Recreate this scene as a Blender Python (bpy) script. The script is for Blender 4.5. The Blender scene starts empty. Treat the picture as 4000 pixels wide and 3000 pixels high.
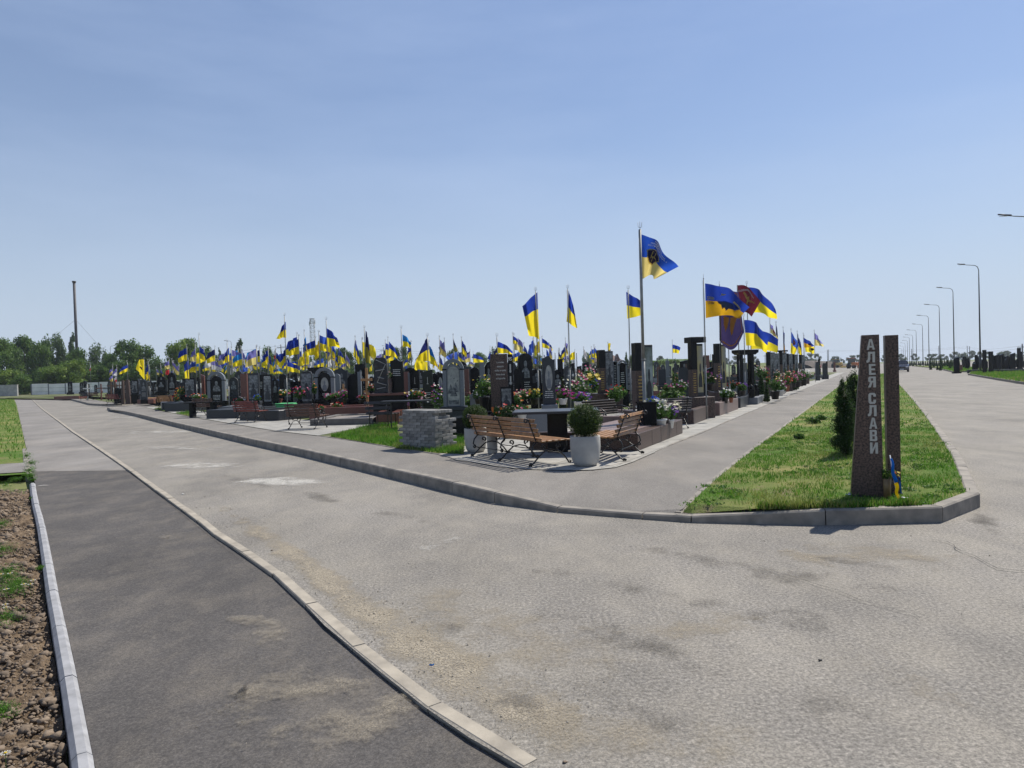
import bpy, bmesh, math, random
import numpy as np
from mathutils import Vector, Matrix, noise as mnoise
SC = bpy.context.scene
COL = SC.collection
R = math.radians
rnd = random.Random(7)
# ---------------------------------------------------------------- camera
EYE = 1.6
FP = 2734.0            # focal length in pixels of a 4000 x 3000 frame
PITCH, ROLL = 0.01657, 0.029
_R0, _U0 = Vector((1, 0, 0)), Vector((0, math.sin(PITCH), math.cos(PITCH)))
FWD = Vector((0, math.cos(PITCH), -math.sin(PITCH)))
RT = _R0 * math.cos(ROLL) - _U0 * math.sin(ROLL)
UP = _U0 * math.cos(ROLL) + _R0 * math.sin(ROLL)
cd = bpy.data.cameras.new('camera'); cam = bpy.data.objects.new('camera', cd); COL.objects.link(cam)
cd.sensor_width = 36; cd.lens = 36 * FP / 4000; cd.clip_start = 0.05; cd.clip_end = 9000
m = Matrix.Identity(4)
for i, v in enumerate((RT, UP, -FWD)):
    for j in range(3): m[j][i] = v[j]
m[2][3] = EYE
cam.matrix_world = m
SC.camera = cam
# ---------------------------------------------------------------- light
SUN_EL, SUN_AZ = R(53), R(46)      # azimuth from +Y towards +X
wd = bpy.data.worlds.new('World'); SC.world = wd; wd.use_nodes = True
wn, wl = wd.node_tree.nodes, wd.node_tree.links
bg = wn['Background']; sky = wn.new('ShaderNodeTexSky'); sky.sky_type = 'NISHITA'; sky.sun_disc = False
sky.sun_elevation = SUN_EL; sky.sun_rotation = SUN_AZ; sky.air_density = 1.2; sky.dust_density = 0.6; sky.ozone_density = 2.0; sky.altitude = 100
tc = wn.new('ShaderNodeTexCoord'); mp = wn.new('ShaderNodeMapping'); mp.inputs['Scale'].default_value = (1.2, 1.2, 5.5); mp.inputs['Rotation'].default_value = (0.15, 0.1, 0.5)
nz = wn.new('ShaderNodeTexNoise'); nz.inputs['Scale'].default_value = 1.3; nz.inputs['Detail'].default_value = 6; nz.inputs['Roughness'].default_value = 0.55
rp = wn.new('ShaderNodeValToRGB'); rp.color_ramp.elements[0].position = 0.44; rp.color_ramp.elements[1].position = 0.8
rp.color_ramp.elements[0].color = (0, 0, 0, 1); rp.color_ramp.elements[1].color = (0.36, 0.36, 0.36, 1)
mx = wn.new('ShaderNodeMix'); mx.data_type = 'RGBA'; mx.inputs[7].default_value = (7.6, 8.2, 9.2, 1)
wl.new(tc.outputs['Generated'], mp.inputs['Vector']); wl.new(mp.outputs[0], nz.inputs['Vector']); wl.new(nz.outputs['Fac'], rp.inputs['Fac'])
wl.new(rp.outputs[0], mx.inputs[0]); wl.new(sky.outputs[0], mx.inputs[6]); 
sx_ = wn.new('ShaderNodeSeparateXYZ'); wl.new(tc.outputs['Generated'], sx_.inputs[0])
hr = wn.new('ShaderNodeValToRGB'); he = hr.color_ramp.elements; he.new(0.5); he.new(0.6)
for k_, (p_, c_) in enumerate(((0.0, 0.96), (0.10, 0.74), (0.30, 0.30), (0.62, 0.04))): he[k_].position = p_; he[k_].color = (c_, c_, c_, 1)
mh = wn.new('ShaderNodeMix'); mh.data_type = 'RGBA'; mh.inputs[7].default_value = (6.1, 7.1, 8.6, 1)
wl.new(sx_.outputs[2], hr.inputs[0]); wl.new(hr.outputs[0], mh.inputs[0]); 
ti = wn.new('ShaderNodeMix'); ti.data_type = 'RGBA'; ti.blend_type = 'MULTIPLY'; ti.inputs[0].default_value = 1; ti.inputs[7].default_value = (0.765, 0.90, 1.14, 1)
wl.new(mx.outputs[2], ti.inputs[6]); wl.new(ti.outputs[2], mh.inputs[6]); wl.new(mh.outputs[2], bg.inputs['Color'])
bg.inputs['Strength'].default_value = 0.082
sl = bpy.data.lights.new('sun', 'SUN'); sl.energy = 5.0; sl.angle = R(0.5); sl.color = (1.0, 0.945, 0.85)
so = bpy.data.objects.new('sun', sl); COL.objects.link(so)
sd = Vector((math.sin(SUN_AZ) * math.cos(SUN_EL), math.cos(SUN_AZ) * math.cos(SUN_EL), math.sin(SUN_EL)))
so.rotation_euler = sd.to_track_quat('Z', 'Y').to_euler(); so.location = (20, 30, 40)
SC.view_settings.view_transform = 'Standard'; SC.view_settings.look = 'None'; SC.view_settings.exposure = 0.16; SC.view_settings.gamma = 1.0
SC.render.engine = 'CYCLES'; SC.cycles.max_bounces = 6; SC.cycles.diffuse_bounces = 3; SC.cycles.glossy_bounces = 3; SC.cycles.transparent_max_bounces = 24
# ---------------------------------------------------------------- pixel helpers (4000 x 3000 frame)
def ray(px, py): return FWD + RT * ((px - 2000) / FP) + UP * ((1500 - py) / FP)
def G(px, py, z=0.0):
    d = ray(px, py); t = (z - EYE) / d.z
    return Vector((d.x * t, d.y * t, z))
def Q(px, py, D):
    d = ray(px, py); t = D / d.y
    return Vector((d.x * t, D, EYE + d.z * t))
def hz(px): return 1500 - 45.3 - 0.029 * (px - 2000)
ZS = 0.145   # level of pavements and plots above the road
# ---------------------------------------------------------------- materials
MATS = {}
def nodes_of(name):
    m = bpy.data.materials.new(name); m.use_nodes = True
    nt = m.node_tree; b = nt.nodes['Principled BSDF']
    MATS[name] = m
    return m, nt.nodes, nt.links, b
def tex(n, l, kind, scale, vec=None, detail=4, rough=0.55, mapping=None):
    t = n.new('ShaderNodeTexNoise' if kind == 'n' else 'ShaderNodeTexVoronoi')
    t.inputs['Scale'].default_value = scale
    if kind == 'n': t.inputs['Detail'].default_value = detail; t.inputs['Roughness'].default_value = rough
    src = n.new('ShaderNodeTexCoord').outputs['Object']
    if mapping:
        mm = n.new('ShaderNodeMapping'); mm.inputs['Scale'].default_value = mapping[0]; mm.inputs['Rotation'].default_value = mapping[1]
        l.new(src, mm.inputs[0]); src = mm.outputs[0]
    l.new(src, t.inputs['Vector'])
    return t.outputs['Fac'] if kind == 'n' else t.outputs['Distance']
def ramp(n, l, fac, stops):
    r = n.new('ShaderNodeValToRGB'); e = r.color_ramp.elements
    while len(e) < len(stops): e.new(0.5)
    for k, (p, c) in enumerate(stops):
        e[k].position = p; e[k].color = (c, c, c, 1) if isinstance(c, (int, float)) else (*c, 1)
    l.new(fac, r.inputs['Fac']); return r.outputs[0]
def mix(n, l, fac, a, b, mode='MIX'):
    x = n.new('ShaderNodeMix'); x.data_type = 'RGBA'; x.blend_type = mode
    for sock, v in ((0, fac), (6, a), (7, b)):
        if hasattr(v, 'links') or hasattr(v, 'node'): l.new(v, x.inputs[sock])
        elif isinstance(v, (int, float)) and sock == 0: x.inputs[0].default_value = v
        else: x.inputs[sock].default_value = (*v, 1)
    return x.outputs[2]
def bump(n, l, b, h, strength, dist):
    x = n.new('ShaderNodeBump'); x.inputs['Strength'].default_value = strength; x.inputs['Distance'].default_value = dist
    l.new(h, x.inputs['Height']); l.new(x.outputs[0], b.inputs['Normal'])
def simple(name, c1, c2=None, scale=8, rough=0.6, metal=0, spec=0.5, bs=0, bd=0.01, bscale=None, coat=0):
    m, n, l, b = nodes_of(name)
    if c2 is None: c2 = tuple(x * 0.8 for x in c1)
    f = tex(n, l, 'n', scale, detail=6)
    l.new(ramp(n, l, f, [(0.35, c2), (0.65, c1)]), b.inputs['Base Color'])
    b.inputs['Roughness'].default_value = rough; b.inputs['Metallic'].default_value = metal
    b.inputs['Specular IOR Level'].default_value = spec
    if coat: b.inputs['Coat Weight'].default_value = coat
    if bs: bump(n, l, b, tex(n, l, 'n', bscale or scale * 4), bs, bd)
    return m
def leafy(name, c1, c2, trans=0.35, scale=3.0, rough=0.6):
    m, n, l, b = nodes_of(name)
    col = ramp(n, l, tex(n, l, 'n', scale, detail=5, rough=0.7), [(0.3, c2), (0.68, c1)])
    l.new(col, b.inputs['Base Color']); b.inputs['Roughness'].default_value = rough; b.inputs['Specular IOR Level'].default_value = 0.3
    t = n.new('ShaderNodeBsdfTranslucent'); l.new(col, t.inputs['Color'])
    s = n.new('ShaderNodeMixShader'); s.inputs[0].default_value = trans
    l.new(b.outputs[0], s.inputs[1]); l.new(t.outputs[0], s.inputs[2]); l.new(s.outputs[0], n['Material Output'].inputs['Surface'])
    return m
def asphalt(name, base, dark, light, agg=70, dust=(0.42, 0.36, 0.28), dlo=0.55, dhi=0.75, dmax=0.6, bs=0.6, streak=0.5, dscale=0.7):
    m, n, l, b = nodes_of(name)
    spk = ramp(n, l, tex(n, l, 'n', agg * .7, detail=7, rough=0.9), [(0.36, dark), (0.5, base), (0.66, light)])
    big = ramp(n, l, tex(n, l, 'n', 0.6, detail=9, rough=0.68, mapping=((1, 0.5, 1), (0, 0, streak))), [(0.32, 0.70), (0.68, 1.16)])
    c = mix(n, l, 1.0, spk, big, 'MULTIPLY')
    fd = ramp(n, l, tex(n, l, 'n', dscale, detail=10, rough=0.74, mapping=((1, 0.7, 1), (0, 0, -0.5))), [(dlo, 0.0), (dhi, dmax)])
    grit = ramp(n, l, tex(n, l, 'n', agg * 1.4, detail=2), [(0.35, 0.35), (0.6, 1.0)])
    fd2 = mix(n, l, 1.0, fd, grit, 'MULTIPLY')
    l.new(mix(n, l, fd2, c, dust), b.inputs['Base Color'])
    b.inputs['Roughness'].default_value = 0.88; b.inputs['Specular IOR Level'].default_value = 0.35
    bump(n, l, b, tex(n, l, 'n', agg * 1.8, detail=5, rough=0.8), bs, 0.006)
    return m
asphalt('asphalt_road', (0.200, 0.185, 0.163), (0.062, 0.057, 0.05), (0.47, 0.43, 0.375), agg=62, dlo=0.42, dhi=0.78, dmax=0.62, dust=(0.385, 0.345, 0.275), bs=0.28, dscale=1.3)
asphalt('asphalt_lane_old', (0.225, 0.208, 0.188), (0.13, 0.12, 0.11), (0.33, 0.315, 0.295), agg=75, dlo=0.5, dhi=0.8, dmax=0.4, bs=0.35)
asphalt('asphalt_lane_new', (0.082, 0.075, 0.070), (0.038, 0.035, 0.034), (0.17, 0.155, 0.14), agg=90, dlo=0.46, dhi=0.72, dmax=0.40, dust=(0.28, 0.24, 0.185), bs=0.45, dscale=2.2)
asphalt('asphalt_path', (0.20, 0.183, 0.162), (0.11, 0.102, 0.092), (0.31, 0.295, 0.27), agg=85, dlo=0.5, dhi=0.8, dmax=0.45, bs=0.35)
simple('kerb_concrete', (0.30, 0.268, 0.225), (0.17, 0.155, 0.135), 5, 0.9, bs=0.3, bd=0.004, bscale=60)
simple('kerb_dark', (0.17, 0.16, 0.15), (0.11, 0.105, 0.10), 4, 0.9, bs=0.3, bd=0.004, bscale=60)
simple('kerb_white', (0.345, 0.345, 0.355), (0.24, 0.24, 0.245), 9, 0.85, bs=0.25, bd=0.003, bscale=90)
simple('concrete', (0.46, 0.45, 0.42), (0.34, 0.33, 0.31), 3, 0.9, bs=0.3, bd=0.004, bscale=40)
simple('fence_concrete', (0.88, 0.86, 0.80), (0.74, 0.73, 0.68), 0.9, 0.92, bs=0.3, bd=0.01, bscale=12)
simple('paver_grey', (0.27, 0.262, 0.245), (0.17, 0.166, 0.158), 14, 0.92, bs=0.4, bd=0.003, bscale=70)
_pm = MATS['paver_grey'].node_tree; _b = _pm.nodes['Principled BSDF']; _src = _b.inputs['Base Color'].links[0].from_socket; _oi = _pm.nodes.new('ShaderNodeObjectInfo'); _rr = ramp(_pm.nodes, _pm.links, _oi.outputs['Random'], [(0, .62), (1, 1.3)]); _pm.links.new(mix(_pm.nodes, _pm.links, 1.0, _src, _rr, 'MULTIPLY'), _b.inputs['Base Color'])
simple('granite_black', (0.014, 0.015, 0.018), (0.008, 0.008, 0.010), 40, 0.16, spec=0.14)
simple('granite_dark_green', (0.022, 0.030, 0.024), (0.012, 0.016, 0.013), 40, 0.16, spec=0.2)
simple('granite_grey', (0.20, 0.215, 0.235), (0.13, 0.14, 0.155), 60, 0.4)
simple('granite_grey_dark', (0.055, 0.06, 0.068), (0.030, 0.033, 0.038), 50, 0.35, spec=0.3)
simple('granite_brown', (0.150, 0.098, 0.080), (0.022, 0.016, 0.016), 48, 0.4, spec=0.3)
simple('granite_red', (0.20, 0.075, 0.055), (0.11, 0.04, 0.032), 50, 0.3)
simple('granite_pink', (0.25, 0.175, 0.15), (0.15, 0.10, 0.09), 60, 0.45)
simple('rough_stone', (0.035, 0.036, 0.040), (0.012, 0.012, 0.014), 7, 0.5, bs=1.0, bd=0.05, bscale=10)
simple('etching', (0.27, 0.28, 0.28), (0.035, 0.037, 0.04), 11, 0.55)
simple('etching_pale', (0.48, 0.47, 0.42), (0.26, 0.26, 0.24), 7, 0.6)
simple('lettering', (0.72, 0.71, 0.66), (0.6, 0.6, 0.56), 20, 0.6)
simple('lettering_grey', (0.50, 0.49, 0.45), (0.42, 0.41, 0.38), 30, 0.55)
simple('gold', (0.55, 0.38, 0.10), (0.4, 0.26, 0.07), 20, 0.5, metal=0.3)
simple('wood_light', (0.37, 0.185, 0.062), (0.19, 0.088, 0.03), 12, 0.5)
simple('wood_brown', (0.15, 0.075, 0.042), (0.08, 0.04, 0.024), 12, 0.5)
simple('wood_red', (0.23, 0.062, 0.040), (0.15, 0.038, 0.026), 12, 0.5)
simple('wood_dark', (0.045, 0.036, 0.034), (0.028, 0.022, 0.02), 12, 0.42)
simple('wood_raw', (0.50, 0.27, 0.11), (0.36, 0.18, 0.07), 8, 0.6)
simple('iron_black', (0.018, 0.018, 0.020), (0.010, 0.010, 0.011), 30, 0.4)
simple('steel', (0.27, 0.275, 0.27), (0.20, 0.205, 0.20), 10, 0.5, metal=0.3)
simple('lamp_metal', (0.055, 0.058, 0.065), (0.04, 0.042, 0.05), 3, 0.5, metal=0.3)
simple('galvanised', (0.30, 0.31, 0.33), (0.24, 0.25, 0.27), 3, 0.5, metal=0.4)
simple('chimney_metal', (0.05, 0.045, 0.05), (0.03, 0.028, 0.032), 0.4, 0.6)
simple('brass_brown', (0.22, 0.14, 0.06), (0.14, 0.085, 0.035), 15, 0.4)
simple('terracotta', (0.30, 0.11, 0.06), (0.22, 0.08, 0.045), 12, 0.7)
simple('white_plastic', (0.72, 0.73, 0.74), (0.62, 0.63, 0.65), 8, 0.45)
simple('black_plastic', (0.02, 0.02, 0.022), (0.012, 0.012, 0.013), 8, 0.5)
simple('roof_tile', (0.15, 0.085, 0.075), (0.09, 0.052, 0.048), 2, 0.8)
simple('plaster', (0.45, 0.42, 0.36), (0.36, 0.33, 0.28), 1.5, 0.9)
simple('glass_dark', (0.02, 0.022, 0.026), (0.014, 0.015, 0.018), 3, 0.08, spec=0.8)
simple('car_dark', (0.012, 0.016, 0.035), (0.010, 0.013, 0.028), 3, 0.18, coat=1.0)
simple('car_blue', (0.10, 0.20, 0.38), (0.09, 0.18, 0.34), 3, 0.25, coat=0.8)
simple('rubber', (0.02, 0.02, 0.02), (0.012, 0.012, 0.012), 10, 0.85)
simple('orange_paint', (0.62, 0.20, 0.05), (0.45, 0.14, 0.04), 5, 0.5)
simple('bark', (0.12, 0.09, 0.065), (0.06, 0.045, 0.033), 10, 0.9, bs=0.6, bd=0.02, bscale=25)
simple('lamp_glass', (0.6, 0.6, 0.58), (0.5, 0.5, 0.5), 5, 0.3)
simple('straw', (0.42, 0.32, 0.16), (0.28, 0.2, 0.1), 8, 0.8)
simple('earth_far', (0.13, 0.105, 0.085), (0.075, 0.06, 0.05), 0.35, 1.0)
simple('soil_clod', (0.25, 0.19, 0.134), (0.125, 0.094, 0.067), 9, 0.95, bs=0.6, bd=0.01, bscale=45)
simple('grit_stone', (0.34, 0.30, 0.24), (0.22, 0.20, 0.17), 60, 0.95)
simple('gravel', (0.30, 0.27, 0.24), (0.12, 0.11, 0.10), 35, 0.95)
FOL = {
 'leaf_mid': ((0.165, 0.27, 0.05), (0.055, 0.112, 0.025)),
 'leaf_dark': ((0.085, 0.155, 0.040), (0.028, 0.062, 0.02)),
 'leaf_bright': ((0.26, 0.36, 0.055), (0.11, 0.175, 0.030)),
 'leaf_silver': ((0.16, 0.22, 0.11), (0.07, 0.105, 0.06)),
 'leaf_thuja': ((0.045, 0.085, 0.022), (0.012, 0.026, 0.009)),
 'leaf_ball': ((0.085, 0.135, 0.022), (0.020, 0.040, 0.010)),
 'leaf_brown': ((0.10, 0.065, 0.02), (0.035, 0.03, 0.012)),
 'leaf_far_hazed': ((0.10, 0.13, 0.085), (0.05, 0.07, 0.05)),  # greyed, paler leaf colour: the haze of distance is painted into it
 'leaf_pot': ((0.10, 0.20, 0.04), (0.03, 0.07, 0.018)),
}
for k, (a, b_) in FOL.items(): leafy(k, a, b_, 0.42, 1.2 if k in ('leaf_mid', 'leaf_dark', 'leaf_bright', 'leaf_silver', 'leaf_far_hazed') else 9)
leafy('grass_blades', (0.150, 0.325, 0.030), (0.040, 0.125, 0.012), 0.38, 4.0)
leafy('grass_dry', (0.30, 0.33, 0.085), (0.16, 0.20, 0.05), 0.35, 6.0)
BL = {'red': (0.62, 0.02, 0.02), 'pink': (0.75, 0.12, 0.30), 'magenta': (0.50, 0.03, 0.27), 'white': (0.80, 0.80, 0.74), 'yellow': (0.80, 0.60, 0.06), 'orange': (0.80, 0.22, 0.04),
      'blue': (0.03, 0.10, 0.62), 'violet': (0.22, 0.09, 0.42), 'peach': (0.78, 0.48, 0.36), 'cream': (0.78, 0.72, 0.50)}
for k, c in BL.items(): leafy('bloom_' + k, c, tuple(x * 0.6 for x in c), 0.25, 30)
def cloth(name, c, trans=0.45):
    return leafy(name, c, tuple(x * 0.86 for x in c), trans, 5, 0.75)
CL = {'blue': (0.02, 0.05, 0.34), 'navy': (0.022, 0.028, 0.14), 'yellow': (0.95, 0.76, 0.03), 'deep_yellow': (0.62, 0.34, 0.015), 'pale_yellow': (0.74, 0.62, 0.22), 'azure': (0.03, 0.24, 0.60),
      'lilac': (0.20, 0.19, 0.48), 'mid_blue': (0.06, 0.13, 0.55), 'white': (0.72, 0.70, 0.72), 'red': (0.60, 0.05, 0.06), 'maroon': (0.10, 0.015, 0.028), 'dark': (0.055, 0.040, 0.12),
      'orange': (0.80, 0.36, 0.06), 'black': (0.02, 0.02, 0.02), 'olive': (0.35, 0.30, 0.05), 'royal': (0.02, 0.075, 0.42), 'straw': (0.72, 0.58, 0.20)}
for k, c in CL.items(): cloth('cloth_' + k, c, 0.70)
def grass_ground(name, g1, g2, dry, dirt, s=3.0):
    m, n, l, b = nodes_of(name)
    g = ramp(n, l, tex(n, l, 'n', s * 12, detail=4, rough=0.75), [(0.3, g2), (0.7, g1)])
    d = ramp(n, l, tex(n, l, 'n', s * 0.25, detail=6, rough=0.6), [(0.42, 0.0), (0.66, 0.85)])
    e = ramp(n, l, tex(n, l, 'n', s * 0.6, detail=6, rough=0.65), [(0.56, 0.0), (0.7, 0.8)])
    l.new(mix(n, l, e, mix(n, l, d, g, dry), dirt), b.inputs['Base Color'])
    b.inputs['Roughness'].default_value = 0.95; b.inputs['Specular IOR Level'].default_value = 0.1
    bump(n, l, b, tex(n, l, 'n', s * 14, detail=4, rough=0.7), 0.9, 0.03)
grass_ground('lawn_ground', (0.13, 0.22, 0.04), (0.05, 0.10, 0.018), (0.28, 0.25, 0.10), (0.22, 0.165, 0.11))
grass_ground('field_ground', (0.15, 0.19, 0.06), (0.09, 0.12, 0.04), (0.24, 0.22, 0.11), (0.22, 0.19, 0.14), 0.3)
grass_ground('plot_ground', (0.10, 0.14, 0.04), (0.05, 0.07, 0.02), (0.24, 0.21, 0.15), (0.20, 0.175, 0.145), 1.2)
m, n, l, b = nodes_of('soil')
c = ramp(n, l, tex(n, l, 'n', 7, detail=9, rough=0.75), [(0.3, (0.085, 0.060, 0.040)), (0.55, (0.23, 0.168, 0.112)), (0.75, (0.34, 0.265, 0.185))])
l.new(c, b.inputs['Base Color']); b.inputs['Roughness'].default_value = 1.0; b.inputs['Specular IOR Level'].default_value = 0.1
bump(n, l, b, tex(n, l, 'n', 40, detail=6, rough=0.7), 1.0, 0.03)
m, n, l, b = nodes_of('paving_tile')
br = n.new('ShaderNodeTexBrick'); br.offset = 0.0; br.inputs['Scale'].default_value = 1.0; br.inputs['Brick Width'].default_value = 0.5; br.inputs['Row Height'].default_value = 0.5
br.inputs['Mortar Size'].default_value = 0.008; br.inputs['Color1'].default_value = (0.37, 0.355, 0.32, 1); br.inputs['Color2'].default_value = (0.29, 0.28, 0.255, 1); br.inputs['Mortar'].default_value = (0.17, 0.16, 0.13, 1)
tcn = n.new('ShaderNodeTexCoord'); mp_ = n.new('ShaderNodeMapping'); mp_.inputs['Rotation'].default_value = (0, 0, 0.48); l.new(tcn.outputs['Object'], mp_.inputs[0]); l.new(mp_.outputs[0], br.inputs['Vector'])
l.new(mix(n, l, 1.0, br.outputs['Color'], ramp(n, l, tex(n, l, 'n', 3, detail=7), [(0.3, 0.72), (0.7, 1.12)]), 'MULTIPLY'), b.inputs['Base Color'])
b.inputs['Roughness'].default_value = 0.9; bump(n, l, b, br.outputs['Fac'], -0.3, 0.004)
# ---------------------------------------------------------------- object helpers
def tag(o, label=None, cat=None, group=None, kind=None):
    if label: o['label'] = label
    if cat: o['category'] = cat
    if group: o['group'] = group
    if kind: o['kind'] = kind
    return o
def empty(name, loc=(0, 0, 0), rz=0.0, label=None, cat=None, group=None):
    o = bpy.data.objects.new(name, None); COL.objects.link(o); o.location = loc; o.rotation_euler.z = rz; o.empty_display_size = 0.2
    return tag(o, label, cat, group)
def copy_tree(o, parent=None):
    c = o.copy(); COL.objects.link(c); c.parent = parent
    for ch in list(o.children): copy_tree(ch, c)
    return c
class MB:
    def __init__(s): s.v, s.f, s.mi, s.sm = [], [], [], []
    def add(s, vs, fs, mi=0, smooth=False):
        b = len(s.v); s.v.extend([tuple(p) for p in vs]); s.f.extend([tuple(i + b for i in f) for f in fs]); s.mi.extend([mi] * len(fs)); s.sm.extend([smooth] * len(fs)); return s
    def box(s, c, d, rz=0, mi=0, bev=0.0, M=None):
        x, y, z = d[0] / 2, d[1] / 2, d[2] / 2
        if bev > 0:
            bm = bmesh.new(); bmesh.ops.create_cube(bm, size=1); bmesh.ops.scale(bm, vec=d, verts=bm.verts)
            bmesh.ops.bevel(bm, geom=bm.edges[:], offset=bev, segments=1, affect='EDGES')
            vs = [v.co.copy() for v in bm.verts]; bm.verts.index_update(); fs = [[v.index for v in f.verts] for f in bm.faces]; bm.free()
        else:
            vs = [Vector((i, j, k)) for i in (-x, x) for j in (-y, y) for k in (-z, z)]
            fs = [(0, 1, 3, 2), (4, 6, 7, 5), (0, 4, 5, 1), (2, 3, 7, 6), (0, 2, 6, 4), (1, 5, 7, 3)]
        cz, sz = math.cos(rz), math.sin(rz)
        vs = [Vector((c[0] + v.x * cz - v.y * sz, c[1] + v.x * sz + v.y * cz, c[2] + v.z)) for v in vs]
        if M: vs = [M @ v for v in vs]
        return s.add(vs, fs, mi)
    def prism(s, pts, z0, z1, mi=0):          # plan polygon, vertical sides
        n = len(pts); zz0 = z0 if isinstance(z0, (list, tuple)) else [z0] * n; zz1 = z1 if isinstance(z1, (list, tuple)) else [z1] * n
        vs = [(p[0], p[1], a) for p, a in zip(pts, zz0)] + [(p[0], p[1], a) for p, a in zip(pts, zz1)]
        ar = sum(pts[i][0] * pts[(i + 1) % n][1] - pts[(i + 1) % n][0] * pts[i][1] for i in range(n))
        fs = [(i, (i + 1) % n, n + (i + 1) % n, n + i) for i in range(n)] + [tuple(range(n, 2 * n)), tuple(range(n - 1, -1, -1))]
        if ar < 0: fs = [tuple(reversed(f)) for f in fs]
        return s.add(vs, fs, mi)
    def plate(s, pts, y0, y1, mi=0):          # outline in XZ, extruded along Y (y0 front)
        n = len(pts)
        vs = [(p[0], y0, p[1]) for p in pts] + [(p[0], y1, p[1]) for p in pts]
        ar = sum(pts[i][0] * pts[(i + 1) % n][1] - pts[(i + 1) % n][0] * pts[i][1] for i in range(n))
        fs = [tuple(range(n)), tuple(range(2 * n - 1, n - 1, -1))] + [(i, n + i, n + (i + 1) % n, (i + 1) % n) for i in range(n)]
        if ar < 0: fs = [tuple(reversed(f)) for f in fs]
        return s.add(vs, fs, mi)
    def tube(s, path, r, k=6, mi=0, r1=None, cap=True):
        path = [Vector(p) for p in path]; n = len(path); vs = []
        up = None
        for i, p in enumerate(path):
            t = (path[min(i + 1, n - 1)] - path[max(i - 1, 0)])
            t = t.normalized() if t.length > 1e-9 else Vector((0, 0, 1))
            if up is None:
                up = Vector((0, 0, 1)) if abs(t.z) < 0.9 else Vector((1, 0, 0))
            a = t.cross(up);
            if a.length < 1e-6: a = t.cross(Vector((0, 1, 0)))
            a.normalize(); b = a.cross(t); up = b
            rr = r if r1 is None else r + (r1 - r) * i / max(1, n - 1)
            for j in range(k):
                q = 2 * math.pi * j / k; vs.append(p + a * (math.cos(q) * rr) + b * (math.sin(q) * rr))
        fs = [(i * k + j, i * k + (j + 1) % k, (i + 1) * k + (j + 1) % k, (i + 1) * k + j) for i in range(n - 1) for j in range(k)]
        if cap: fs += [tuple(range(k - 1, -1, -1)), tuple(range((n - 1) * k, n * k))]
        return s.add(vs, fs, mi, True)
    def lathe(s, prof, c=(0, 0, 0), k=20, mi=0, smooth=True):
        vs = [(c[0] + r * math.cos(2 * math.pi * j / k), c[1] + r * math.sin(2 * math.pi * j / k), c[2] + z) for r, z in prof for j in range(k)]
        fs = [(i * k + j, i * k + (j + 1) % k, (i + 1) * k + (j + 1) % k, (i + 1) * k + j) for i in range(len(prof) - 1) for j in range(k)]
        fs += [tuple(range(k - 1, -1, -1)), tuple(range((len(prof) - 1) * k, len(prof) * k))]
        return s.add(vs, fs, mi, smooth)
    def ball(s, c, r, mi=0, k=8, sq=1.0):
        return s.lathe([(max(1e-3, r * math.sin(math.pi * i / k)), -r * sq * math.cos(math.pi * i / k)) for i in range(k + 1)], c, k + 4, mi)
    def build(s, name, mats, parent=None, loc=None):
        me = bpy.data.meshes.new(name); me.from_pydata(s.v, [], s.f)
        if isinstance(mats, str): mats = [mats]
        for mm in mats: me.materials.append(MATS[mm])
        me.polygons.foreach_set('material_index', s.mi); me.polygons.foreach_set('use_smooth', s.sm); me.update()
        o = bpy.data.objects.new(name, me); COL.objects.link(o)
        if parent: o.parent = parent
        if loc is not None: o.location = loc
        return o
def np_mesh(name, V, F, mats, mi=None, parent=None):       # V (n,3), F (m,k) same-size faces
    me = bpy.data.meshes.new(name); k = F.shape[1]
    me.vertices.add(len(V)); me.vertices.foreach_set('co', V.astype(np.float32).ravel())
    me.loops.add(F.size); me.loops.foreach_set('vertex_index', F.astype(np.int32).ravel())
    me.polygons.add(len(F)); me.polygons.foreach_set('loop_start', np.arange(0, F.size, k, dtype=np.int32))
    try: me.polygons.foreach_set('loop_total', np.full(len(F), k, dtype=np.int32))
    except Exception: pass
    for mm in mats: me.materials.append(MATS[mm])
    if mi is not None: me.polygons.foreach_set('material_index', mi.astype(np.int32))
    me.update(calc_edges=True); me.validate()
    o = bpy.data.objects.new(name, me); COL.objects.link(o)
    if parent: o.parent = parent
    return o
def sheet(name, pts, mat, label=None):
    """flat or gently sloping ground polygon"""
    bm = bmesh.new(); f = bm.faces.new([bm.verts.new(p) for p in pts]); bm.normal_update()
    if f.normal.z < 0: f.normal_flip()
    bmesh.ops.triangulate(bm, faces=bm.faces[:])
    me = bpy.data.meshes.new(name); bm.to_mesh(me); bm.free(); me.materials.append(MATS[mat])
    o = bpy.data.objects.new(name, me); COL.objects.link(o); tag(o, label, None, None, 'structure'); return o
def offset_line(pts, d):
    """shift a plan polyline to its left by d"""
    out = []
    for i, p in enumerate(pts):
        a, b = pts[max(0, i - 1)], pts[min(len(pts) - 1, i + 1)]
        t = Vector((b[0] - a[0], b[1] - a[1])); t.normalize()
        out.append(Vector((p[0] - t.y * d, p[1] + t.x * d, p[2] if len(p) > 2 else 0)))
    return out
def resample(pts, step):
    out = [Vector(pts[0])]; acc = 0
    for a, b in zip(pts, pts[1:]):
        a, b = Vector(a), Vector(b); L = (b - a).length; d = step - acc
        while d < L: out.append(a.lerp(b, d / L)); d += step
        acc = L - (d - step)
    if (out[-1] - Vector(pts[-1])).length > 0.2 * step: out.append(Vector(pts[-1]))
    return out
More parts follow.
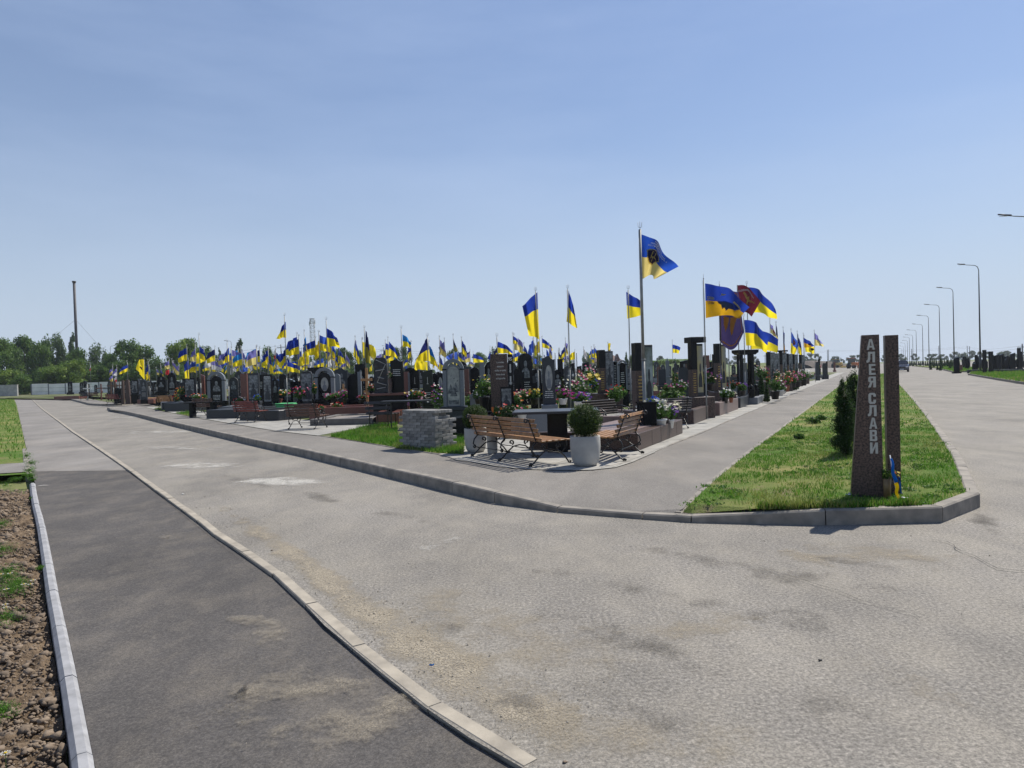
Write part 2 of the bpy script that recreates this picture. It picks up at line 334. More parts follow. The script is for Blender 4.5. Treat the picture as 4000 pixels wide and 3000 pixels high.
def kerb(name, line, w, z0, tops, mat, step=1.0, gap=0.012, bev=0.015, label=None, jit=0.0):
    """kerb stones along a plan line; tops = top height at each point of line or one number; body widens to the left of the line"""
    if not isinstance(tops, (list, tuple)): tops = [tops] * len(line)
    pl = [Vector((p[0], p[1], t)) for p, t in zip(line, tops)]
    rs = resample(pl, step); mb = MB()
    inn = offset_line(rs, w)
    for i in range(len(rs) - 1):
        a, b, c, d = rs[i], rs[i + 1], inn[i + 1], inn[i]
        e = (b - a).normalized() * gap / 2; q = Vector((e.y, -e.x, 0)).normalized(); j1, j2 = q * rnd.uniform(-jit, jit), q * rnd.uniform(-jit, jit); a2, b2, c2, d2 = a + e + j1, b - e + j2, c - e + j2, d + e + j1
        j = rnd.uniform(-0.003, 0.003)
        nin = (d2 - a2); nin.z = 0; nin = nin.normalized() * bev
        va = [Vector((p.x, p.y, z0)) for p in (a2, b2, c2, d2)]
        lo = [Vector((a2.x, a2.y, a2.z - bev + j)), Vector((b2.x, b2.y, b2.z - bev + j)), Vector((c2.x, c2.y, b2.z - bev + j)), Vector((d2.x, d2.y, a2.z - bev + j))]
        tp = [a2 + nin, b2 + nin, c2 - nin, d2 - nin]; tp = [Vector((p.x, p.y, z + j)) for p, z in zip(tp, (a2.z, b2.z, b2.z, a2.z))]
        vs = va + lo + tp
        fs = [(0, 1, 5, 4), (1, 2, 6, 5), (2, 3, 7, 6), (3, 0, 4, 7), (4, 5, 9, 8), (5, 6, 10, 9), (6, 7, 11, 10), (7, 4, 8, 11), (8, 9, 10, 11)]
        mb.add(vs, fs)
    o = mb.build(name, mat); tag(o, label, None, None, 'structure'); return o
# ================================================================ GROUND
sheet('ground', [(-2500, -60, -0.16), (2500, -60, -0.16), (2500, 4200, -0.16), (-2500, 4200, -0.16)], 'field_ground')
L_white = [(600, 4600), (376, 3000), (282, 2534), (233, 2328), (202, 2167), (175, 2037), (149, 1950), (138, 1885), (125, 1847), (111, 1798), (103, 1750), (81, 1652), (65, 1581), (54, 1554)]
L_mid = [(4200, 3900), (3200, 3600), (2043, 3000), (1832, 2880), (1657, 2760), (1482, 2621), (1374, 2530), (1268, 2443), (1187, 2356), (1105, 2271), (966, 2176), (827, 2081), (784, 2045), (722, 1999), (659, 1953), (575, 1891), (491, 1828), (380, 1752), (282, 1687), (217, 1638), (163, 1598), (117, 1554)]
lw = [G(*p) for p in L_white]; lm = [G(*p) for p in L_mid]
# the lane runs 3 cm lower than the road
def zset(ps, z): return [Vector((p[0], p[1], z)) for p in ps]
new_l = [p for p, s in zip(lw, L_white) if s[1] >= 1847]; new_m = [p for p, s in zip(lm, L_mid) if s[1] >= 1828]
a0, a1 = G(120, 1838), G(499, 1833)
sheet('lane_asphalt', zset(new_l + [a0, a1] + new_m[::-1], -0.022), 'asphalt_lane_new')
old_l = [p for p, s in zip(lw, L_white) if s[1] < 1840]; old_m = [p for p, s in zip(lm, L_mid) if s[1] < 1833]
sheet('lane_old_asphalt', zset([a0] + old_l + [G(30, 1547), G(250, 1547)] + old_m[::-1] + [a1], -0.020), 'asphalt_lane_old')
# road: everything right of the middle kerb
far_l = [G(117, 1554), G(230, 1547), G(470, 1530), G(640, 1520)]
sheet('road', zset(lm + [G(250, 1545), G(520, 1530), Vector((-30, 200, 0)), Vector((60, 400, 0)), Vector((330, 620, 0)), Vector((370, 600, 0)), Vector((260, 300, 0)), Vector((120, 60, 0)), Vector((40, 0, 0)), Vector((20, -3, 0))], 0.0), 'asphalt_road')
simple('kerb_pale', (0.40, 0.355, 0.285), (0.27, 0.24, 0.195), 6, 0.95, bs=0.3, bd=0.003, bscale=70)
kerb('kerb_middle', [p for p in lm[2:]][::-1], 0.085, -0.08, 0.005, 'kerb_pale', 0.95, gap=0.012, bev=0.006, jit=.007)
LS = offset_line([p for p in lm[2:]][::-1], .0)
kerb('kerb_white', lw[:-6], 0.08, -0.2, 0.0, 'kerb_white', 1.0, gap=0.01, bev=0.022)
kerb('kerb_edge_old', lw[-6:-3], 0.10, -0.2, -0.005, 'kerb_concrete', 1.0)
# pavement kerb ------------------------------------------------
K1 = [(418, 1601), (543, 1630), (678, 1665), (814, 1698), (993, 1741), (1200, 1787), (1317, 1816), (1425, 1842), (1560, 1876), (1700, 1909), (1836, 1945), (1953, 1970), (2062, 1988), (2157, 2000), (2300, 2015), (2450, 2025), (2615, 2034), (2700, 2042), (2969, 2052), (3338, 2052), (3684, 2040)]
T1 = [0.15] * 11 + [0.135, 0.10, 0.065, 0.06, 0.06, 0.06, 0.07, 0.155, 0.155, 0.155]
k1 = [G(*p) for p in K1]
K2 = [(3829, 1981)]; K2t = [(3791, 1845), (3754, 1775), (3697, 1700), (3634, 1620), (3581, 1562), (3537, 1516), (3500, 1483), (3470, 1458)]
k2 = [G(*K2[0])] + [zset([G(p[0], p[1], 0.15)], 0)[0] for p in K2t]
KW = 0.13
kerb('kerb_pavement', k1[:18], KW, -0.02, T1[:18], 'kerb_concrete', 1.0)
kerb('kerb_lawn_front', k1[17:], KW, -0.02, T1[17:], 'kerb_concrete', 1.3)
kerb('kerb_lawn_corner', [k1[-1], k2[0]], KW, -0.02, 0.155, 'kerb_concrete', 3.0)
kerb('kerb_lawn_road', k2, KW, -0.02, 0.155, 'kerb_concrete', 1.1)
# second kerb beyond the gap
K3 = [(230, 1553), (295, 1568), (350, 1583), (400, 1586), (470, 1584), (570, 1575)]
k3 = [G(*p) for p in K3]
kerb('kerb_far_pavement', k3, KW, -0.02, 0.15, 'kerb_concrete', 1.0)
# pavement surface --------------------------------------------
def down(ps): return ps
in1 = offset_line(k1, KW - 0.01)
pin = [Vector((p.x, p.y, t - 0.008)) for p, t in zip(in1, T1)]
FR = [(569, 1593), (681, 1616), (750, 1629), (862, 1649), (970, 1667), (1079, 1685), (1241, 1703), (1425, 1730), (1545, 1752), (1693, 1772), (1781, 1795), (1980, 1826), (2084, 1833), (2242, 1837), (2319, 1834), (2405, 1825), (2469, 1805)]
AL = [(2559, 1766), (2600, 1748), (2746, 1690), (2881, 1630), (2999, 1581), (3141, 1520), (3235, 1483), (3300, 1455)]
AR = [(2619, 2004), (2667, 1972), (2734, 1908), (2795, 1857), (2885, 1788), (2958, 1735), (3048, 1670), (3141, 1603), (3279, 1505), (3332, 1466)]
fr = [G(*p, ZS - 0.01) for p in FR]; al = [G(*p, ZS - 0.01) for p in AL]; ar_ = [G(*p, ZS - 0.01) for p in AR]
ar_[0] = Vector((pin[16].x + 0.02, pin[16].y, pin[16].z)); ar_[1].z = 0.09
mid = [pin[16].lerp(al[0], 0.25)]
back_gap = [G(560, 1575, ZS - 0.01)]
sheet('pavement', [Vector((p.x, p.y, p.z)) for p in pin[:17]] + ar_[1:] + al[::-1] + fr[::-1] + [G(520, 1584, ZS - 0.01), G(430, 1599, ZS - 0.01)], 'asphalt_path')
in3 = offset_line(k3, KW - 0.01)
sheet('pavement_far', [Vector((p.x, p.y, ZS - 0.01)) for p in in3] + [G(*p, ZS - 0.01) for p in [(560, 1568), (440, 1572), (400, 1567), (330, 1553), (300, 1547), (250, 1546)]], 'asphalt_path')
kerb('kerb_alley', [Vector((p.x, p.y, 0)) for p in ar_], -0.085, 0.0, [0.07, 0.11] + [ZS + 0.005] * 8, 'kerb_concrete', 1.0)
kerb('kerb_plot_front', fr[6:], 0.05, 0.05, ZS + 0.001, 'kerb_concrete', 1.0, bev=0.006)
kerb('kerb_plot_alley', al, 0.05, 0.05, ZS + 0.001, 'kerb_concrete', 1.0, bev=0.006)
# lawn ---------------------------------------------------------
kin = offset_line(k1[17:] + [k2[0]], KW - 0.01)[:4] + offset_line([k1[-1]] + k2, KW)[1:]
lawn_poly = [Vector((ar_[0].x + 0.10, ar_[0].y + 0.03, 0.06)), Vector((kin[0].x, kin[0].y, 0.07))] + [Vector((p.x, p.y, ZS)) for p in kin[1:]] + [Vector((p.x + 0.08, p.y, ZS)) for p in ar_[1:][::-1]]
sheet('lawn', lawn_poly, 'lawn_ground')
# cemetery plot ground: front line, alley, far limit
plot = [Vector((p.x, p.y, ZS - 0.003)) for p in fr + al] + [Vector((62, 175, ZS - 0.003)), Vector((-90, 175, ZS - 0.003)), Vector((-120, 118, ZS - 0.003)), Vector((-70, 95, ZS - 0.003)), Vector((-33, 62, ZS - 0.003)), Vector((-22.5, 45, ZS - 0.003))]
sheet('cemetery_ground', plot, 'plot_ground')
sheet('cemetery_ground_far', [Vector((p.x, p.y, ZS - 0.003)) for p in [G(560, 1568, ZS), G(440, 1572, ZS), G(400, 1567, ZS), G(330, 1553, ZS), G(300, 1547, ZS)]] + [Vector((-70, 90, ZS - .003)), Vector((-60, 96, ZS - 0.003)), Vector((-34, 64, ZS - .003))], 'plot_ground')
# paving along the alley and the corner patio
ali = offset_line(al, 1.05)
sheet('paving_alley', zset(al, ZS + 0.001)[:] + zset(ali, ZS + 0.001)[::-1], 'paving_tile')
PT = [(1781, 1795), (1980, 1826), (2084, 1833), (2242, 1837), (2319, 1834), (2405, 1825), (2469, 1805), (2559, 1766), (2560, 1700), (2420, 1650), (2200, 1650), (1990, 1690), (1830, 1740), (1700, 1765)]
sheet('paving_patio', [G(*p, ZS + 0.002) for p in PT], 'paving_tile')
PT2 = [(1079, 1683), (1241, 1701), (1300, 1690), (1400, 1672), (1520, 1652), (1300, 1650), (1130, 1660), (1000, 1640), (880, 1628), (700, 1612), (620, 1598), (640, 1592), (560, 1588), (681, 1614), (862, 1647), (970, 1665)]
sheet('paving_front', [G(*p, ZS + 0.004) for p in [(569, 1591), (681, 1614), (750, 1627), (862, 1647), (970, 1665), (1079, 1683), (1241, 1701), (1400, 1672), (1500, 1650), (1200, 1640), (1000, 1625), (800, 1608), (640, 1588)]], 'paving_tile')
# ---------------------------------------------------------------- left verge: soil, path, grass
wl_ = offset_line(lw, 0.08)
soil_edge = [p for p, s in zip(wl_, L_white) if s[1] >= 1885]
N = 220
gx = np.linspace(-3.9, -0.6, N); gy = np.linspace(1.6, 11.0, 400)
def edge_x(y):
    for a, b in zip(wl_, wl_[1:]):
        if min(a.y, b.y) <= y <= max(a.y, b.y) and abs(b.y - a.y) > 1e-6: return a.x + (b.x - a.x) * (y - a.y) / (b.y - a.y)
    return wl_[0].x if y < wl_[0].y else wl_[-1].x
V = []; F = []
for j, y in enumerate(gy):
    ex = edge_x(y) - 0.01
    for i in range(N):
        x = ex - (1 - i / (N - 1)) ** 1.3 * 4.2
        h = -0.085 + 0.055 * mnoise.fractal(Vector((x * 2.2, y * 2.2, 0)), 1.0, 2.0, 6) + 0.03 * mnoise.fractal(Vector((x * 11, y * 11, 3)), 0.8, 2.1, 4)
        h += 0.03 * (1 - i / (N - 1))
        V.append((x, y, min(h, -0.03 + 0.09 * (1 - i / (N - 1)))))
V = np.array(V); idx = np.arange(N * len(gy)).reshape(len(gy), N)
F = np.stack([idx[:-1, :-1].ravel(), idx[:-1, 1:].ravel(), idx[1:, 1:].ravel(), idx[1:, :-1].ravel()], 1)
o = np_mesh('soil_ground', V, F, ['soil']); o['kind'] = 'structure'
for p in o.data.polygons: p.use_smooth = True
# crumbs and clods of earth
def blobs(name, pts, sizes, mat, jit=0.35, seed=1, sq=0.7, parent=None):
    r = np.random.default_rng(seed); bm = bmesh.new(); bmesh.ops.create_icosphere(bm, subdivisions=1, radius=1)
    bv = np.array([v.co[:] for v in bm.verts]); bf = np.array([[v.index for v in f.verts] for f in bm.faces]); bm.free()
    n = len(pts); nv = len(bv)
    sc = r.uniform(0.6, 1.3, (n, 1, 3)) * np.array([1, 1, sq]); dv = 1 + r.uniform(-jit, jit, (n, nv, 1))
    V = bv[None] * dv * sc * np.asarray(sizes)[:, None, None] + np.asarray(pts)[:, None, :]
    F = bf[None] + (np.arange(n) * nv)[:, None, None]
    return np_mesh(name, V.reshape(-1, 3), F.reshape(-1, 3), [mat], parent=parent)
r_ = np.random.default_rng(5); P, S = [], []
for _ in range(26000):
    y = 2.2 + 9.0 * r_.random() ** 1.5; ex = edge_x(y)
    x = ex - 0.03 - 2.3 * r_.random(); P.append((x, y, -0.075 + 0.02 * r_.random())); S.append(0.0035 + 0.008 * r_.random() + 0.032 * r_.random() ** 14)
o = blobs('soil_clods', P, S, 'soil_clod', seed=3, jit=.5, sq=.8); tag(o, 'loose brown clods and crumbs of earth beside the white kerb', 'soil', None, 'stuff')
# verge grass beyond the soil and the little cross path
vg = [p for p, s in zip(wl_, L_white) if s[1] < 1849]
sheet('verge_ground', [Vector((p.x + 0.09, p.y, -0.01)) for p in vg] + [G(30, 1548), Vector((-75, 100, -.01)), Vector((-60, 30, -.01)), Vector((-14, 11.2, -.01))], 'lawn_ground')
sheet('cross_path', [G(-300, 1857, .004), G(0, 1849, .004), G(103, 1843, .004), G(105, 1806, .004), G(0, 1813, .004), G(-300, 1822, .004)], 'asphalt_lane_old')
# ================================================================ GRASS
def inside(poly, X, Y):
    c = np.zeros(len(X), bool); n = len(poly)
    for i in range(n):
        x1, y1, x2, y2 = poly[i][0], poly[i][1], poly[(i + 1) % n][0], poly[(i + 1) % n][1]
        with np.errstate(divide='ignore', invalid='ignore'):
            t = ((y1 > Y) != (y2 > Y)) & (X < (x2 - x1) * (Y - y1) / (y2 - y1 + 1e-12) + x1)
        c ^= t
    return c
def blades(name, poly, n, h, w, z, mats, seed, zf=None, label=None, clump=0.45, ymin=None, ymax=None, power=1.0):
    r = np.random.default_rng(seed); xs = [p[0] for p in poly]; ys = [p[1] for p in poly]
    y0, y1 = max(min(ys), ymin or -1e9), min(max(ys), ymax or 1e9)
    X = r.uniform(min(xs), max(xs), n * 3); Y = y0 + (y1 - y0) * r.random(n * 3) ** power
    k = inside(poly, X, Y); X, Y = X[k][:n], Y[k][:n]; n = len(X)
    cl = np.array([mnoise.noise(Vector((x * 1.6, y * 1.6, seed))) + 0.6 * mnoise.noise(Vector((x * 5, y * 5, seed))) for x, y in zip(X, Y)])
    keep = cl > -clump - 0.25 * r.random(n); X, Y, cl = X[keep], Y[keep], cl[keep]; n = len(X)
    H = h * (0.45 + 0.9 * r.random(n)) * (0.8 + 0.8 * np.clip(cl + 0.2, 0, 1)); A = r.uniform(0, 2 * np.pi, n); L = r.uniform(0.1, 0.8, n) * H; B = r.uniform(0, 2 * np.pi, n)
    W = w * r.uniform(0.6, 1.3, n); Z = np.full(n, z) if zf is None else zf(X, Y)
    p0 = np.stack([X - np.cos(A) * W, Y - np.sin(A) * W, Z - .005], 1); p1 = np.stack([X + np.cos(A) * W, Y + np.sin(A) * W, Z - .005], 1); p2 = np.stack([X + np.cos(B) * L, Y + np.sin(B) * L, Z + H], 1)
    V = np.stack([p0, p1, p2], 1).reshape(-1, 3); F = np.arange(3 * n).reshape(n, 3)
    dry = (np.array([mnoise.noise(Vector((x * 0.9 + 9, y * 0.9, 4))) for x, y in zip(X, Y)]) + r.normal(0, 0.22, n)) > 0.24
    o = np_mesh(name, V, F, mats, dry.astype(int)); tag(o, label, 'grass', None, 'stuff'); return o
GM = ['grass_blades', 'grass_dry']
lp = [(p.x, p.y) for p in lawn_poly]
def lawn_z(X, Y): return .06 + .085 * np.clip(((X - lp[1][0]) + (Y - lp[1][1]) * 1.4) / .6, 0, 1)
blades('grass', lp, 110000, 0.042, 0.006, ZS, GM, 1, label='patchy mown grass around the two brown steles', ymax=15, zf=lawn_z, clump=.18, power=1.0)
blades('grass', lp, 60000, 0.055, 0.014, ZS, GM, 2, label='green strip of grass running between the alley and the road', ymin=15)
blades('grass', [(G(*p, 0).x, G(*p, 0).y) for p in [(-200, 1800), (0, 1805), (85, 1798), (108, 1790), (100, 1750), (78, 1652), (62, 1581), (50, 1556), (-200, 1562)]], 42000, 0.12, 0.016, 0, GM, 3, label='long green grass on the left verge before the wall')
gp1 = [(1290, 1706), (1410, 1672), (1510, 1656), (1550, 1658), (1560, 1750), (1425, 1728)]
gp2 = [(1545, 1750), (1560, 1700), (1745, 1740), (1745, 1715), (1810, 1710), (1812, 1775), (1700, 1770)]
gp3 = [(684, 1614), (750, 1605), (755, 1624), (748, 1627)]
gp4 = [(600, 1597), (660, 1590), (668, 1606), (640, 1606)]
for i, (g, nn, lb) in enumerate(((gp1, 9000, 'triangle of grass before the plain metal bench'), (gp2, 7000, 'grass growing round the foot of the paving blocks'), (gp3, 1600, 'small grass patch beside the long grey grave border'), (gp4, 1000, 'small grass patch under the far slatted bench'))):
    pw = [G(*p, ZS) for p in g]; sheet('ground_patch', [Vector((p.x, p.y, ZS + 0.007)) for p in pw], 'lawn_ground')
    blades('grass', [(p.x, p.y) for p in pw], nn, 0.085, 0.009, ZS, GM, 10 + i, label=lb)
for ln_, sd_ in ((k1[18:], 31), (k2, 32)):
    o1, o2 = offset_line(ln_, KW - .035), offset_line(ln_, KW + .06); blades('grass', [(p.x, p.y) for p in o1] + [(p.x, p.y) for p in o2][::-1], 2600 if sd_ == 31 else 5200, .085, .008, ZS, GM, sd_, label='ragged grass tufts hanging over the %s of the lawn' % ('front kerb' if sd_ == 31 else 'road-side kerb'), clump=.1)
# right islands beyond the road
ISL1 = [(3787, 1466), (3900, 1486), (4060, 1512), (4500, 1580)]
i1 = [G(*p) for p in ISL1]
ib = [G(4600, 1490), G(4100, 1466), G(3960, 1455), G(3860, 1452), G(3800, 1456)]
kerb('kerb_island', i1[::-1], -KW, -0.02, 0.15, 'kerb_concrete', 2.0)
sheet('lawn_island', zset(i1 + ib, ZS), 'lawn_ground')
kerb('kerb_island', [i1[0], G(3796, 1458)], KW, -0.02, 0.15, 'kerb_concrete', 2.0)
ISL2 = [(3671, 1440), (3680, 1445), (3722, 1455), (3846, 1453)]
i2 = [G(*p) for p in ISL2]
kerb('kerb_island_far', i2[::-1], -KW, -0.02, 0.15, 'kerb_concrete', 2.0)
sheet('lawn_island_far', zset(i2 + [G(3880, 1449), G(3760, 1434), G(3690, 1432), G(3560, 1430), G(3600, 1434)], ZS), 'lawn_ground')
sheet('path_right', [G(*p, 0.02) for p in [(3760, 1431), (3830, 1432), (3960, 1443), (4100, 1448), (4500, 1460), (4500, 1470), (4100, 1458), (3920, 1451), (3840, 1440)]], 'paving_tile')
blades('grass', [(p.x, p.y) for p in (i1 + ib)], 26000, 0.16, 0.03, ZS, GM, 6, label='long grass on the kerbed island right of the road')
blades('grass', [(p.x, p.y) for p in (i2 + [G(3880, 1449), G(3760, 1434), G(3690, 1432)])], 12000, 0.2, 0.05, ZS, GM, 7, label='grass on the farther kerbed island beside the road')

# ================================================================ DIRT, TRACKS AND CRACKS ON THE ASPHALT
def dirt_mat(name, col, col2, s, lo, hi, fine=60):
    m, n, l, b = nodes_of(name); l.new(ramp(n, l, tex(n, l, 'n', fine, detail=4, rough=.7), [(.35, col2), (.65, col)]), b.inputs['Base Color']); b.inputs['Roughness'].default_value = 1; b.inputs['Specular IOR Level'].default_value = .1
    at = n.new('ShaderNodeAttribute'); at.attribute_name = 'cover'; f = tex(n, l, 'n', s, detail=9, rough=.72)
    ma = n.new('ShaderNodeMath'); ma.operation = 'ADD'; l.new(f, ma.inputs[0]); l.new(at.outputs['Fac'], ma.inputs[1]); rr_ = ramp(n, l, ma.outputs[0], [(lo, 0.0), (hi, 1.0)])
    g = ramp(n, l, tex(n, l, 'n', fine * 1.3, detail=2), [(.38, .25), (.58, 1.0)]); cv = mix(n, l, 1.0, rr_, g, 'MULTIPLY')
    t = n.new('ShaderNodeBsdfTransparent'); sm = n.new('ShaderNodeMixShader'); l.new(cv, sm.inputs[0]); l.new(t.outputs[0], sm.inputs[1]); l.new(b.outputs[0], sm.inputs[2]); l.new(sm.outputs[0], n['Material Output'].inputs['Surface'])
dirt_mat('sand_film', (0.43, 0.375, 0.29), (0.27, 0.235, 0.18), 2.4, .76, 1.22, 95); dirt_mat('tyre_film', (0.155, 0.142, 0.128), (0.075, 0.07, 0.062), 1.4, .74, 1.25, 62); dirt_mat('cement_film', (0.62, 0.60, 0.55), (0.45, 0.43, 0.39), 2.2, .80, 1.02, 90)
_dz = [0]
def dirt(px_line, widths, mat, name='dirt_film', z=0.0, peak=.5, across=9):
    _dz[0] += 1; z = z + .0035 + .0004 * _dz[0]
    ln = [G(x, y, 0) for x, y in px_line]; pts = []; wd_ = []
    for i in range(len(ln) - 1):
        for k in range(8): t = k / 8; pts.append(ln[i].lerp(ln[i + 1], t)); wd_.append(widths[i] + (widths[i + 1] - widths[i]) * t)
    pts.append(ln[-1]); wd_.append(widths[-1]); V, cv = [], []; n = len(pts)
    for i, (p, w) in enumerate(zip(pts, wd_)):
        a, b = pts[max(0, i - 1)], pts[min(n - 1, i + 1)]; t = (b - a).normalized(); nn = Vector((-t.y, t.x, 0)); e = min(1, i / (n * .25), (n - 1 - i) / (n * .25))
        for j in range(across): q = j / (across - 1) * 2 - 1; V.append((p.x + nn.x * w * q, p.y + nn.y * w * q, z)); cv.append(peak * (1 - abs(q) ** 1.6) * e ** .6)
    ix = np.arange(n * across).reshape(n, across); F_ = np.stack([ix[:-1, :-1].ravel(), ix[:-1, 1:].ravel(), ix[1:, 1:].ravel(), ix[1:, :-1].ravel()], 1)
    o = np_mesh(name, np.array(V), F_, [mat]); at = o.data.attributes.new('cover', 'FLOAT', 'POINT'); at.data.foreach_set('value', np.array(cv, dtype=np.float32)); o['kind'] = 'structure'; return o
# sand washed against the middle kerb, dusty spots, pale cement spills
dirt([(760, 1930), (960, 2040), (1160, 2180), (1370, 2340), (1610, 2500), (1880, 2680), (2220, 2860), (2550, 3020)], [.2, .22, .22, .24, .34, .38, .36, .3], 'sand_film', peak=.50)
dirt([(1450, 2250), (1800, 2400), (2200, 2540), (2600, 2700)], [.4, .9, .9, .4], 'sand_film', peak=.33); dirt([(2300, 2500), (2700, 2450), (3100, 2420)], [.3, .5, .3], 'sand_film', peak=.34); dirt([(2900, 2200), (3400, 2160), (3900, 2200)], [.4, .7, .5], 'sand_film', peak=.36); dirt([(1900, 2900), (2500, 2850), (3100, 2950)], [.3, .5, .4], 'sand_film', peak=.38); dirt([(3100, 2600), (3500, 2650), (3900, 2800)], [.2, .4, .3], 'sand_film', peak=.3)
dirt([(820, 1885), (1130, 1880), (1330, 1890)], [.3, .9, .3], 'cement_film', peak=.50); dirt([(560, 1815), (800, 1820), (1000, 1826)], [.5, 1.0, .5], 'cement_film', peak=.42); dirt([(450, 1690), (620, 1688), (800, 1692)], [.8, 1.6, .8], 'cement_film', peak=.40); dirt([(380, 1630), (500, 1630), (640, 1632)], [1, 2, 1], 'cement_film', peak=.36); dirt([(1580, 2180), (1720, 2120), (1850, 2090)], [.12, .28, .15], 'cement_film', peak=.36); dirt([(500, 1745), (700, 1750), (900, 1760)], [.6, 1.2, .6], 'cement_film', peak=.36)
for ln, w in (([(4000, 2420), (3400, 2300), (2800, 2200), (2200, 2090)], [.3, .4, .4, .2]), ([(4000, 2700), (3300, 2480), (2600, 2330), (1900, 2180)], [.3, .45, .4, .2]), ([(3900, 3000), (3200, 2750), (2500, 2500), (1800, 2280)], [.2, .35, .35, .2]), ([(3700, 2250), (3200, 2180), (2600, 2130)], [.1, .18, .1]), ([(3000, 3000), (2500, 2780), (1900, 2520), (1500, 2330)], [.2, .3, .3, .2]), ([(2300, 2980), (2050, 2760), (1800, 2600), (1550, 2420)], [.15, .22, .2, .15]), ([(4000, 2150), (3850, 2060), (3780, 1900)], [.15, .25, .2]), ([(2000, 2120), (1500, 2000), (1000, 1890), (600, 1780)], [.15, .3, .3, .3])):
    dirt(ln, w, 'tyre_film', 'tyre_track', peak=.27)
# dust on the dark lane
dirt([(700, 2700), (1000, 2650), (1350, 2800), (1600, 3050)], [.3, .6, .7, .5], 'sand_film', z=-.022, peak=.34); dirt([(850, 2400), (1000, 2420), (1150, 2560)], [.15, .25, .2], 'sand_film', z=-.022, peak=.36); dirt([(500, 2100), (700, 2080), (850, 2110)], [.3, .4, .2], 'sand_film', z=-.022, peak=.22); dirt([(140, 1897), (168, 1893), (200, 1893)], [.03, .06, .03], 'cement_film', z=-.022, peak=.6)
# cracks and joints in the asphalt
def crack(px_line, w, seed, z=0.0, name='asphalt_crack'):
    _dz[0] += 1; r = random.Random(seed); pl = resample([G(x, y, 0) for x, y in px_line], .12); V, F_ = [], []
    for i, p in enumerate(pl):
        a, b = pl[max(0, i - 1)], pl[min(len(pl) - 1, i + 1)]; t = (b - a); t = t.normalized() if t.length else Vector((1, 0, 0)); nn = Vector((-t.y, t.x, 0)); o_ = r.uniform(-.025, .025); ww = w * r.uniform(.3, 1)
        for s in (-1, 1): V.append((p.x + nn.x * (o_ + s * ww), p.y + nn.y * (o_ + s * ww), z + .0035 + .0004 * _dz[0]))
    F_ = np.array([(2 * i, 2 * i + 1, 2 * i + 3, 2 * i + 2) for i in range(len(pl) - 1)]); o = np_mesh(name, np.array(V), F_, ['crack_dark']); o['kind'] = 'structure'
simple('crack_dark', (0.05, 0.047, 0.043), (0.03, 0.028, 0.026), 20, 1.0)
crack([(130, 1839), (300, 1836), (492, 1831)], .010, 1, -.018); crack([(3730, 1519), (3880, 1517), (4060, 1506)], .03, 2); crack([(3640, 2112), (3700, 2120), (3800, 2180), (3900, 2230), (4050, 2240)], .005, 3); crack([(2960, 2215), (3200, 2290), (3420, 2370), (3600, 2420)], .003, 6)

_r = np.random.default_rng(91); _P, _S = [], []
for _ in range(3400):
    t = _r.random(); k = _r.integers(2, len(lm) - 8); a, b = lm[k], lm[k + 1]; p = a.lerp(b, t); d = (b - a); d = Vector((-d.y, d.x, 0)).normalized(); d = d if d.x > 0 else -d
    q = p + d * (.10 + abs(_r.normal(0, .38))) if _r.random() < .72 else Vector((_r.uniform(-1.5, 6), _r.uniform(2.6, 9), 0))
    if q.y < 2.4 or q.y > 12: continue
    if q.x < edge_x(q.y) + .1: continue
    s_ = .0018 + .0045 * _r.random() ** 8; _P.append((q.x, q.y, .004 + s_ * .4)); _S.append(s_)
o = blobs('road_grit', _P, _S, 'grit_stone', seed=8, jit=.4, sq=.55); tag(o, 'loose grit and tiny stones scattered over the road beside the kerb', 'gravel', None, 'stuff')
# ================================================================ BUILDERS
def base_at(px, D, z=ZS):
    p = Q(px, hz(px), D)
    # the photo's verticals lean, so correct the column for the ground height
    d = ray(px, hz(px)); q = Vector((d.x / d.y * D, D, z)); return q
def text_mesh(s, size=1.0, offset=0.0, sx=1.0, align='CENTER', spacing=1.0):
    cu = bpy.data.curves.new('lettering', 'FONT'); cu.body = s; cu.size = size; cu.offset = offset; cu.align_x = align; cu.align_y = 'CENTER'; cu.space_character = spacing; cu.resolution_u = 3
    ob = bpy.data.objects.new('lettering', cu); COL.objects.link(ob); dg = bpy.context.evaluated_depsgraph_get()
    me = bpy.data.meshes.new_from_object(ob.evaluated_get(dg)); vs = [(v.co.x * sx, v.co.y) for v in me.vertices]; fs = [tuple(p.vertices) for p in me.polygons]
    bpy.data.objects.remove(ob); bpy.data.curves.remove(cu); bpy.data.meshes.remove(me)
    return vs, fs
def bust(w, h, rr):            # an anonymous etched head and shoulders, as XZ polygons
    P = []
    hx, hz_, a, b = 0, h * 0.72, w * 0.17, h * 0.19
    P.append([(hx + a * math.cos(t * math.pi / 6), hz_ + b * math.sin(t * math.pi / 6)) for t in range(12)])
    P.append([(-w * .42, 0), (w * .42, 0), (w * .38, h * .36), (w * .22, h * .50), (w * .08, h * .54), (-w * .08, h * .54), (-w * .24, h * .49), (-w * .39, h * .34)])
    return P
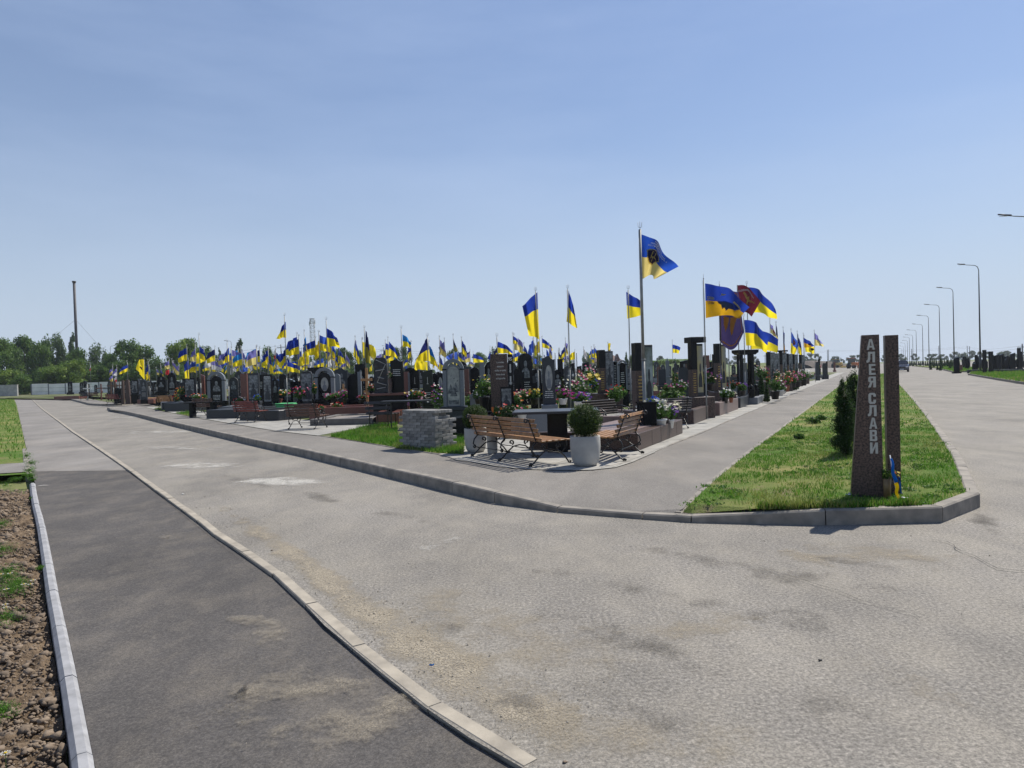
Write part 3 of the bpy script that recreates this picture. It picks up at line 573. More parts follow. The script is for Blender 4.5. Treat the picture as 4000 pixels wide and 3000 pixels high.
def outline(kind, w, h, rr):
    x = w / 2
    if kind == 'flat': return [(-x, 0), (x, 0), (x, h), (-x, h)]
    if kind == 'slant': return [(-x, 0), (x, 0), (x, h), (-x, h * 0.93)]
    if kind == 'slant_left': return [(-x, 0), (x, 0), (x, h * 0.93), (-x, h)]
    if kind == 'round': return [(-x, 0), (x, 0), (x, h - x)] + [(x * math.cos(t * math.pi / 10), h - x + x * math.sin(t * math.pi / 10)) for t in range(1, 10)] + [(-x, h - x)]
    if kind == 'soft': return [(-x, 0), (x, 0), (x, h * .86)] + [(x * math.cos(t * math.pi / 10), h * .86 + h * .14 * math.sin(t * math.pi / 10)) for t in range(1, 10)] + [(-x, h * .86)]
    if kind == 'shoulder': return [(-x, 0), (x, 0), (x, h), (x * .5, h), (x * 0.1, h * .985), (-x * .4, h * .95), (-x * .8, h * .87), (-x, h * .78)]
    if kind == 'wave': return [(-x, 0), (x, 0), (x, h * .95), (x * .6, h * .94), (x * .2, h * .96), (-x * .2, h), (-x * .7, h * .99), (-x, h * .96)]
    if kind == 'dip': return [(-x, 0), (x, 0), (x, h * .93), (x * .7, h * .92), (x * .35, h * .95), (x * .1, h), (-x * .3, h * .99), (-x * .6, h * .96), (-x, h * .95)]
    if kind == 'peak': return [(-x, 0), (x, 0), (x, h * .82), (x * .3, h * .86), (0, h), (-x * .3, h * .86), (-x, h * .82)]
    if kind == 'rough':
        L = [(-x, 0), (x, 0)]; n = 9
        L += [(x * (1 - rr.uniform(0, .10)), h * k / n) for k in range(1, n)]
        L += [(x * .75, h * .97), (x * .3, h), (-x * .2, h * .98), (-x * .6, h), (-x * .8, h * .93)]
        L += [(-x * (1 - rr.uniform(0, .12)), h * k / n) for k in range(n - 1, 0, -1)]
        return L
def text_lines(mb, w, n, z0, dz, y, rr, hh=0.35):
    for i in range(n):
        x = -w / 2 * rr.uniform(.75, 1); xe = -x
        while x < xe - .01:
            L = w * rr.uniform(.08, .26); L = min(L, xe - x)
            mb.box((x + L / 2, y, z0 - i * dz), (L, .004, dz * hh)); x += L + w * .045
MG = 'gravestones in the cemetery plots'
def stone(px0, px1, pt, pb, D, kind='flat', mat='granite_black', label='', rz=0.0, th=0.12, image=None, lines=None, plinth=True, pmat=None, cat='gravestone', cols=None, frame=None, z0=None, extra=None, group=None):
    """a monument whose slab spans px0..px1, pt..pb at depth D; the plinth carries it from the ground"""
    a, b = Q(px0, pb, D), Q(px1, pb, D); xm = (a.x + b.x) / 2; w = b.x - a.x; c = (px0 + px1) / 2
    zt = Q(c, pt, D).z; zb = max(ZS + .04, Q(c, pb, D).z); h = zt - zb
    # vertical objects lean in the frame: take x at mid height
    xm = Q(c, (pt + pb) / 2, D).x
    w = w / max(.5, math.cos(rz))
    root = empty('gravestone', (xm, D, ZS), rz, label, cat, group)
    zb -= ZS; rr = random.Random(int(px0 * 7 + D)); y = -th / 2
    if plinth:
        mb = MB(); pw = w * 1.18
        if zb > .28:
            mb.box((0, 0, zb / 2 - .06), (pw, th * 2.2, zb - .12), bev=.008); mb.box((0, 0, zb - .06), (pw * 1.08, th * 2.7, .118), bev=.012)
        else: mb.box((0, 0, zb / 2), (pw, th * 2.6, zb), bev=.008)
        mb.build('plinth', pmat or mat, root)
    if frame:
        # arch surround with two columns and a recessed leaf
        fw = w * .17; mb = MB(); x = w / 2; hc = h - x
        o_ = [(x * math.cos(t * math.pi / 14), hc + x * math.sin(t * math.pi / 14)) for t in range(15)]; i_ = [((x - fw) * math.cos(t * math.pi / 14), hc + (x - fw) * math.sin(t * math.pi / 14)) for t in range(15)]
        for k in range(14): mb.plate([(p[0], p[1] + zb) for p in (o_[k], o_[k + 1], i_[k + 1], i_[k])], y - .05, y + .12)
        for s in (-1, 1): mb.box((s * (x - fw / 2), y + .035, zb + hc / 2), (fw, .17, hc))
        mb.build('arch', frame, root)
        mb = MB()
        for s in (-1, 1): mb.box((s * (x - fw / 2), y + .035, zb + hc), (fw * 1.25, .20, .035), bev=.004)
        mb.build('moulding', 'granite_black', root)
        iw = w - 2 * fw; pts = outline('round', iw * .98, h - fw * 1.5, rr)
        sl = MB().plate([(p[0], p[1] + zb + .002) for p in pts], y, y + .09).build('slab', mat, root)
        w2, h2 = iw * .8, h - fw * 1.5
    else:
        pts = outline(kind, w, h, rr)
        sl = MB().plate([(p[0], p[1] + zb) for p in pts], y, y + th).build('slab', mat, root)
        w2, h2 = w * .8, h
    if image == 'photo':     # an etched picture covering most of the slab
        MB().plate([(-w2 * .52, zb + h2 * .08), (w2 * .52, zb + h2 * .08), (w2 * .52, zb + h2 * .92), (-w2 * .52, zb + h2 * .92)], y - .004, y).build('etched_picture', 'etching', sl)
        mb = MB()
        for p in bust(w2 * .9, h2 * .55, rr): mb.plate([(q[0], q[1] + zb + h2 * .14) for q in p], y - .007, y - .0045)
        mb.build('etched_figure', 'granite_grey_dark', sl)
    elif image == 'bust':
        mb = MB()
        for p in bust(w2 * .95, h2 * .46, rr): mb.plate([(q[0], q[1] + zb + h2 * .38) for q in p], y - .004, y)
        mb.build('etched_figure', 'etching', sl)
    elif image == 'oval':
        mb = MB().plate([(w2 * .36 * math.cos(t * math.pi / 9), zb + h2 * .55 + h2 * .26 * math.sin(t * math.pi / 9)) for t in range(18)], y - .004, y); mb.build('etched_picture', 'etching_pale', sl)
        mb = MB()
        for p in bust(w2 * .5, h2 * .4, rr): mb.plate([(q[0], q[1] + zb + h2 * .33) for q in p], y - .007, y - .0045)
        mb.build('etched_figure', 'granite_grey', sl)
    elif image == 'mural':
        pts = outline('round', w2 * 1.05, h2 * .93, rr); MB().plate([(p[0], p[1] + zb + .02) for p in pts], y - .006, y).build('etched_picture', 'etching_pale', sl)
        mb = MB()
        for cx, cz, s in ((-.25, .42, .3), (.2, .46, .26), (.0, .36, .34)):
            mb.plate([(w2 * (cx - s), zb + h2 * (cz - .12)), (w2 * (cx + s), zb + h2 * (cz - .12)), (w2 * (cx + s * .3), zb + h2 * (cz + .05)), (w2 * cx, zb + h2 * (cz + .12)), (w2 * (cx - s * .5), zb + h2 * cz)], y - .009 - .001 * s, y - .0065)
        for k in range(3): mb.plate([(w2 * (-.3 + .28 * k), zb + h2 * (.72 - .06 * k)), (w2 * (-.12 + .28 * k), zb + h2 * (.75 - .06 * k)), (w2 * (-.2 + .28 * k), zb + h2 * (.70 - .06 * k))], y - .009, y - .0065)
        mb.box((0, y - .008, zb + h2 * .10), (w2 * .9, .004, h2 * .10)); mb.build('etched_scene', 'etching', sl)
    elif image == 'sword':
        mb = MB().box((0, y - .003, zb + h2 * .66), (w2 * .06, .004, h2 * .22)).box((0, y - .0035, zb + h2 * .56), (w2 * .22, .004, h2 * .018)); mb.build('etched_sword', 'lettering_grey', sl)
    elif image == 'colour':
        MB().plate([(-w2 * .56, zb + h2 * .10), (w2 * .56, zb + h2 * .10), (w2 * .56, zb + h2 * .96), (-w2 * .56, zb + h2 * .96)], y - .004, y).build('picture', 'etching', sl)
    if lines:
        n, zf, dz, ww = lines; mb = MB(); text_lines(mb, w2 * ww, n, zb + h2 * zf, h2 * dz, y - .003, rr); mb.build('lettering', 'lettering', sl)
    for ex in (extra or []):
        ex(root, w, h, zb, y)
    return root
def side_column(dx0, dx1, hf, mat, th=.14):       # column beside a slab: offsets are in slab widths from the middle
    def f(root, w, h, zb, y):
        MB().box(((dx0 + dx1) / 2 * w, 0, zb * .5 + (h * hf) / 2 + zb * .5), ((dx1 - dx0) * w - .004, th, h * hf)).build('column', mat, root)
    return f
def border(pxa, pya, pxb, pyb, depth, h, mat, label, t=.14, fill='gravel', posts=0, ball=None, side=1, z=ZS):
    """a low grave border whose front lower edge runs from pixel a to pixel b"""
    a, b = G(pxa, pya, z), G(pxb, pyb, z); d = b - a; L = d.length; rz = math.atan2(d.y, d.x)
    root = empty('grave_border', a, rz, label, 'grave border')
    mb = MB()
    mb.box((L / 2, t / 2, h / 2), (L, t, h), bev=.01); mb.box((L / 2, depth - t / 2, h / 2), (L, t, h), bev=.01)
    for x in (t / 2, L - t / 2): mb.box((x, depth / 2, h / 2 - .002), (t, depth - 2 * t - .002, h - .004))
    mb.build('edging', mat, root)
    MB().box((L / 2, depth / 2, h * .4), (L - 2 * t - .004, depth - 2 * t - .004, h * .8)).build('bed', fill, root)
    for i in range(posts):
        x = L * (i + .5) / posts; mb = MB().box((x, t / 2, h + .05), (.11, .11, .1), bev=.008); p = mb.build('post', 'granite_black', root)
        MB().ball((x, t / 2, h + .15), .06, k=8).build('ball', ball or 'granite_brown', p)
    return root
# ---------------------------------------------------------------- flags
STY = {'ua': ('cloth_blue', 'cloth_yellow'), 'navy': ('cloth_navy', 'cloth_yellow'), 'azure': ('cloth_azure', 'cloth_yellow'), 'faded': ('cloth_lilac', 'cloth_pale_yellow'), 'mid': ('cloth_mid_blue', 'cloth_yellow'),
       'deep': ('cloth_blue', 'cloth_deep_yellow'), 'red': ('cloth_red', 'cloth_red'), 'white': ('cloth_white', 'cloth_white'), 'yellow': ('cloth_yellow', 'cloth_yellow'), 'bluef': ('cloth_mid_blue', 'cloth_mid_blue'), 'sky': ('cloth_azure', 'cloth_azure'),
       'dark': ('cloth_dark', 'cloth_dark'), 'maroon': ('cloth_maroon', 'cloth_maroon'), 'whitered': ('cloth_white', 'cloth_red'), 'lilacwhite': ('cloth_lilac', 'cloth_white'), 'redblack': ('cloth_red', 'cloth_black'), 'royal': ('cloth_royal', 'cloth_straw'), 'orange': ('cloth_orange', 'cloth_orange'), 'olive': ('cloth_navy', 'cloth_olive')}
def flag_surface(ht, hb, ft, fb, bulge, ripple, waves, dd, seed, droop=0):
    rr = random.Random(seed); ph = rr.uniform(0, 6.28); ph2 = rr.uniform(0, 6.28)
    L = max(.2, (ft - ht).length); H = (ht - hb).length
    n = Vector((0, -1, 0))
    def f(u, v):          # u 0 at pole .. 1 fly, v 0 bottom .. 1 top
        lo, hi = hb.lerp(fb, u), ht.lerp(ft, u); p = lo.lerp(hi, v)
        k = math.sin(math.pi * u)
        p = p + Vector((0, 0, bulge * k * (0.4 + .6 * v) - droop * k * (1 - v) ** 1.5))
        a = ripple * min(1, u * 2.2)
        p = p + n * (a * math.sin(waves * 6.283 * u + ph + 1.7 * v) + .45 * a * math.sin(waves * 11 * u - 3.1 * v + ph2))
        p = p + Vector((0, 0, .28 * a * math.sin(waves * 6.283 * u + ph2) * u))
        return p + Vector((0, dd * u, 0))
    return f
def patch(f, pts, name, mat, parent, off=.01, n=56):
    """lay uv outlines on the cloth as a fine mesh that follows its folds, just in front of it"""
    g = (np.arange(n) + .5) / n; U, Vv = np.meshgrid(g, g); ins = np.zeros(n * n, bool)
    for poly in pts: ins |= inside(poly, U.ravel(), Vv.ravel())
    mb = MB(); d = .5 / n
    for k in np.nonzero(ins)[0]:
        u, v = U.ravel()[k], Vv.ravel()[k]
        mb.add([f(uu, vv) + Vector((0, -abs(off), 0)) for uu, vv in ((u - d, v - d), (u + d, v - d), (u + d, v + d), (u - d, v + d))], [(0, 1, 2, 3)])
    return mb.build(name, mat, parent)
def flag(px, pt, D, c, sty, label, bulge=0.0, ripple=.045, waves=1.5, dd=.12, r=.016, group=None, pole='steel', seed=None, finial='trident', split=.5, nu=16, nv=8, pbz=None, emblem=None, droop=0):
    """c = hoist top, hoist bottom, fly top, fly bottom in photo pixels"""
    top = Q(px, pt, D); root = empty('flag', (top.x, D, ZS), 0, label, 'flag', group); o = Vector((top.x, D, ZS))
    H = top.z - ZS
    pmb = MB().tube([(0, 0, 0), (0, 0, H * .38), ], r * 1.25, 8, cap=True).tube([(0, 0, H * .38), (0, 0, H)], r, 8)
    if D < 30: pmb.lathe([(r * 1.6, 0), (r * 1.6, .03)], (0, 0, H * .38), 10).lathe([(.07, 0), (.07, .012)], (0, 0, 0), 12)
    p = pmb.build('pole', pole, root)
    if finial:
        mb = MB(); z = H; s = max(1.0, min(1.7, D / 26)); q = .0045 * s
        mb.tube([(0, 0, z), (0, 0, z + .16)], q, 4)
        if finial == 'trident':
            for sx in (-1, 1): mb.tube([(0, 0, z + .03), (sx * .035, 0, z + .05), (sx * .04, 0, z + .14)], q, 4)
        else: mb.ball((0, 0, z + .03), .02, k=6)
        mb.build('finial', 'galvanised', root)
    P = [Q(a, b, D) - o for a, b in c]
    P[0].x = max(-.5, min(.5, P[0].x)); P[0].y = P[1].y = 0; P[2].y = P[3].y = 0
    f = flag_surface(*P, bulge, ripple, waves, dd, seed if seed is not None else int(px * 3 + pt), droop)
    mb = MB(); vs = []; fs = []
    for j in range(nv + 1):
        for i in range(nu + 1): vs.append(f(i / nu, j / nv))
    mi = []
    for j in range(nv):
        for i in range(nu): fs.append((j * (nu + 1) + i, j * (nu + 1) + i + 1, (j + 1) * (nu + 1) + i + 1, (j + 1) * (nu + 1) + i)); mi.append(0 if (j + .5) / nv > split else 1)
    mb.v = [tuple(v) for v in vs]; mb.f = fs; mb.mi = mi; mb.sm = [True] * len(fs)
    cl = mb.build('cloth', list(STY[sty]), root)
    if emblem: emblem(f, cl)
    if D < 24:
        MB().tube([(-.03 if P[2].x > 0 else .03, 0, H - .02), (-.034 if P[2].x > 0 else .034, 0, 1.0)], .003, 4).build('halyard', 'white_plastic', root)
    return root
# ---------------------------------------------------------------- plants
def leaf_cloud(name, centers, rad, n, size, mats, seed, parent=None, shell=.6, mixw=None, sz=1.0):
    """n small leaf faces spread through the given ellipsoid clumps: centers (k,3), rad (k,3)"""
    r = np.random.default_rng(seed); k = len(centers); C = np.asarray(centers, float); Rd = np.asarray(rad, float)
    w = (Rd[:, 0] * Rd[:, 1] * Rd[:, 2]) ** (2 / 3); w /= w.sum(); ix = r.choice(k, n, p=w)
    d = r.normal(size=(n, 3)); d /= np.linalg.norm(d, axis=1)[:, None]; rr = shell + (1.06 - shell) * r.random(n)
    P = C[ix] + d * rr[:, None] * Rd[ix]
    nrm = d + r.normal(0, .7, (n, 3)); nrm /= np.linalg.norm(nrm, axis=1)[:, None]
    t = np.cross(nrm, r.normal(size=(n, 3))); t /= np.linalg.norm(t, axis=1)[:, None] + 1e-9; b = np.cross(nrm, t)
    s = size * r.uniform(.6, 1.4, n)[:, None]
    V = np.stack([P - t * s, P - b * s * .55 * sz, P + t * s, P + b * s * .55 * sz], 1).reshape(-1, 3)
    F = np.arange(4 * n).reshape(n, 4)
    mi = (ix * 7 + (r.random(n) < .25)) % len(mats)
    return np_mesh(name, V, F, mats, mi, parent)
TP = {}
def tree_proto(key, kind, seed):
    r = random.Random(seed); rt = empty('tree', (0, 0, -500)); C, Rd = [], []
    mb = MB(); H = 1.0
    if kind == 'broad':
        for i in range(26):
            a = r.uniform(0, 6.28); z = .12 + .78 * (i + .5) / 26; rad = .42 * math.sqrt(max(.05, 1 - ((z - .5) / .5) ** 2)) * r.uniform(.35, 1)
            C.append((rad * math.cos(a), rad * math.sin(a), z)); q = r.uniform(.13, .21); Rd.append((q, q, q * .75))
        n, s = 7000, .026
    elif kind == 'poplar':
        for i in range(16):
            z = .1 + .85 * i / 15; a = r.uniform(0, 6.28); rad = .06 * r.random(); w = .15 * (1 - .75 * abs(z - .45) / .55); C.append((rad * math.cos(a), rad * math.sin(a), z)); Rd.append((w * .8, w * .8, .09))
        n, s = 3600, .026
    elif kind == 'birch':
        for i in range(24):
            a = r.uniform(0, 6.28); z = .3 + .62 * r.random(); rad = .3 * r.random(); C.append((rad * math.cos(a), rad * math.sin(a), z - .05)); Rd.append((.10, .10, r.uniform(.13, .24)))
        n, s = 5200, .022
    elif kind == 'sparse':
        for i in range(20):
            a = r.uniform(0, 6.28); z = .35 + .6 * r.random(); rad = .42 * math.sqrt(r.random()) * (1 - .5 * abs(z - .6)); C.append((rad * math.cos(a), rad * math.sin(a), z)); q = r.uniform(.10, .17); Rd.append((q, q, q * .75))
        n, s = 2600, .030
    elif kind == 'bush':
        for i in range(18):
            a = r.uniform(0, 6.28); z = .25 + .5 * r.random(); rad = .6 * math.sqrt(r.random()); C.append((rad * math.cos(a), rad * math.sin(a), z)); q = r.uniform(.16, .28); Rd.append((q, q, q * .9))
        n, s = 5000, .04
    elif kind == 'conifer':
        for i in range(14):
            z = .08 + .88 * i / 13; w = .22 * (1 - .9 * i / 13) + .01; C.append((r.uniform(-.02, .02), r.uniform(-.02, .02), z)); Rd.append((w, w, .07))
        n, s = 3200, .028
    leaf_cloud('crown', C, Rd, n, s, TREE_M[key], seed, rt, .35)
    tr = .012 if kind in ('sparse', 'birch', 'poplar') else .02
    mb.tube([(0, 0, 0), (.005, 0, .2), (-.004, .004, .5), (.004, 0, .8)], tr, 7, r1=tr * .3)
    for i in range(9 if kind in ('sparse', 'broad', 'birch') else 4):
        c = C[(i * 2) % len(C)]; z = .2 + .5 * r.random(); z = min(z, c[2] - .04); mb.tube([(0, 0, z), (c[0] * .5, c[1] * .5, (z + c[2]) / 2 + .02), (c[0], c[1], c[2])], tr * .4, 5, r1=tr * .12)
    mb.build('trunk', 'bark', rt)
    return rt
TREE_M = {'dark': ['leaf_dark', 'leaf_mid', 'leaf_dark'], 'mid': ['leaf_mid', 'leaf_dark', 'leaf_mid'], 'bright': ['leaf_bright', 'leaf_mid', 'leaf_bright'], 'silver': ['leaf_silver', 'leaf_mid'], 'poplar': ['leaf_silver', 'leaf_dark'], 'far': ['leaf_far_hazed', 'leaf_silver'], 'bush': ['leaf_mid', 'leaf_bright', 'leaf_dark'], 'spruce': ['leaf_dark'], 'thujas': ['leaf_thuja', 'leaf_dark']}
PROTO_USED = set()
def tree(px, ptop, hw, D, key, kind, label, name='tree', cat='tree', zb=-.1, group=None, v=0):
    k = (key, kind, v)
    if k not in TP: TP[k] = tree_proto(key, kind, hash((len(TP), 3)) % 1000 + v)
    o = copy_tree(TP[k]) if k in PROTO_USED else TP[k]; PROTO_USED.add(k)
    o.name = name
    top = Q(px, ptop, D); H = top.z - zb; w = hw / FP * D
    nat = {'broad': .50, 'poplar': .16, 'birch': .36, 'sparse': .48, 'bush': .75, 'conifer': .23}[kind]
    o.location = (top.x, D, zb); o.scale = (w / nat, w / nat, H); o.rotation_euler.z = rnd.uniform(0, 6.28)
    return tag(o, label, cat, group)
def blooms(pts, size, mat, parent, seed):
    r = np.random.default_rng(seed); n = len(pts); V, F = [], []
    for p in pts:
        q = r.normal(size=3) * .5 + np.array([0, -.5, .8]); q /= np.linalg.norm(q); t = np.cross(q, [.3, .9, .1]); t /= np.linalg.norm(t); b = np.cross(q, t); s = size * r.uniform(.7, 1.25); k0 = len(V)
        V.append(np.array(p) + q * s * .15)
        for i in range(10):
            a = i * math.pi / 5; rr = s * (1 if i % 2 == 0 else .72); V.append(np.array(p) + (t * math.cos(a) + b * math.sin(a)) * rr + q * s * (.35 if i % 2 == 0 else .1))
        for i in range(10): F.append((k0, k0 + 1 + i, k0 + 1 + (i + 1) % 10))
    return np_mesh('blossoms', np.array(V), np.array(F), [mat], parent=parent)
def pot(root, kind, w, h):
    mb = MB()
    if kind == 'white' or kind == 'terracotta' or kind == 'black': mb.lathe([(w * .36, 0), (w * .5, h * .88), (w * .55, h * .9), (w * .55, h), (w * .47, h), (w * .45, h * .9)], k=14); mb.build('pot', {'white': 'white_plastic', 'black': 'black_plastic', 'terracotta': 'terracotta'}[kind], root)
    elif kind == 'urn': mb.lathe([(w * .3, 0), (w * .32, .02), (w * .12, h * .2), (w * .42, h * .6), (w * .3, h * .85), (w * .4, h), (w * .3, h)], k=14); mb.build('urn', 'granite_black', root)
    elif kind == 'box': mb.box((0, 0, h / 2), (w * 1.3, w * .8, h), bev=.008); mb.build('planter_box', 'black_plastic', root)
def flowers(px, py, D, w, h, cols, label, potk='white', seed=0, zb=None, n=34, leaf='leaf_pot', bs=None, hang=0, group=None, poth=None, ffrac=None):
    """px,py = middle of the foot of the pot (or of the clump) at depth D, w,h = whole size in metres"""
    p = Q(px, py, D); z = p.z if zb is None else zb
    z = max(z, ZS); root = empty('flower_pot' if potk else 'flowers', (p.x, D, z), 0, label, 'flowers', group)
    ph = (poth if poth is not None else (h * .38 if potk else 0.0)); pw = min(w * .55, .34)
    if potk: pot(root, potk, pw, ph)
    r = np.random.default_rng(seed + 11); cz = ph + (h - ph) * .5; rz = (h - ph) * .5
    leaf_cloud('foliage', [(0, 0, cz), (-w * .2, 0, cz - .1 * h), (w * .2, .02, cz - .08 * h), (0, 0, max(cz - rz * .7, ph * .9))], [(w * .42, w * .36, rz * .9), (w * .25, w * .2, rz * .7), (w * .25, w * .2, rz * .7), (w * .2, w * .2, rz * .5)], int(220 + 260 * w), .03 + .02 * w, [leaf], seed + 3, root, .3)
    bs = bs or (.025 + .018 * w)
    for j, c in enumerate(cols):
        m_ = max(3, int(n * .72) // len(cols)); d = r.normal(size=(m_, 3)); d[:, 1] = -abs(d[:, 1]) * .8; d[:, 2] = abs(d[:, 2]) * (1 if not hang else .2) + (-.3 if not hang else -.6); d /= np.linalg.norm(d, axis=1)[:, None]
        ox = (j - (len(cols) - 1) / 2) * w * .22 if len(cols) > 1 else 0
        P = d * np.array([w * .5, w * .42, rz * 1.02]) + np.array([ox, 0, cz + rz * .05]); blooms(P, bs, 'bloom_' + c, root, seed + j)
    return root

_r = np.random.default_rng(77); _n = 5000; _X = _r.uniform(1, 12, _n); _Y = 6.5 + 14 * _r.random(_n) ** 1.5; _k = inside(lp, _X, _Y) & (np.array([mnoise.noise(Vector((x * .8, y * .8, 7))) for x, y in zip(_X, _Y)]) > .05); _C = [(x, y, ZS + .012) for x, y in zip(_X[_k][:420], _Y[_k][:420])]
o = leaf_cloud('clover', _C, [(_r.uniform(.05, .16), _r.uniform(.05, .14), .022) for _ in _C], 15000, .013, ['leaf_pot', 'leaf_mid', 'grass_blades'], 5, None, .05); tag(o, 'dark green clover patches scattered through the lawn grass', 'clover', None, 'stuff')
def bxp(a, b, c, d): return [(a, b), (c, b), (c, d), (a, d)]
GLYPH = {'А': [[(0, 0), (.27, 0), (.33, .2), (.38, .36), (.5, .80), (.5, 1), (.34, 1)], [(1, 0), (.66, 1), (.5, 1), (.5, .80), (.62, .36), (.67, .2), (.73, 0)], [(.33, .2), (.67, .2), (.62, .36), (.38, .36)]],
 'Л': [bxp(.70, 0, 1, .81), bxp(.20, .81, 1, 1), [(.20, .81), (.47, .81), (.44, .3), (.36, .08), (.20, 0), (0, 0), (0, .19), (.12, .24), (.18, .4)]],
 'Е': [bxp(0, 0, .36, 1), bxp(.36, 0, 1, .18), bxp(.36, .42, .92, .59), bxp(.36, .82, 1, 1)],
 'Я': [bxp(.66, 0, 1, 1), [(.66, 1), (.2, 1), (.04, .88), (.04, .58), (.2, .46), (.66, .46), (.66, .61), (.40, .61), (.36, .66), (.36, .79), (.40, .84), (.66, .84)], [(.26, .46), (0, 0), (.33, 0), (.56, .46)]],
 'С': [[(1, .66), (.98, .86), (.8, 1), (.2, 1), (.02, .86), (0, .5), (.02, .14), (.2, 0), (.8, 0), (.98, .14), (1, .38), (.66, .38), (.63, .18), (.38, .18), (.35, .5), (.38, .82), (.63, .82), (.66, .66)]],
 'В': [bxp(0, 0, .34, 1), bxp(.34, .84, .66, 1), bxp(.34, .43, .66, .58), bxp(.34, 0, .66, .16), [(.66, .5), (.86, .5), (.96, .6), (.96, .9), (.84, 1), (.66, 1)], [(.66, 0), (.86, 0), (1, .1), (1, .4), (.88, .5), (.66, .5)]],
 'И': [bxp(0, 0, .32, 1), bxp(.68, 0, 1, 1), [(.32, .04), (.68, .60), (.68, .96), (.32, .40)]]}
def spiral(cy, cz, r, a0, turns, sgn=1, n=14):
    return [(cy + r * (1 - .8 * i / n) * math.cos(a0 + sgn * turns * 6.283 * i / n), cz + r * (1 - .8 * i / n) * math.sin(a0 + sgn * turns * 6.283 * i / n)) for i in range(n + 1)]
def bench(loc, face, L, wood, label, frames=3, arms=True, iron='iron_black', slats=5, style='scroll', z=ZS, group='slatted benches by the graves'):
    rz = math.atan2(-face[0], face[1]); root = empty('bench', (loc[0], loc[1], z), rz, label, 'bench', group)
    xs = [-L / 2 + .12 + (L - .24) * i / (frames - 1) for i in range(frames)]
    for x in xs:
        mb = MB(); T = lambda pts, r=.013: mb.tube([(x, p[0], p[1]) for p in pts], r, 6)
        if style == 'scroll':
            T([(-.06, .44), (-.10, .55), (-.15, .70), (-.19, .84), (-.235, .87)] + spiral(-.235, .83, .045, 1.57, .9, 1))      # back upright with its curl
            T([(.50, .44), (.3, .425), (.1, .425), (-.06, .44)])                                                             # seat rail
            T(spiral(-.17, .03, .035, 3.4, .8, -1)[::-1] + [(-.13, .05), (-.02, .17), (.1, .27), (.22, .29), (.34, .26), (.46, .15), (.53, .05)] + spiral(.57, .035, .03, 3.6, .8, 1))   # arched foot
            T([(-.06, .44), (-.13, .36), (-.15, .27), (-.10, .20), (-.02, .17)]); T([(.50, .44), (.52, .36), (.49, .28), (.40, .2)])
            T(spiral(.06, .35, .05, -1.2, 1.1, 1)); T(spiral(.36, .34, .05, 4.4, 1.1, -1)); T(spiral(-.12, .2, .035, 1.0, .9, 1))
        else:
            T([(-.20, .86), (-.10, .46), (-.10, 0)], .014); T([(-.10, .43), (.42, .43), (.42, 0)], .014); T([(-.10, .15), (.42, .15)], .010)
        if arms and (x == xs[0] or x == xs[-1]):
            T([(-.13, .62), (0, .68), (.15, .70), (.32, .66), (.44, .58), (.47, .50)] + spiral(.42, .50, .055, 0, 1.2, -1)); T(spiral(.2, .54, .075, 0, 1.0, 1))
        mb.build('side_frame', iron, root)
    mb = MB()
    for q in (.2,) if style == 'scroll' else (.15,): mb.tube([(xs[0], -.02, q - .02), (xs[-1], -.02, q - .02)], .009, 6).tube([(xs[0], .40, q), (xs[-1], .40, q)], .009, 6)
    mb.build('tie_rod', iron, root)
    mb = MB()
    for i in range(slats):
        t = i / (slats - 1); zz = .49 + .35 * t; yy = -.075 - .115 * t; M = Matrix.Translation((0, yy, zz)) @ Matrix.Rotation(R(-18), 4, 'X')
        mb.box((rnd.uniform(-.004, .004), .022, 0), (L, .026, .30 / slats + .002), bev=.004, M=M.to_4x4())
    mb.build('backrest', wood, root)
    mb = MB()
    for i in range(slats):
        mb.box((0, 0 + .47 * i / (slats - 1), .452), (L, .36 / slats + .004, .026), bev=.004)
    mb.build('seat', wood, root)
    root.scale.z = .85
    return root
def ring_arm_bench(loc, face, L, label, z=ZS):        # black bench with round rose-like armrests
    b = bench(loc, face, L, 'wood_dark', label, 2, True, slats=6, z=z); return b
def on_plane(px, py, o, rz):
    """local x, z where the view ray through a pixel meets the upright plane through o turned by rz"""
    n = Vector((-math.sin(rz), math.cos(rz), 0)); e = Vector((0, 0, EYE)); d = ray(px, py); t = (Vector((o[0], o[1], 0)) - e).dot(n) / d.dot(n); p = e + d * t
    return ((p.x - o[0]) * math.cos(rz) + (p.y - o[1]) * math.sin(rz), p.z - o[2])
def stele(pxl, pxr, ptl, ptr, yt, yb, D, th, label, word=None, rz=0.0):
    a, b = Q(pxl, yb, D), Q(pxr, yb, D); o = ((a.x + b.x) / 2, D, ZS - .02); root = empty('stele', o, rz, label, 'stele', 'paired brown granite steles'); f = lambda x, y: on_plane(x, y, o, rz)
    H = f((ptl + ptr) / 2, yt)[1]; P = [(f(pxl, yb)[0], 0), (f(pxr, yb)[0], 0), (f(ptr, yt)[0], H), (f(ptl, yt)[0], H)]
    MB().plate(P, 0, th).build('shaft', 'granite_brown', root); MB().box(((P[0][0] + P[1][0]) / 2, th / 2, .015), (P[1][0] - P[0][0] + .03, th + .03, .03)).build('base', 'granite_grey_dark', root)
    if word:
        mb = MB()
        for ch, px, py, w in word:
            x0, z0 = f(px - w / 2, py + 21.5); x1, z1 = f(px + w / 2, py - 21.5)
            for poly in GLYPH[ch]: mb.add([(x0 + u * (x1 - x0), -.003, z0 + v * (z1 - z0)) for u, v in poly], [tuple(range(len(poly)))])
        mb.build('lettering', 'lettering_grey', root)
    return root
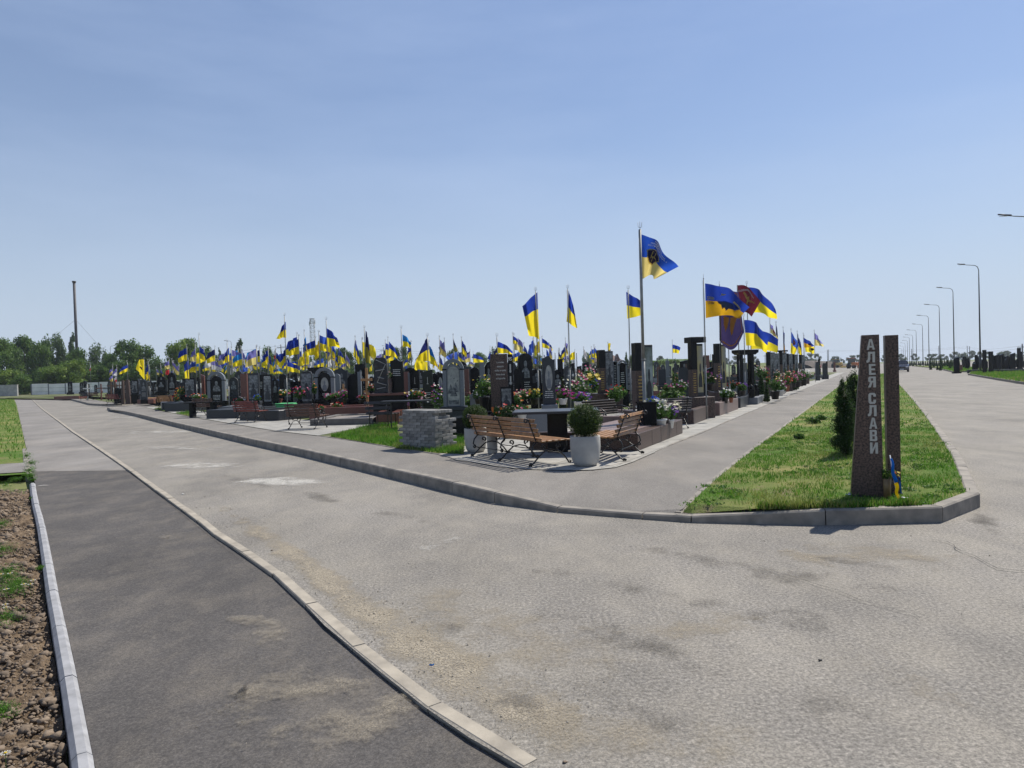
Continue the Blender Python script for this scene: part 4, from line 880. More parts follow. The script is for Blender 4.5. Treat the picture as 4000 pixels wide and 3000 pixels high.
def street_lamp(px, pb, pt, D, arm_px, label, n=1, mat='lamp_metal', z=0.0, group=None):
    p = Q(px, pb, D); zt = Q(px, pt, D).z; root = empty('street_lamp', (p.x, D, min(z, p.z)), 0, label, 'street lamp', group); z0 = min(z, p.z); H = zt - z0; s = arm_px / FP * D
    MB().tube([(0, 0, 0), (0, 0, H * .18)], .105, 8, r1=.10).tube([(0, 0, H * .18), (0, 0, H * .9)], .085, 8, r1=.05).lathe([(.16, 0), (.16, .03)], k=10).build('pole', mat, root)
    path = [(0, 0, H * .9), (0, 0, H * .945), (s * .06, 0, H * .975), (s * .18, 0, H * .988), (s * .6, 0, H * .995), (s * .72, 0, H)]
    MB().tube(path, .042, 6, r1=.03).build('arm', mat, root)
    hd = MB().tube([(s * .66, 0, H), (s * 1.0, 0, H + abs(s) * .03)], .07, 6, r1=.05).build('lamp_head', mat, root)
    MB().box((s * .86, 0, H - .045), (abs(s) * .2, .12, .02)).build('lens', 'lamp_glass', hd)
    return root
def car(px, py, D, L, W, H, rz, mat, label, nose=True):
    p = Q(px, py, D); root = empty('parked_car' if not nose else 'car', (p.x, D, 0 if nose else ZS), rz, label, 'car')
    # side profile, x forward
    prof = [(-L/2, .35), (-L/2, .75), (-L/2 + .08, 1.0), (-L/2 + .25, H * .93), (-L/2 + .5, H), (L*.08, H), (L*.24, H * .66), (L/2 - .25, H * .56), (L/2, H * .45), (L/2, .35), (L/2 - .2, .25), (-L/2 + .2, .25)]
    body = MB(); n = len(prof)
    def wy(z): return W / 2 * (1 if z < H * .62 else 1 - .28 * (z - H * .62) / (H * .38))
    for s in (-1, 1): body.add([(x, s * wy(z), z) for x, z in prof], [tuple(range(n)) if s < 0 else tuple(range(n - 1, -1, -1))])
    b0 = body.v[:]
    for i in range(n): j = (i + 1) % n; body.f.append((i, n + i, n + j, j)); body.mi.append(0); body.sm.append(False)
    bo = body.build('body', mat, root)
    g = MB()
    g.add([(L*.085, -wy(H)*.93, H*.985), (L*.085, wy(H)*.93, H*.985), (L*.235, wy(H*.66)*.92, H*.67), (L*.235, -wy(H*.66)*.92, H*.67)], [(0, 3, 2, 1)])
    g.v = [(x + .02, y, z + .015) for x, y, z in g.v]; g.build('windscreen', 'glass_dark', root)
    g = MB(); 
    for s in (-1, 1):
        q = [(-L*.36, H*.68), (L*.16, H*.68), (L*.06, H*.94), (-L*.30, H*.94)]; g.add([(x, s * (wy(z) + .006), z) for x, z in q], [(0, 1, 2, 3)])
    g.build('side_window', 'glass_dark', root)
    for x in (-L * .31, L * .31):
        for s in (-1, 1):
            w = MB().tube([(x, s * (W / 2 - .20), .33), (x, s * (W / 2 + .01), .33)], .33, 18).build('wheel', 'rubber', root); MB().tube([(x, s * (W / 2 + .005), .33), (x, s * (W / 2 + .02), .33)], .2, 12).build('rim', 'galvanised', w)
    for s in (-1, 1):
        MB().box((L / 2 - .02, s * W * .36, H * .43), (.1, W * .2, .12), bev=.02).build('headlight', 'white_plastic', root)
        MB().box((L * .17, s * (W / 2 + .09), H * .66), (.12, .16, .12), bev=.02).build('mirror', mat, root)
    MB().box((L / 2 + .012, 0, H * .36), (.02, W * .4, .16)).build('grille', 'black_plastic', root); MB().box((L / 2 + .026, 0, H * .24), (.01, .5, .11)).build('number_plate', 'white_plastic', root)
    return root
# ================================================================ BACKGROUND
def fence_run(pts, h, label, panel=2.6):
    root = empty('concrete_fence', (pts[0][0], pts[0][1], -.1), 0, label, 'fence'); o = Vector(root.location)
    rs = resample([Vector((p[0], p[1], 0)) for p in pts], panel)
    for a, b in zip(rs, rs[1:]):
        d = b - a; rz = math.atan2(d.y, d.x); c = (a + b) / 2 - Vector((o.x, o.y, 0)); mb = MB(); dz = rnd.uniform(-.06, .06)
        for k in range(3): mb.box((c.x, c.y, h / 6 + k * h / 3 + dz), (d.length - .16, .06, h / 3 - .03), rz, bev=.01)
        if len(root.children) < 180: mb.build('panel', 'fence_concrete', root)
        MB().box((a.x - o.x, a.y - o.y, h / 2), (.15, .15, h * .98), rz).build('post', 'granite_grey', root)
    return root
fence_run([Q(122, 1500, 118), Q(640, 1500, 122), Q(1290, 1500, 132), Q(1700, 1480, 150)], 2.05, 'long pale fence of concrete panels in front of the trees')
fence_run([Q(1900, 1480, 190), Q(2150, 1480, 200), Q(2420, 1480, 205)], 2.2, 'distant white concrete fence in front of the brown roofed house')
a_, b_ = Q(-130, 1510, 112), Q(69, 1510, 112)
rt = empty('concrete_wall', ((a_.x + b_.x) / 2, 112, -.1), 0, 'plain solid concrete wall end left of the gap in the fence', 'wall')
MB().box((0, 0, 1.0), (b_.x - a_.x, .3, 2.0), bev=.03).build('wall', 'concrete', rt); MB().box((0, 0, 2.03), (b_.x - a_.x + .05, .36, .06)).build('coping', 'concrete', rt)
# trees on the left: (px, top, half width, distance, material, kind, label)
TR = [(20, 1316, 62, 150, 'mid', 'broad', 'tall mid green tree at the left edge of the picture'), (92, 1306, 58, 158, 'dark', 'broad', 'tall dark tree second from the left edge'), (150, 1330, 46, 152, 'mid', 'broad', 'rounded green tree behind the gap in the fence'),
 (192, 1296, 42, 160, 'silver', 'birch', 'tall greyish drooping birch left of the chimney'), (238, 1291, 36, 158, 'silver', 'birch', 'drooping birch just left of the black chimney'), (279, 1306, 18, 205, 'poplar', 'poplar', 'slim poplar standing against the black chimney'),
 (306, 1360, 50, 150, 'dark', 'broad', 'round very dark tree at the foot of the chimney'), (376, 1332, 36, 156, 'silver', 'birch', 'light feathery tree between chimney and street lamp'), (425, 1375, 36, 150, 'mid', 'broad', 'low green tree under the two-armed street lamp'),
 (497, 1325, 58, 150, 'mid', 'broad', 'big domed tree right of the two-armed street lamp'), (560, 1346, 50, 152, 'mid', 'broad', 'green tree sloping down to the gap of sky'), (612, 1408, 40, 146, 'dark', 'broad', 'low dark tree at the gap of sky'),
 (22, 1438, 50, 128, 'bright', 'broad', 'yellow-green young tree by the concrete wall end'), (95, 1462, 46, 126, 'mid', 'broad', 'green bushy tree filling the gap in the fence'), (170, 1440, 50, 132, 'dark', 'broad', 'dark lower tree above the first fence panels'),
 (212, 1425, 48, 130, 'bright', 'broad', 'bright green lower tree above the pale fence'), (292, 1400, 52, 130, 'bright', 'broad', 'brightest yellow-green tree above the pale fence'), (380, 1425, 52, 134, 'mid', 'broad', 'green lower tree behind the small white flag'),
 (455, 1410, 56, 136, 'dark', 'broad', 'dark lower tree behind the plain blue and yellow flag'), (540, 1420, 56, 136, 'mid', 'broad', 'green lower tree behind the yellow banner'), (690, 1420, 46, 134, 'bright', 'broad', 'yellowish lower tree left of the arched gravestone'),
 (708, 1322, 52, 142, 'bright', 'broad', 'big rounded light green tree right of the gap of sky'), (752, 1318, 44, 144, 'mid', 'broad', 'big green tree behind the tall flagpoles'), (806, 1350, 42, 142, 'mid', 'broad', 'green tree sloping down toward the spruce'), (640, 1440, 36, 134, 'dark', 'broad', 'low dark tree between the yellow banner and the slanted gravestone'),
 (857, 1362, 15, 146, 'spruce', 'conifer', 'small pointed spruce among the broad trees'), (880, 1392, 40, 142, 'dark', 'broad', 'dark tree behind the single curved lamp'), (932, 1328, 24, 220, 'poplar', 'poplar', 'grey poplar right of the single curved lamp'),
 (905, 1420, 40, 136, 'mid', 'broad', 'green lower tree under the grey poplar'), (980, 1395, 34, 146, 'mid', 'broad', 'green tree left of the ragged dark tree'), (1042, 1344, 34, 160, 'dark', 'birch', 'ragged dark tree before the wooden utility pole'), (1030, 1410, 46, 142, 'mid', 'broad', 'green lower tree behind the large pale flag'),
 (1110, 1385, 42, 160, 'mid', 'broad', 'green tree left of the second grey poplar'), (1158, 1351, 22, 225, 'poplar', 'poplar', 'grey poplar left of the lattice mast'), (1190, 1390, 40, 160, 'dark', 'broad', 'dark tree at the foot of the lattice mast'),
 (1243, 1362, 44, 165, 'mid', 'broad', 'green tree right of the lattice mast'), (1320, 1356, 46, 168, 'mid', 'broad', 'wide green tree behind the large waving flag'), (1385, 1366, 42, 170, 'dark', 'broad', 'dark green tree ending the long row'), (1270, 1420, 60, 150, 'mid', 'broad', 'green hedge-like tree below the mast'), (1360, 1430, 60, 152, 'mid', 'broad', 'green hedge-like tree behind the tall thin flag'),
 (1500, 1382, 24, 210, 'far', 'broad', 'small tree beside the crossarm pole'), (1565, 1348, 34, 185, 'dark', 'broad', 'dense dark tree behind the polished black gravestone'), (1450, 1405, 40, 190, 'mid', 'broad', 'low tree left of the rough black gravestone'), (1640, 1410, 44, 190, 'mid', 'broad', 'low tree behind the pair of large flags'),
 (1770, 1362, 30, 190, 'dark', 'broad', 'dark tree behind the black and yellow flag'), (1812, 1368, 26, 190, 'mid', 'sparse', 'loose tree right of the black and yellow flag'), (1878, 1374, 32, 190, 'mid', 'broad', 'green tree left of the brown text monument'), (1932, 1350, 22, 210, 'silver', 'birch', 'pale birch rising behind the brown text monument'),
 (2030, 1382, 24, 190, 'dark', 'broad', 'tree right of the brown text monument'), (2095, 1384, 30, 200, 'mid', 'broad', 'green tree behind the folded tall flag'), (2140, 1402, 26, 210, 'far', 'broad', 'low pale tree near the pylon'), (2291, 1374, 17, 190, 'silver', 'broad', 'single round tree left of the brown roofed house'), (2225, 1404, 22, 220, 'mid', 'broad', 'low tree between the pylon and the lone round tree'),
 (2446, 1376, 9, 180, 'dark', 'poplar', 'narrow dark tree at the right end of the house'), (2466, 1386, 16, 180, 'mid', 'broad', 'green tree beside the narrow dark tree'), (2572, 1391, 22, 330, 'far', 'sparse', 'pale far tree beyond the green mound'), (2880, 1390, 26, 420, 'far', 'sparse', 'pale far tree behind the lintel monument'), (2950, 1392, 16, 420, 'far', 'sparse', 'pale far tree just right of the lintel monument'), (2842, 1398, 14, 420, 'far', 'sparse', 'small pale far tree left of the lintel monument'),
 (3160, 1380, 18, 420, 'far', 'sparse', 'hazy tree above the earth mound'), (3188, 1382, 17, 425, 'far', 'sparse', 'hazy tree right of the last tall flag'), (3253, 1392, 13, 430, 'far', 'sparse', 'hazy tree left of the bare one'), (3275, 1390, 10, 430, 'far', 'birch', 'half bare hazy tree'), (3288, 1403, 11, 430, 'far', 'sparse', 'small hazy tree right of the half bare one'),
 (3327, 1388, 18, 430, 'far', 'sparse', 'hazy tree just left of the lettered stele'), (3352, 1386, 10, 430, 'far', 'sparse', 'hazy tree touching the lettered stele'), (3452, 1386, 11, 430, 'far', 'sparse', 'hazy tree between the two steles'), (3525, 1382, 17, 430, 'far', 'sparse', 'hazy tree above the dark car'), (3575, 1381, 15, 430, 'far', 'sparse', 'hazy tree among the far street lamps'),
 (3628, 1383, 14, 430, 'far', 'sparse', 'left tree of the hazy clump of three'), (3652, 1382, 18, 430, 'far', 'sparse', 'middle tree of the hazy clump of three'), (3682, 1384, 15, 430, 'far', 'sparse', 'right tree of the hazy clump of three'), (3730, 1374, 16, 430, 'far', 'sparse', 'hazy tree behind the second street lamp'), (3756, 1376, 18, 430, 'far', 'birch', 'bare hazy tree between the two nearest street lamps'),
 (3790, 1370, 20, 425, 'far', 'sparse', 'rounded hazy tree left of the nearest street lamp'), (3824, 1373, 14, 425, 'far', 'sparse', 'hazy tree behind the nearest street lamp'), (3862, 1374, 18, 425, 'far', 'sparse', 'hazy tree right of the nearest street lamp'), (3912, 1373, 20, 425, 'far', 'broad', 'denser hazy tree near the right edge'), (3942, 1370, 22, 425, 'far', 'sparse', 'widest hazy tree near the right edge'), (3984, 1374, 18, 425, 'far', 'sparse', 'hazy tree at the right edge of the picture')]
for i, t in enumerate(TR): tree(t[0], t[1], t[2] * (1.22 if t[0] < 2100 else 1.1), t[3], t[4], t[5], t[6], name={'poplar': 'poplar', 'birch': 'birch_tree', 'conifer': 'spruce'}.get(t[5], 'tree'), v=i % 2 if t[5] == 'broad' else 0)
for i in range(34):
    x = 60 + i * 42 + rnd.uniform(-10, 10); tree(x, 1452 + rnd.uniform(-22, 10) - .018 * x * (x > 700), 34, 128 + i * .8, ('bush', 'mid', 'dark')[i % 3], 'bush', 'leafy bush in the unbroken thicket behind the pale fence', 'bush', 'bush', zb=0, group='bushes behind the pale fence')
# green mound and earth bank
def mound(name, pts, D, depth, mat, seed, bushy=0):
    P = [Q(a, b, D) for a, b in pts]; x0, x1 = P[0].x, P[-1].x; n = 70; V = []; rr = 9
    for j in range(rr):
        for i in range(n):
            x = x0 + (x1 - x0) * i / (n - 1); zt = np.interp(x, [p.x for p in P], [p.z for p in P]); k = math.sin(math.pi * j / (rr - 1))
            V.append((x, D + depth * (j / (rr - 1) - .5), -.3 + (zt + .3) * k ** .7 + .5 * k * mnoise.noise(Vector((x * .2, j * .9, seed)))))
    V = np.array(V); ix = np.arange(n * rr).reshape(rr, n); F = np.stack([ix[:-1, :-1].ravel(), ix[:-1, 1:].ravel(), ix[1:, 1:].ravel(), ix[1:, :-1].ravel()], 1)
    o = np_mesh(name, V, F, [mat]); o['kind'] = 'structure'; return o
mound('hill', [(2440, 1440), (2520, 1412), (2600, 1402), (2680, 1401), (2760, 1404), (2800, 1414), (2840, 1428)], 190, 30, 'leaf_mid', 2)
bushes = [(2560, 1400), (2600, 1398), (2640, 1396), (2680, 1398), (2720, 1399), (2760, 1401), (2525, 1408)]
for i, (a, b) in enumerate(bushes): tree(a, b, 26, 182, 'bush', 'bush', 'green bush on the overgrown mound behind the graves', 'bush', 'bush', zb=.3, group='bushes on the green mound')
mound('earth_bank', [(3120, 1420), (3150, 1411), (3220, 1412), (3260, 1416), (3300, 1428), (3330, 1436)], 250, 26, 'earth_far', 5)
mound('hill_far', [(2840, 1426), (2900, 1420), (3000, 1417), (3100, 1416), (3160, 1418)], 330, 40, 'field_ground', 6)
# chimney with guy wires
D = 210; c = Q(300, 1500, D); zt = Q(293, 1103, D).z
rt = empty('chimney', (Q(297, 1300, D).x, D, -.1), 0, 'tall black metal chimney held by guy wires', 'chimney')
MB().tube([(0, 0, 0), (0, 0, zt)], .42, 16, r1=.36).build('shaft', 'chimney_metal', rt); MB().lathe([(.40, zt - .1), (.55, zt + .15), (.55, zt + .5), (.36, zt + .5)], k=16).build('rim', 'chimney_metal', rt)
for s, q in ((-1, 1290), (1, 1325)): MB().tube([(0, 0, zt * .66), (s * 9, 4 * s, 12.0 if s < 0 else 8), (s * 13, 6 * s, 2)], .025, 4).build('guy_wire', 'lamp_metal', rt)
# lattice mast
def lattice(px, pt, D, w0, w1, label, dish=True):
    p = Q(px, pt, D); rt = empty('lattice_mast', (p.x, D, -.1), 0, label, 'mast'); H = p.z; mb = MB(); n = 14
    for i in range(n):
        z0, z1 = H * i / n, H * (i + 1) / n; a, b = w0 + (w1 - w0) * i / n, w0 + (w1 - w0) * (i + 1) / n
        Ca = [(-a, -a), (a, -a), (a, a), (-a, a)]; Cb = [(-b, -b), (b, -b), (b, b), (-b, b)]
        for k in range(4):
            k2 = (k + 1) % 4; mb.tube([(*Ca[k], z0), (*Cb[k], z1)], .07, 4); mb.tube([(*Ca[k], z0), (*Cb[k2], z1)], .04, 3); mb.tube([(*Ca[k2], z0), (*Cb[k], z1)], .04, 3); mb.tube([(*Cb[k], z1), (*Cb[k2], z1)], .04, 3)
    mb.build('lattice', 'galvanised', rt)
    if dish:
        for k in range(5):
            a = k * 1.25; MB().box((math.cos(a) * w1 * 1.5, math.sin(a) * w1 * 1.5, H - 1.2 - .7 * (k % 2)), (.35, .35, 1.7), bev=.03).build('antenna', 'white_plastic', rt)
        MB().box((0, 0, H + .2), (w1 * 2.4, w1 * 2.4, .12)).build('platform', 'galvanised', rt)
    return rt
lattice(1219, 1246, 300, 1.1, .8, 'tall lattice telephone mast with antennas above the trees')
lattice(2184, 1358, 500, 1.1, .35, 'distant slim lattice pylon', False); lattice(2200, 1393, 520, 2.0, .3, 'low distant pyramid-shaped pylon', False)
# utility poles and wires
def util_pole(px, pt, D, label, cross=True, zb=0, group='wooden and concrete utility poles'):
    p = Q(px, pt, D); rt = empty('utility_pole', (p.x, D, -.1), 0, label, 'utility pole', group); H = p.z
    MB().tube([(0, 0, 0), (0, 0, H)], .15, 6, r1=.11).build('pole', 'lamp_metal', rt)
    if cross: MB().box((0, 0, H - .7), (2.0, .12, .12)).build('crossarm', 'lamp_metal', rt)
    return Vector((p.x, D, H - .5))
tops = [util_pole(*a) for a in [(1097, 1344, 170, 'utility pole with crossarm left of the mast'), (1498, 1356, 190, 'utility pole with crossarm left of the dense dark tree'), (2067, 1377, 200, 'short pole behind the tall folded flag', False), (2168, 1377, 210, 'dark pole left of the slim pylon', False),
  (2220, 1385, 260, 'crossarm pole between pylon and tall flagpole'), (2252, 1377, 210, 'dark pole right of the tall narrow flag', False), (2277, 1402, 260, 'leaning pole below the lone round tree', False), (2775, 1382, 300, 'thin distant pole left of the picture monument', False), (2988, 1384, 330, 'distant crossarm pole right of the lintel monument'), (3232, 1366, 330, 'left one of two close poles above the earth bank', False), (3236, 1364, 335, 'right one of two close poles above the earth bank', False),
  (3300, 1408, 380, 'tiny distant pole above the tractor', False), (3561, 1362, 300, 'dark pole above the car', False), (3667, 1350, 320, 'pole half hidden by the third street lamp', False), (3778, 1350, 300, 'left one of two poles between the near street lamps', False), (3787, 1352, 310, 'right one of two poles between the near street lamps', False), (3993, 1341, 150, 'crossarm pole at the right edge of the picture')]]
def wires(A, B, n, label, D=None):
    mb = MB()
    for k in range(n):
        q = [A.lerp(B, t / 10) + Vector((0, 0, -.9 * math.sin(math.pi * t / 10) - .6 * k)) for t in range(11)]; mb.tube(q, .022, 3)
    tag(mb.build('power_line', 'lamp_metal'), label, 'power line', 'overhead power lines'); return
wires(Q(-60, 1455, 140), Q(1097, 1350, 170), 2, 'pair of overhead wires crossing in front of the left trees'); wires(tops[0], tops[1], 2, 'pair of overhead wires right of the lattice mast'); wires(tops[1], tops[4], 2, 'pair of overhead wires left of the slim pylon')
wires(tops[10], tops[14], 2, 'pair of distant wires above the car'); wires(tops[14], tops[16], 2, 'pair of wires rising to the right edge'); wires(tops[8], tops[10], 2, 'pair of thin distant wires above the earth bank')
# street lamps
LP = [(3830, 1452, 1031, 62, -82), (3728, 1441, 1122, 84, -64), (3673, 1433, 1188, 104, -59), (3630, 1430, 1231, 122, -46), (3606, 1428, 1265, 142, -40), (3581, 1427, 1288, 160, -37), (3567, 1426, 1307, 180, -30), (3554, 1426, 1316, 192, -24), (3546, 1426, 1329, 212, -21), (3537, 1425, 1339, 232, -19), (3530, 1425, 1351, 262, -16), (3524, 1425, 1361, 300, -13)]
ordn = ['nearest', 'second', 'third', 'fourth', 'fifth', 'sixth', 'seventh', 'eighth', 'ninth', 'tenth', 'eleventh', 'last']
for i, (x, pb, pt, Dd, ap) in enumerate(LP): street_lamp(x, pb, pt, Dd * 1.22, ap, 'whole curved street lamp %s in the row along the right road' % ordn[i], group='street lamps along the right road')
street_lamp(4060, 1500, 838, 48, -150, 'street lamp whose head alone reaches in at the right edge', group='street lamps along the right road')
street_lamp(909, 1500, 1330, 170, -28, 'single curved street lamp before the left trees', group='street lamps beyond the fence'); street_lamp(1516, 1480, 1350, 210, -20, 'single curved lamp left of the flag over the polished gravestone', group='street lamps beyond the fence'); street_lamp(1737, 1480, 1360, 210, -20, 'single curved lamp left of the black and yellow flag', group='street lamps beyond the fence')
rt = street_lamp(436, 1500, 1350, 170, 22, 'two-armed street lamp above the left trees', group='street lamps beyond the fence')
MB().tube([(0, 0, rt.children[0].dimensions.z * .98), (-1.3, 0, rt.children[0].dimensions.z + .9)], .05, 5).build('arm', 'lamp_metal', rt)
# house with the brown roof
D = 230; a, b = Q(2296, 1430, D), Q(2438, 1430, D); w = b.x - a.x; cx = (a.x + b.x) / 2; zt = Q(2370, 1380, D).z; ze = Q(2300, 1413, D).z
rt = empty('house', (cx, D, -.1), 0, 'brown roofed house with a dormer and chimney behind the distant fence', 'house')
MB().box((0, 6, ze / 2), (w * .92, 10, ze)).build('wall', 'plaster', rt)
mb = MB(); mb.add([(-w/2, 0, ze), (w/2, 0, ze), (w/2, 12, ze), (-w/2, 12, ze), (-w * .2, 6, zt), (w * .22, 6, zt)], [(0, 1, 5, 4), (1, 2, 5), (2, 3, 4, 5), (3, 0, 4), (3, 2, 1, 0)]); rf = mb.build('roof', 'roof_tile', rt)
MB().box((w * .16, 5, zt + .2), (.9, .9, 2.4)).build('chimney', 'brass_brown', rf)
mb = MB(); mb.add([(w*.26, .6, ze + .1), (w*.42, .6, ze + .1), (w*.34, .6, zt - .2), (w*.26, 5, ze + .1), (w*.42, 5, ze + .1), (w*.34, 5, zt - .2)], [(0, 1, 2), (0, 2, 5, 3), (1, 4, 5, 2), (3, 5, 4)]); mb.build('dormer', 'roof_tile', rf)
for k in range(4): MB().box((-w * .33 + k * w * .22, .95, ze * .55), (1.4, .12, 1.5)).build('window', 'glass_dark', rt)
D = 250; a, b = Q(2072, 1430, D), Q(2150, 1430, D); rt = empty('shed', ((a.x + b.x) / 2, D, -.1), 0, 'low orange-brown roofed building beside the distant pylon', 'building'); w = b.x - a.x
MB().box((0, 3, 1.4), (w, 6, 2.8)).build('wall', 'plaster', rt); mb = MB(); mb.add([(-w*.55, -.4, 2.8), (w*.55, -.4, 2.8), (w*.55, 6.4, 2.8), (-w*.55, 6.4, 2.8), (-w*.5, 3, 4.2), (w*.5, 3, 4.2)], [(0, 1, 5, 4), (1, 2, 5), (2, 3, 4, 5), (3, 0, 4)]); mb.build('roof', 'terracotta', rt)
# vehicles
car(3522, 1449, 104, 4.5, 1.85, 1.72, R(-118), 'car_dark', 'dark blue estate car driving up the right road with a glint on its windscreen')
car(1112, 1545, 42, 4.2, 1.75, 1.45, R(12), 'car_blue', 'light blue car parked behind the black gravestones', nose=False)
def digger(px, pb, D, label, mat):
    p = Q(px, pb, D); rt = empty('tractor', (p.x, D, -.1), R(-80), label, 'tractor')
    MB().box((.9, 0, 1.3), (2.0, 1.1, .9), bev=.08).build('bonnet', mat, rt); MB().box((-.6, 0, 2.1), (1.3, 1.5, 1.5), bev=.05).build('cab', 'glass_dark', rt); MB().box((-.6, 0, 2.92), (1.5, 1.7, .12)).build('roof', mat, rt)
    for x, rr_ in ((-.8, .8), (1.3, .5)):
        for s in (-1, 1): MB().tube([(x, s * .6, rr_), (x, s * .98, rr_)], rr_, 14).build('wheel', 'rubber', rt)
    MB().tube([(1.4, 0, 1.2), (2.6, 0, 1.9), (3.2, 0, .5)], .12, 6).build('boom', mat, rt); MB().box((3.3, 0, .35), (.5, 1.8, .6), bev=.05).build('bucket', mat, rt)
digger(3333, 1438, 190, 'orange tractor at the far end of the alley', 'orange_paint'); digger(3269, 1436, 230, 'small yellow tractor before the earth bank', 'gold')
# far right cemetery section
def far_stone(px, pt, D, w, label, kind='flat', mat='granite_black'):
    top = Q(px, pt, D); root = empty('gravestone', (top.x, D, -.1), rnd.uniform(-.2, .2), label, 'gravestone', 'gravestones in the far right section'); H = top.z + .1; mb = MB().plate(outline(kind, w, H, rnd), -.08, .08); mb.build('slab', mat, root)
    MB().box((0, 0, .12), (w * 1.4, .5, .24)).build('plinth', mat, root); return root
FRS = [(3845, 1367, 70, .32, 'tall black column nearest the front street lamp'), (3870, 1373, 72, .42, 'second tall black column right of the front street lamp'), (3980, 1359, 75, .35, 'tallest black column near the right edge'), (3984, 1374, 78, .4, 'black column hidden close beside the tallest one'), (3813, 1386, 85, .3, 'slim black column left of the front street lamp'), (3884, 1390, 80, .3, 'slim black slab right of the second tall column'), (3917, 1392, 80, .3, 'slim dark slab in the middle of the far right section'), (3950, 1396, 76, .45, 'broad dark slab left of the tallest column')]
for a in FRS: far_stone(*a)
for i in range(46):
    D = rnd.uniform(80, 150); px = rnd.uniform(3735, 4030); far_stone(px, hz(px) - (rnd.uniform(-.5, .6)) * FP / D, D, rnd.uniform(.3, .8), 'small dark gravestone beyond the right-hand road', rnd.choice(['flat', 'round', 'slant', 'soft']))
for i in range(22):
    px = 3635 + i * 5.2 + rnd.uniform(-2, 2); D = rnd.uniform(100, 190); tree(px, hz(px) - rnd.uniform(-.3, .9) * FP / D + 4, 5.5, D, 'thujas', 'conifer', 'dark young thuja in the row beside the far street lamps', 'thuja', 'thuja', group='thujas beside the far street lamps')
for i in range(14):
    px = 3545 + i * 7 + rnd.uniform(-2, 2); D = rnd.uniform(190, 260); tree(px, hz(px) + 1, 4.5, D, 'thujas', 'conifer', 'tiny thuja at the far end of the right road', 'thuja', 'thuja', group='thujas at the end of the right road')
a = Q(3748, 1432, 88); rt = empty('litter_bin', (a.x, 88, -.05), .1, 'dark square box standing on the far grass island', 'bin'); MB().box((0, 0, .45), (.5, .5, .9), bev=.03).build('box', 'granite_red', rt); MB().box((0, 0, .93), (.56, .56, .06)).build('lid', 'granite_brown', rt)
for i, (px, py, pl, D, lb) in enumerate([(3843, 1429, 45, 78, 'long grey grave border beyond the right-hand path'), (3955, 1425, 44, 74, 'long dark grave border near the right edge')]):
    a, b = Q(px - pl, py, D), Q(px + pl, py, D); rt = empty('grave_border', (a.x, D, 0), 0, lb, 'grave border'); MB().box(((b.x - a.x) / 2, 0, .2), (b.x - a.x, .3, .4), bev=.01).box(((b.x - a.x) / 2, .8, .2), (b.x - a.x, .3, .4), bev=.01).build('edging', 'granite_grey_dark', rt)
# ================================================================ STELES AT THE CORNER
W_ = [('А', 3401, 1345, 31), ('Л', 3401, 1395, 33), ('Е', 3407, 1443, 25), ('Я', 3406, 1492, 30), ('С', 3407, 1556, 29), ('Л', 3407, 1604, 33), ('А', 3411, 1653, 30), ('В', 3412, 1701, 28), ('И', 3414, 1750, 30)]
stele(3323, 3453, 3366, 3434, 1308, 1943, 7.55, .16, 'tapered brown granite stele bearing the upright words АЛЕЯ СЛАВИ', W_, rz=R(-23))
stele(3469, 3521, 3457, 3509, 1309, 1935, 7.66, .16, 'plain narrower brown granite stele right of the lettered one', rz=R(-21))
stele(473, 482, 474, 480, 1486, 1572, 50, .2, 'left one of two distant brown steles beyond the far benches'); stele(489, 509, 490, 500, 1484, 1573, 50, .2, 'right one of two distant brown steles beyond the far benches')
p = Q(3466, 1935, 7.42); rt = empty('vase', (p.x, 7.42, ZS), 0, 'tall gold-brown vase of red and yellow flowers between the steles', 'vase')
MB().lathe([(.030, 0), (.036, .01), (.037, .1), (.041, .205), (.036, .21)], k=18).build('vase_body', 'brass_brown', rt)
leaf_cloud('foliage', [(0, 0, .24), (.06, .02, .26), (-.02, 0, .27)], [(.05, .04, .05), (.06, .05, .05), (.04, .04, .06)], 220, .014, ['leaf_pot', 'leaf_bright'], 3, rt, .3)
blooms(np.array([(.055, -.05, .285), (.07, -.04, .27)]), .015, 'bloom_red', rt, 1); blooms(np.array([(.10, -.04, .25), (.12, -.02, .23), (.10, -.03, .28), (.13, 0, .27)]), .015, 'bloom_yellow', rt, 2); blooms(np.array([(.045, -.03, .33), (.055, 0, .34)]), .018, 'bloom_blue', rt, 3)
# rolled little flag leaning on the vase
a, b = Q(3476, 1785, 7.40), Q(3507, 1946, 7.30); rt = empty('folded_flag', (b.x, b.y, ZS), 0, 'rolled small light blue and yellow flag leaning on the vase', 'flag'); d = a - Vector((b.x, b.y, ZS))
MB().tube([(0, 0, .0), (d.x, d.y, d.z + .02)], .006, 6).build('stick', 'white_plastic', rt)
for nm, t0, t1, mt in (('blue_cloth', .42, .97, 'cloth_azure'), ('yellow_cloth', .02, .40, 'cloth_yellow')):
    mb = MB(); pts = []
    for k in range(9): t = t1 + (t0 - t1) * k / 8; pts.append(Vector((d.x * t + .01 * math.sin(k), d.y * t - .02, d.z * t)))
    mb.tube(pts, .010 if nm[0] == 'b' else .019, 8, r1=.020 if nm[0] == 'b' else .012); mb.build(nm, mt, rt)
mb = MB(); mb.tube([Vector((d.x * .5 + .01, -.045, d.z * .45)), Vector((.0, -.035, .25)), Vector((.02, -.03, .08))], .007, 6); mb.build('blue_fold', 'cloth_azure', rt)
for i, (px, py, s, lb) in enumerate([(3316, 1938, .03, 'white stone beside the foot of the lettered stele'), (3530, 1952, .045, 'flat white stone slab in front of the plain stele')]):
    g = G(px, py, ZS); o = blobs('stone', [(g.x, g.y, ZS + .02), (g.x + .05, g.y + .02, ZS + .01)], [s, s * .7], 'white_plastic', seed=i, sq=.35); tag(o, lb, 'stone')
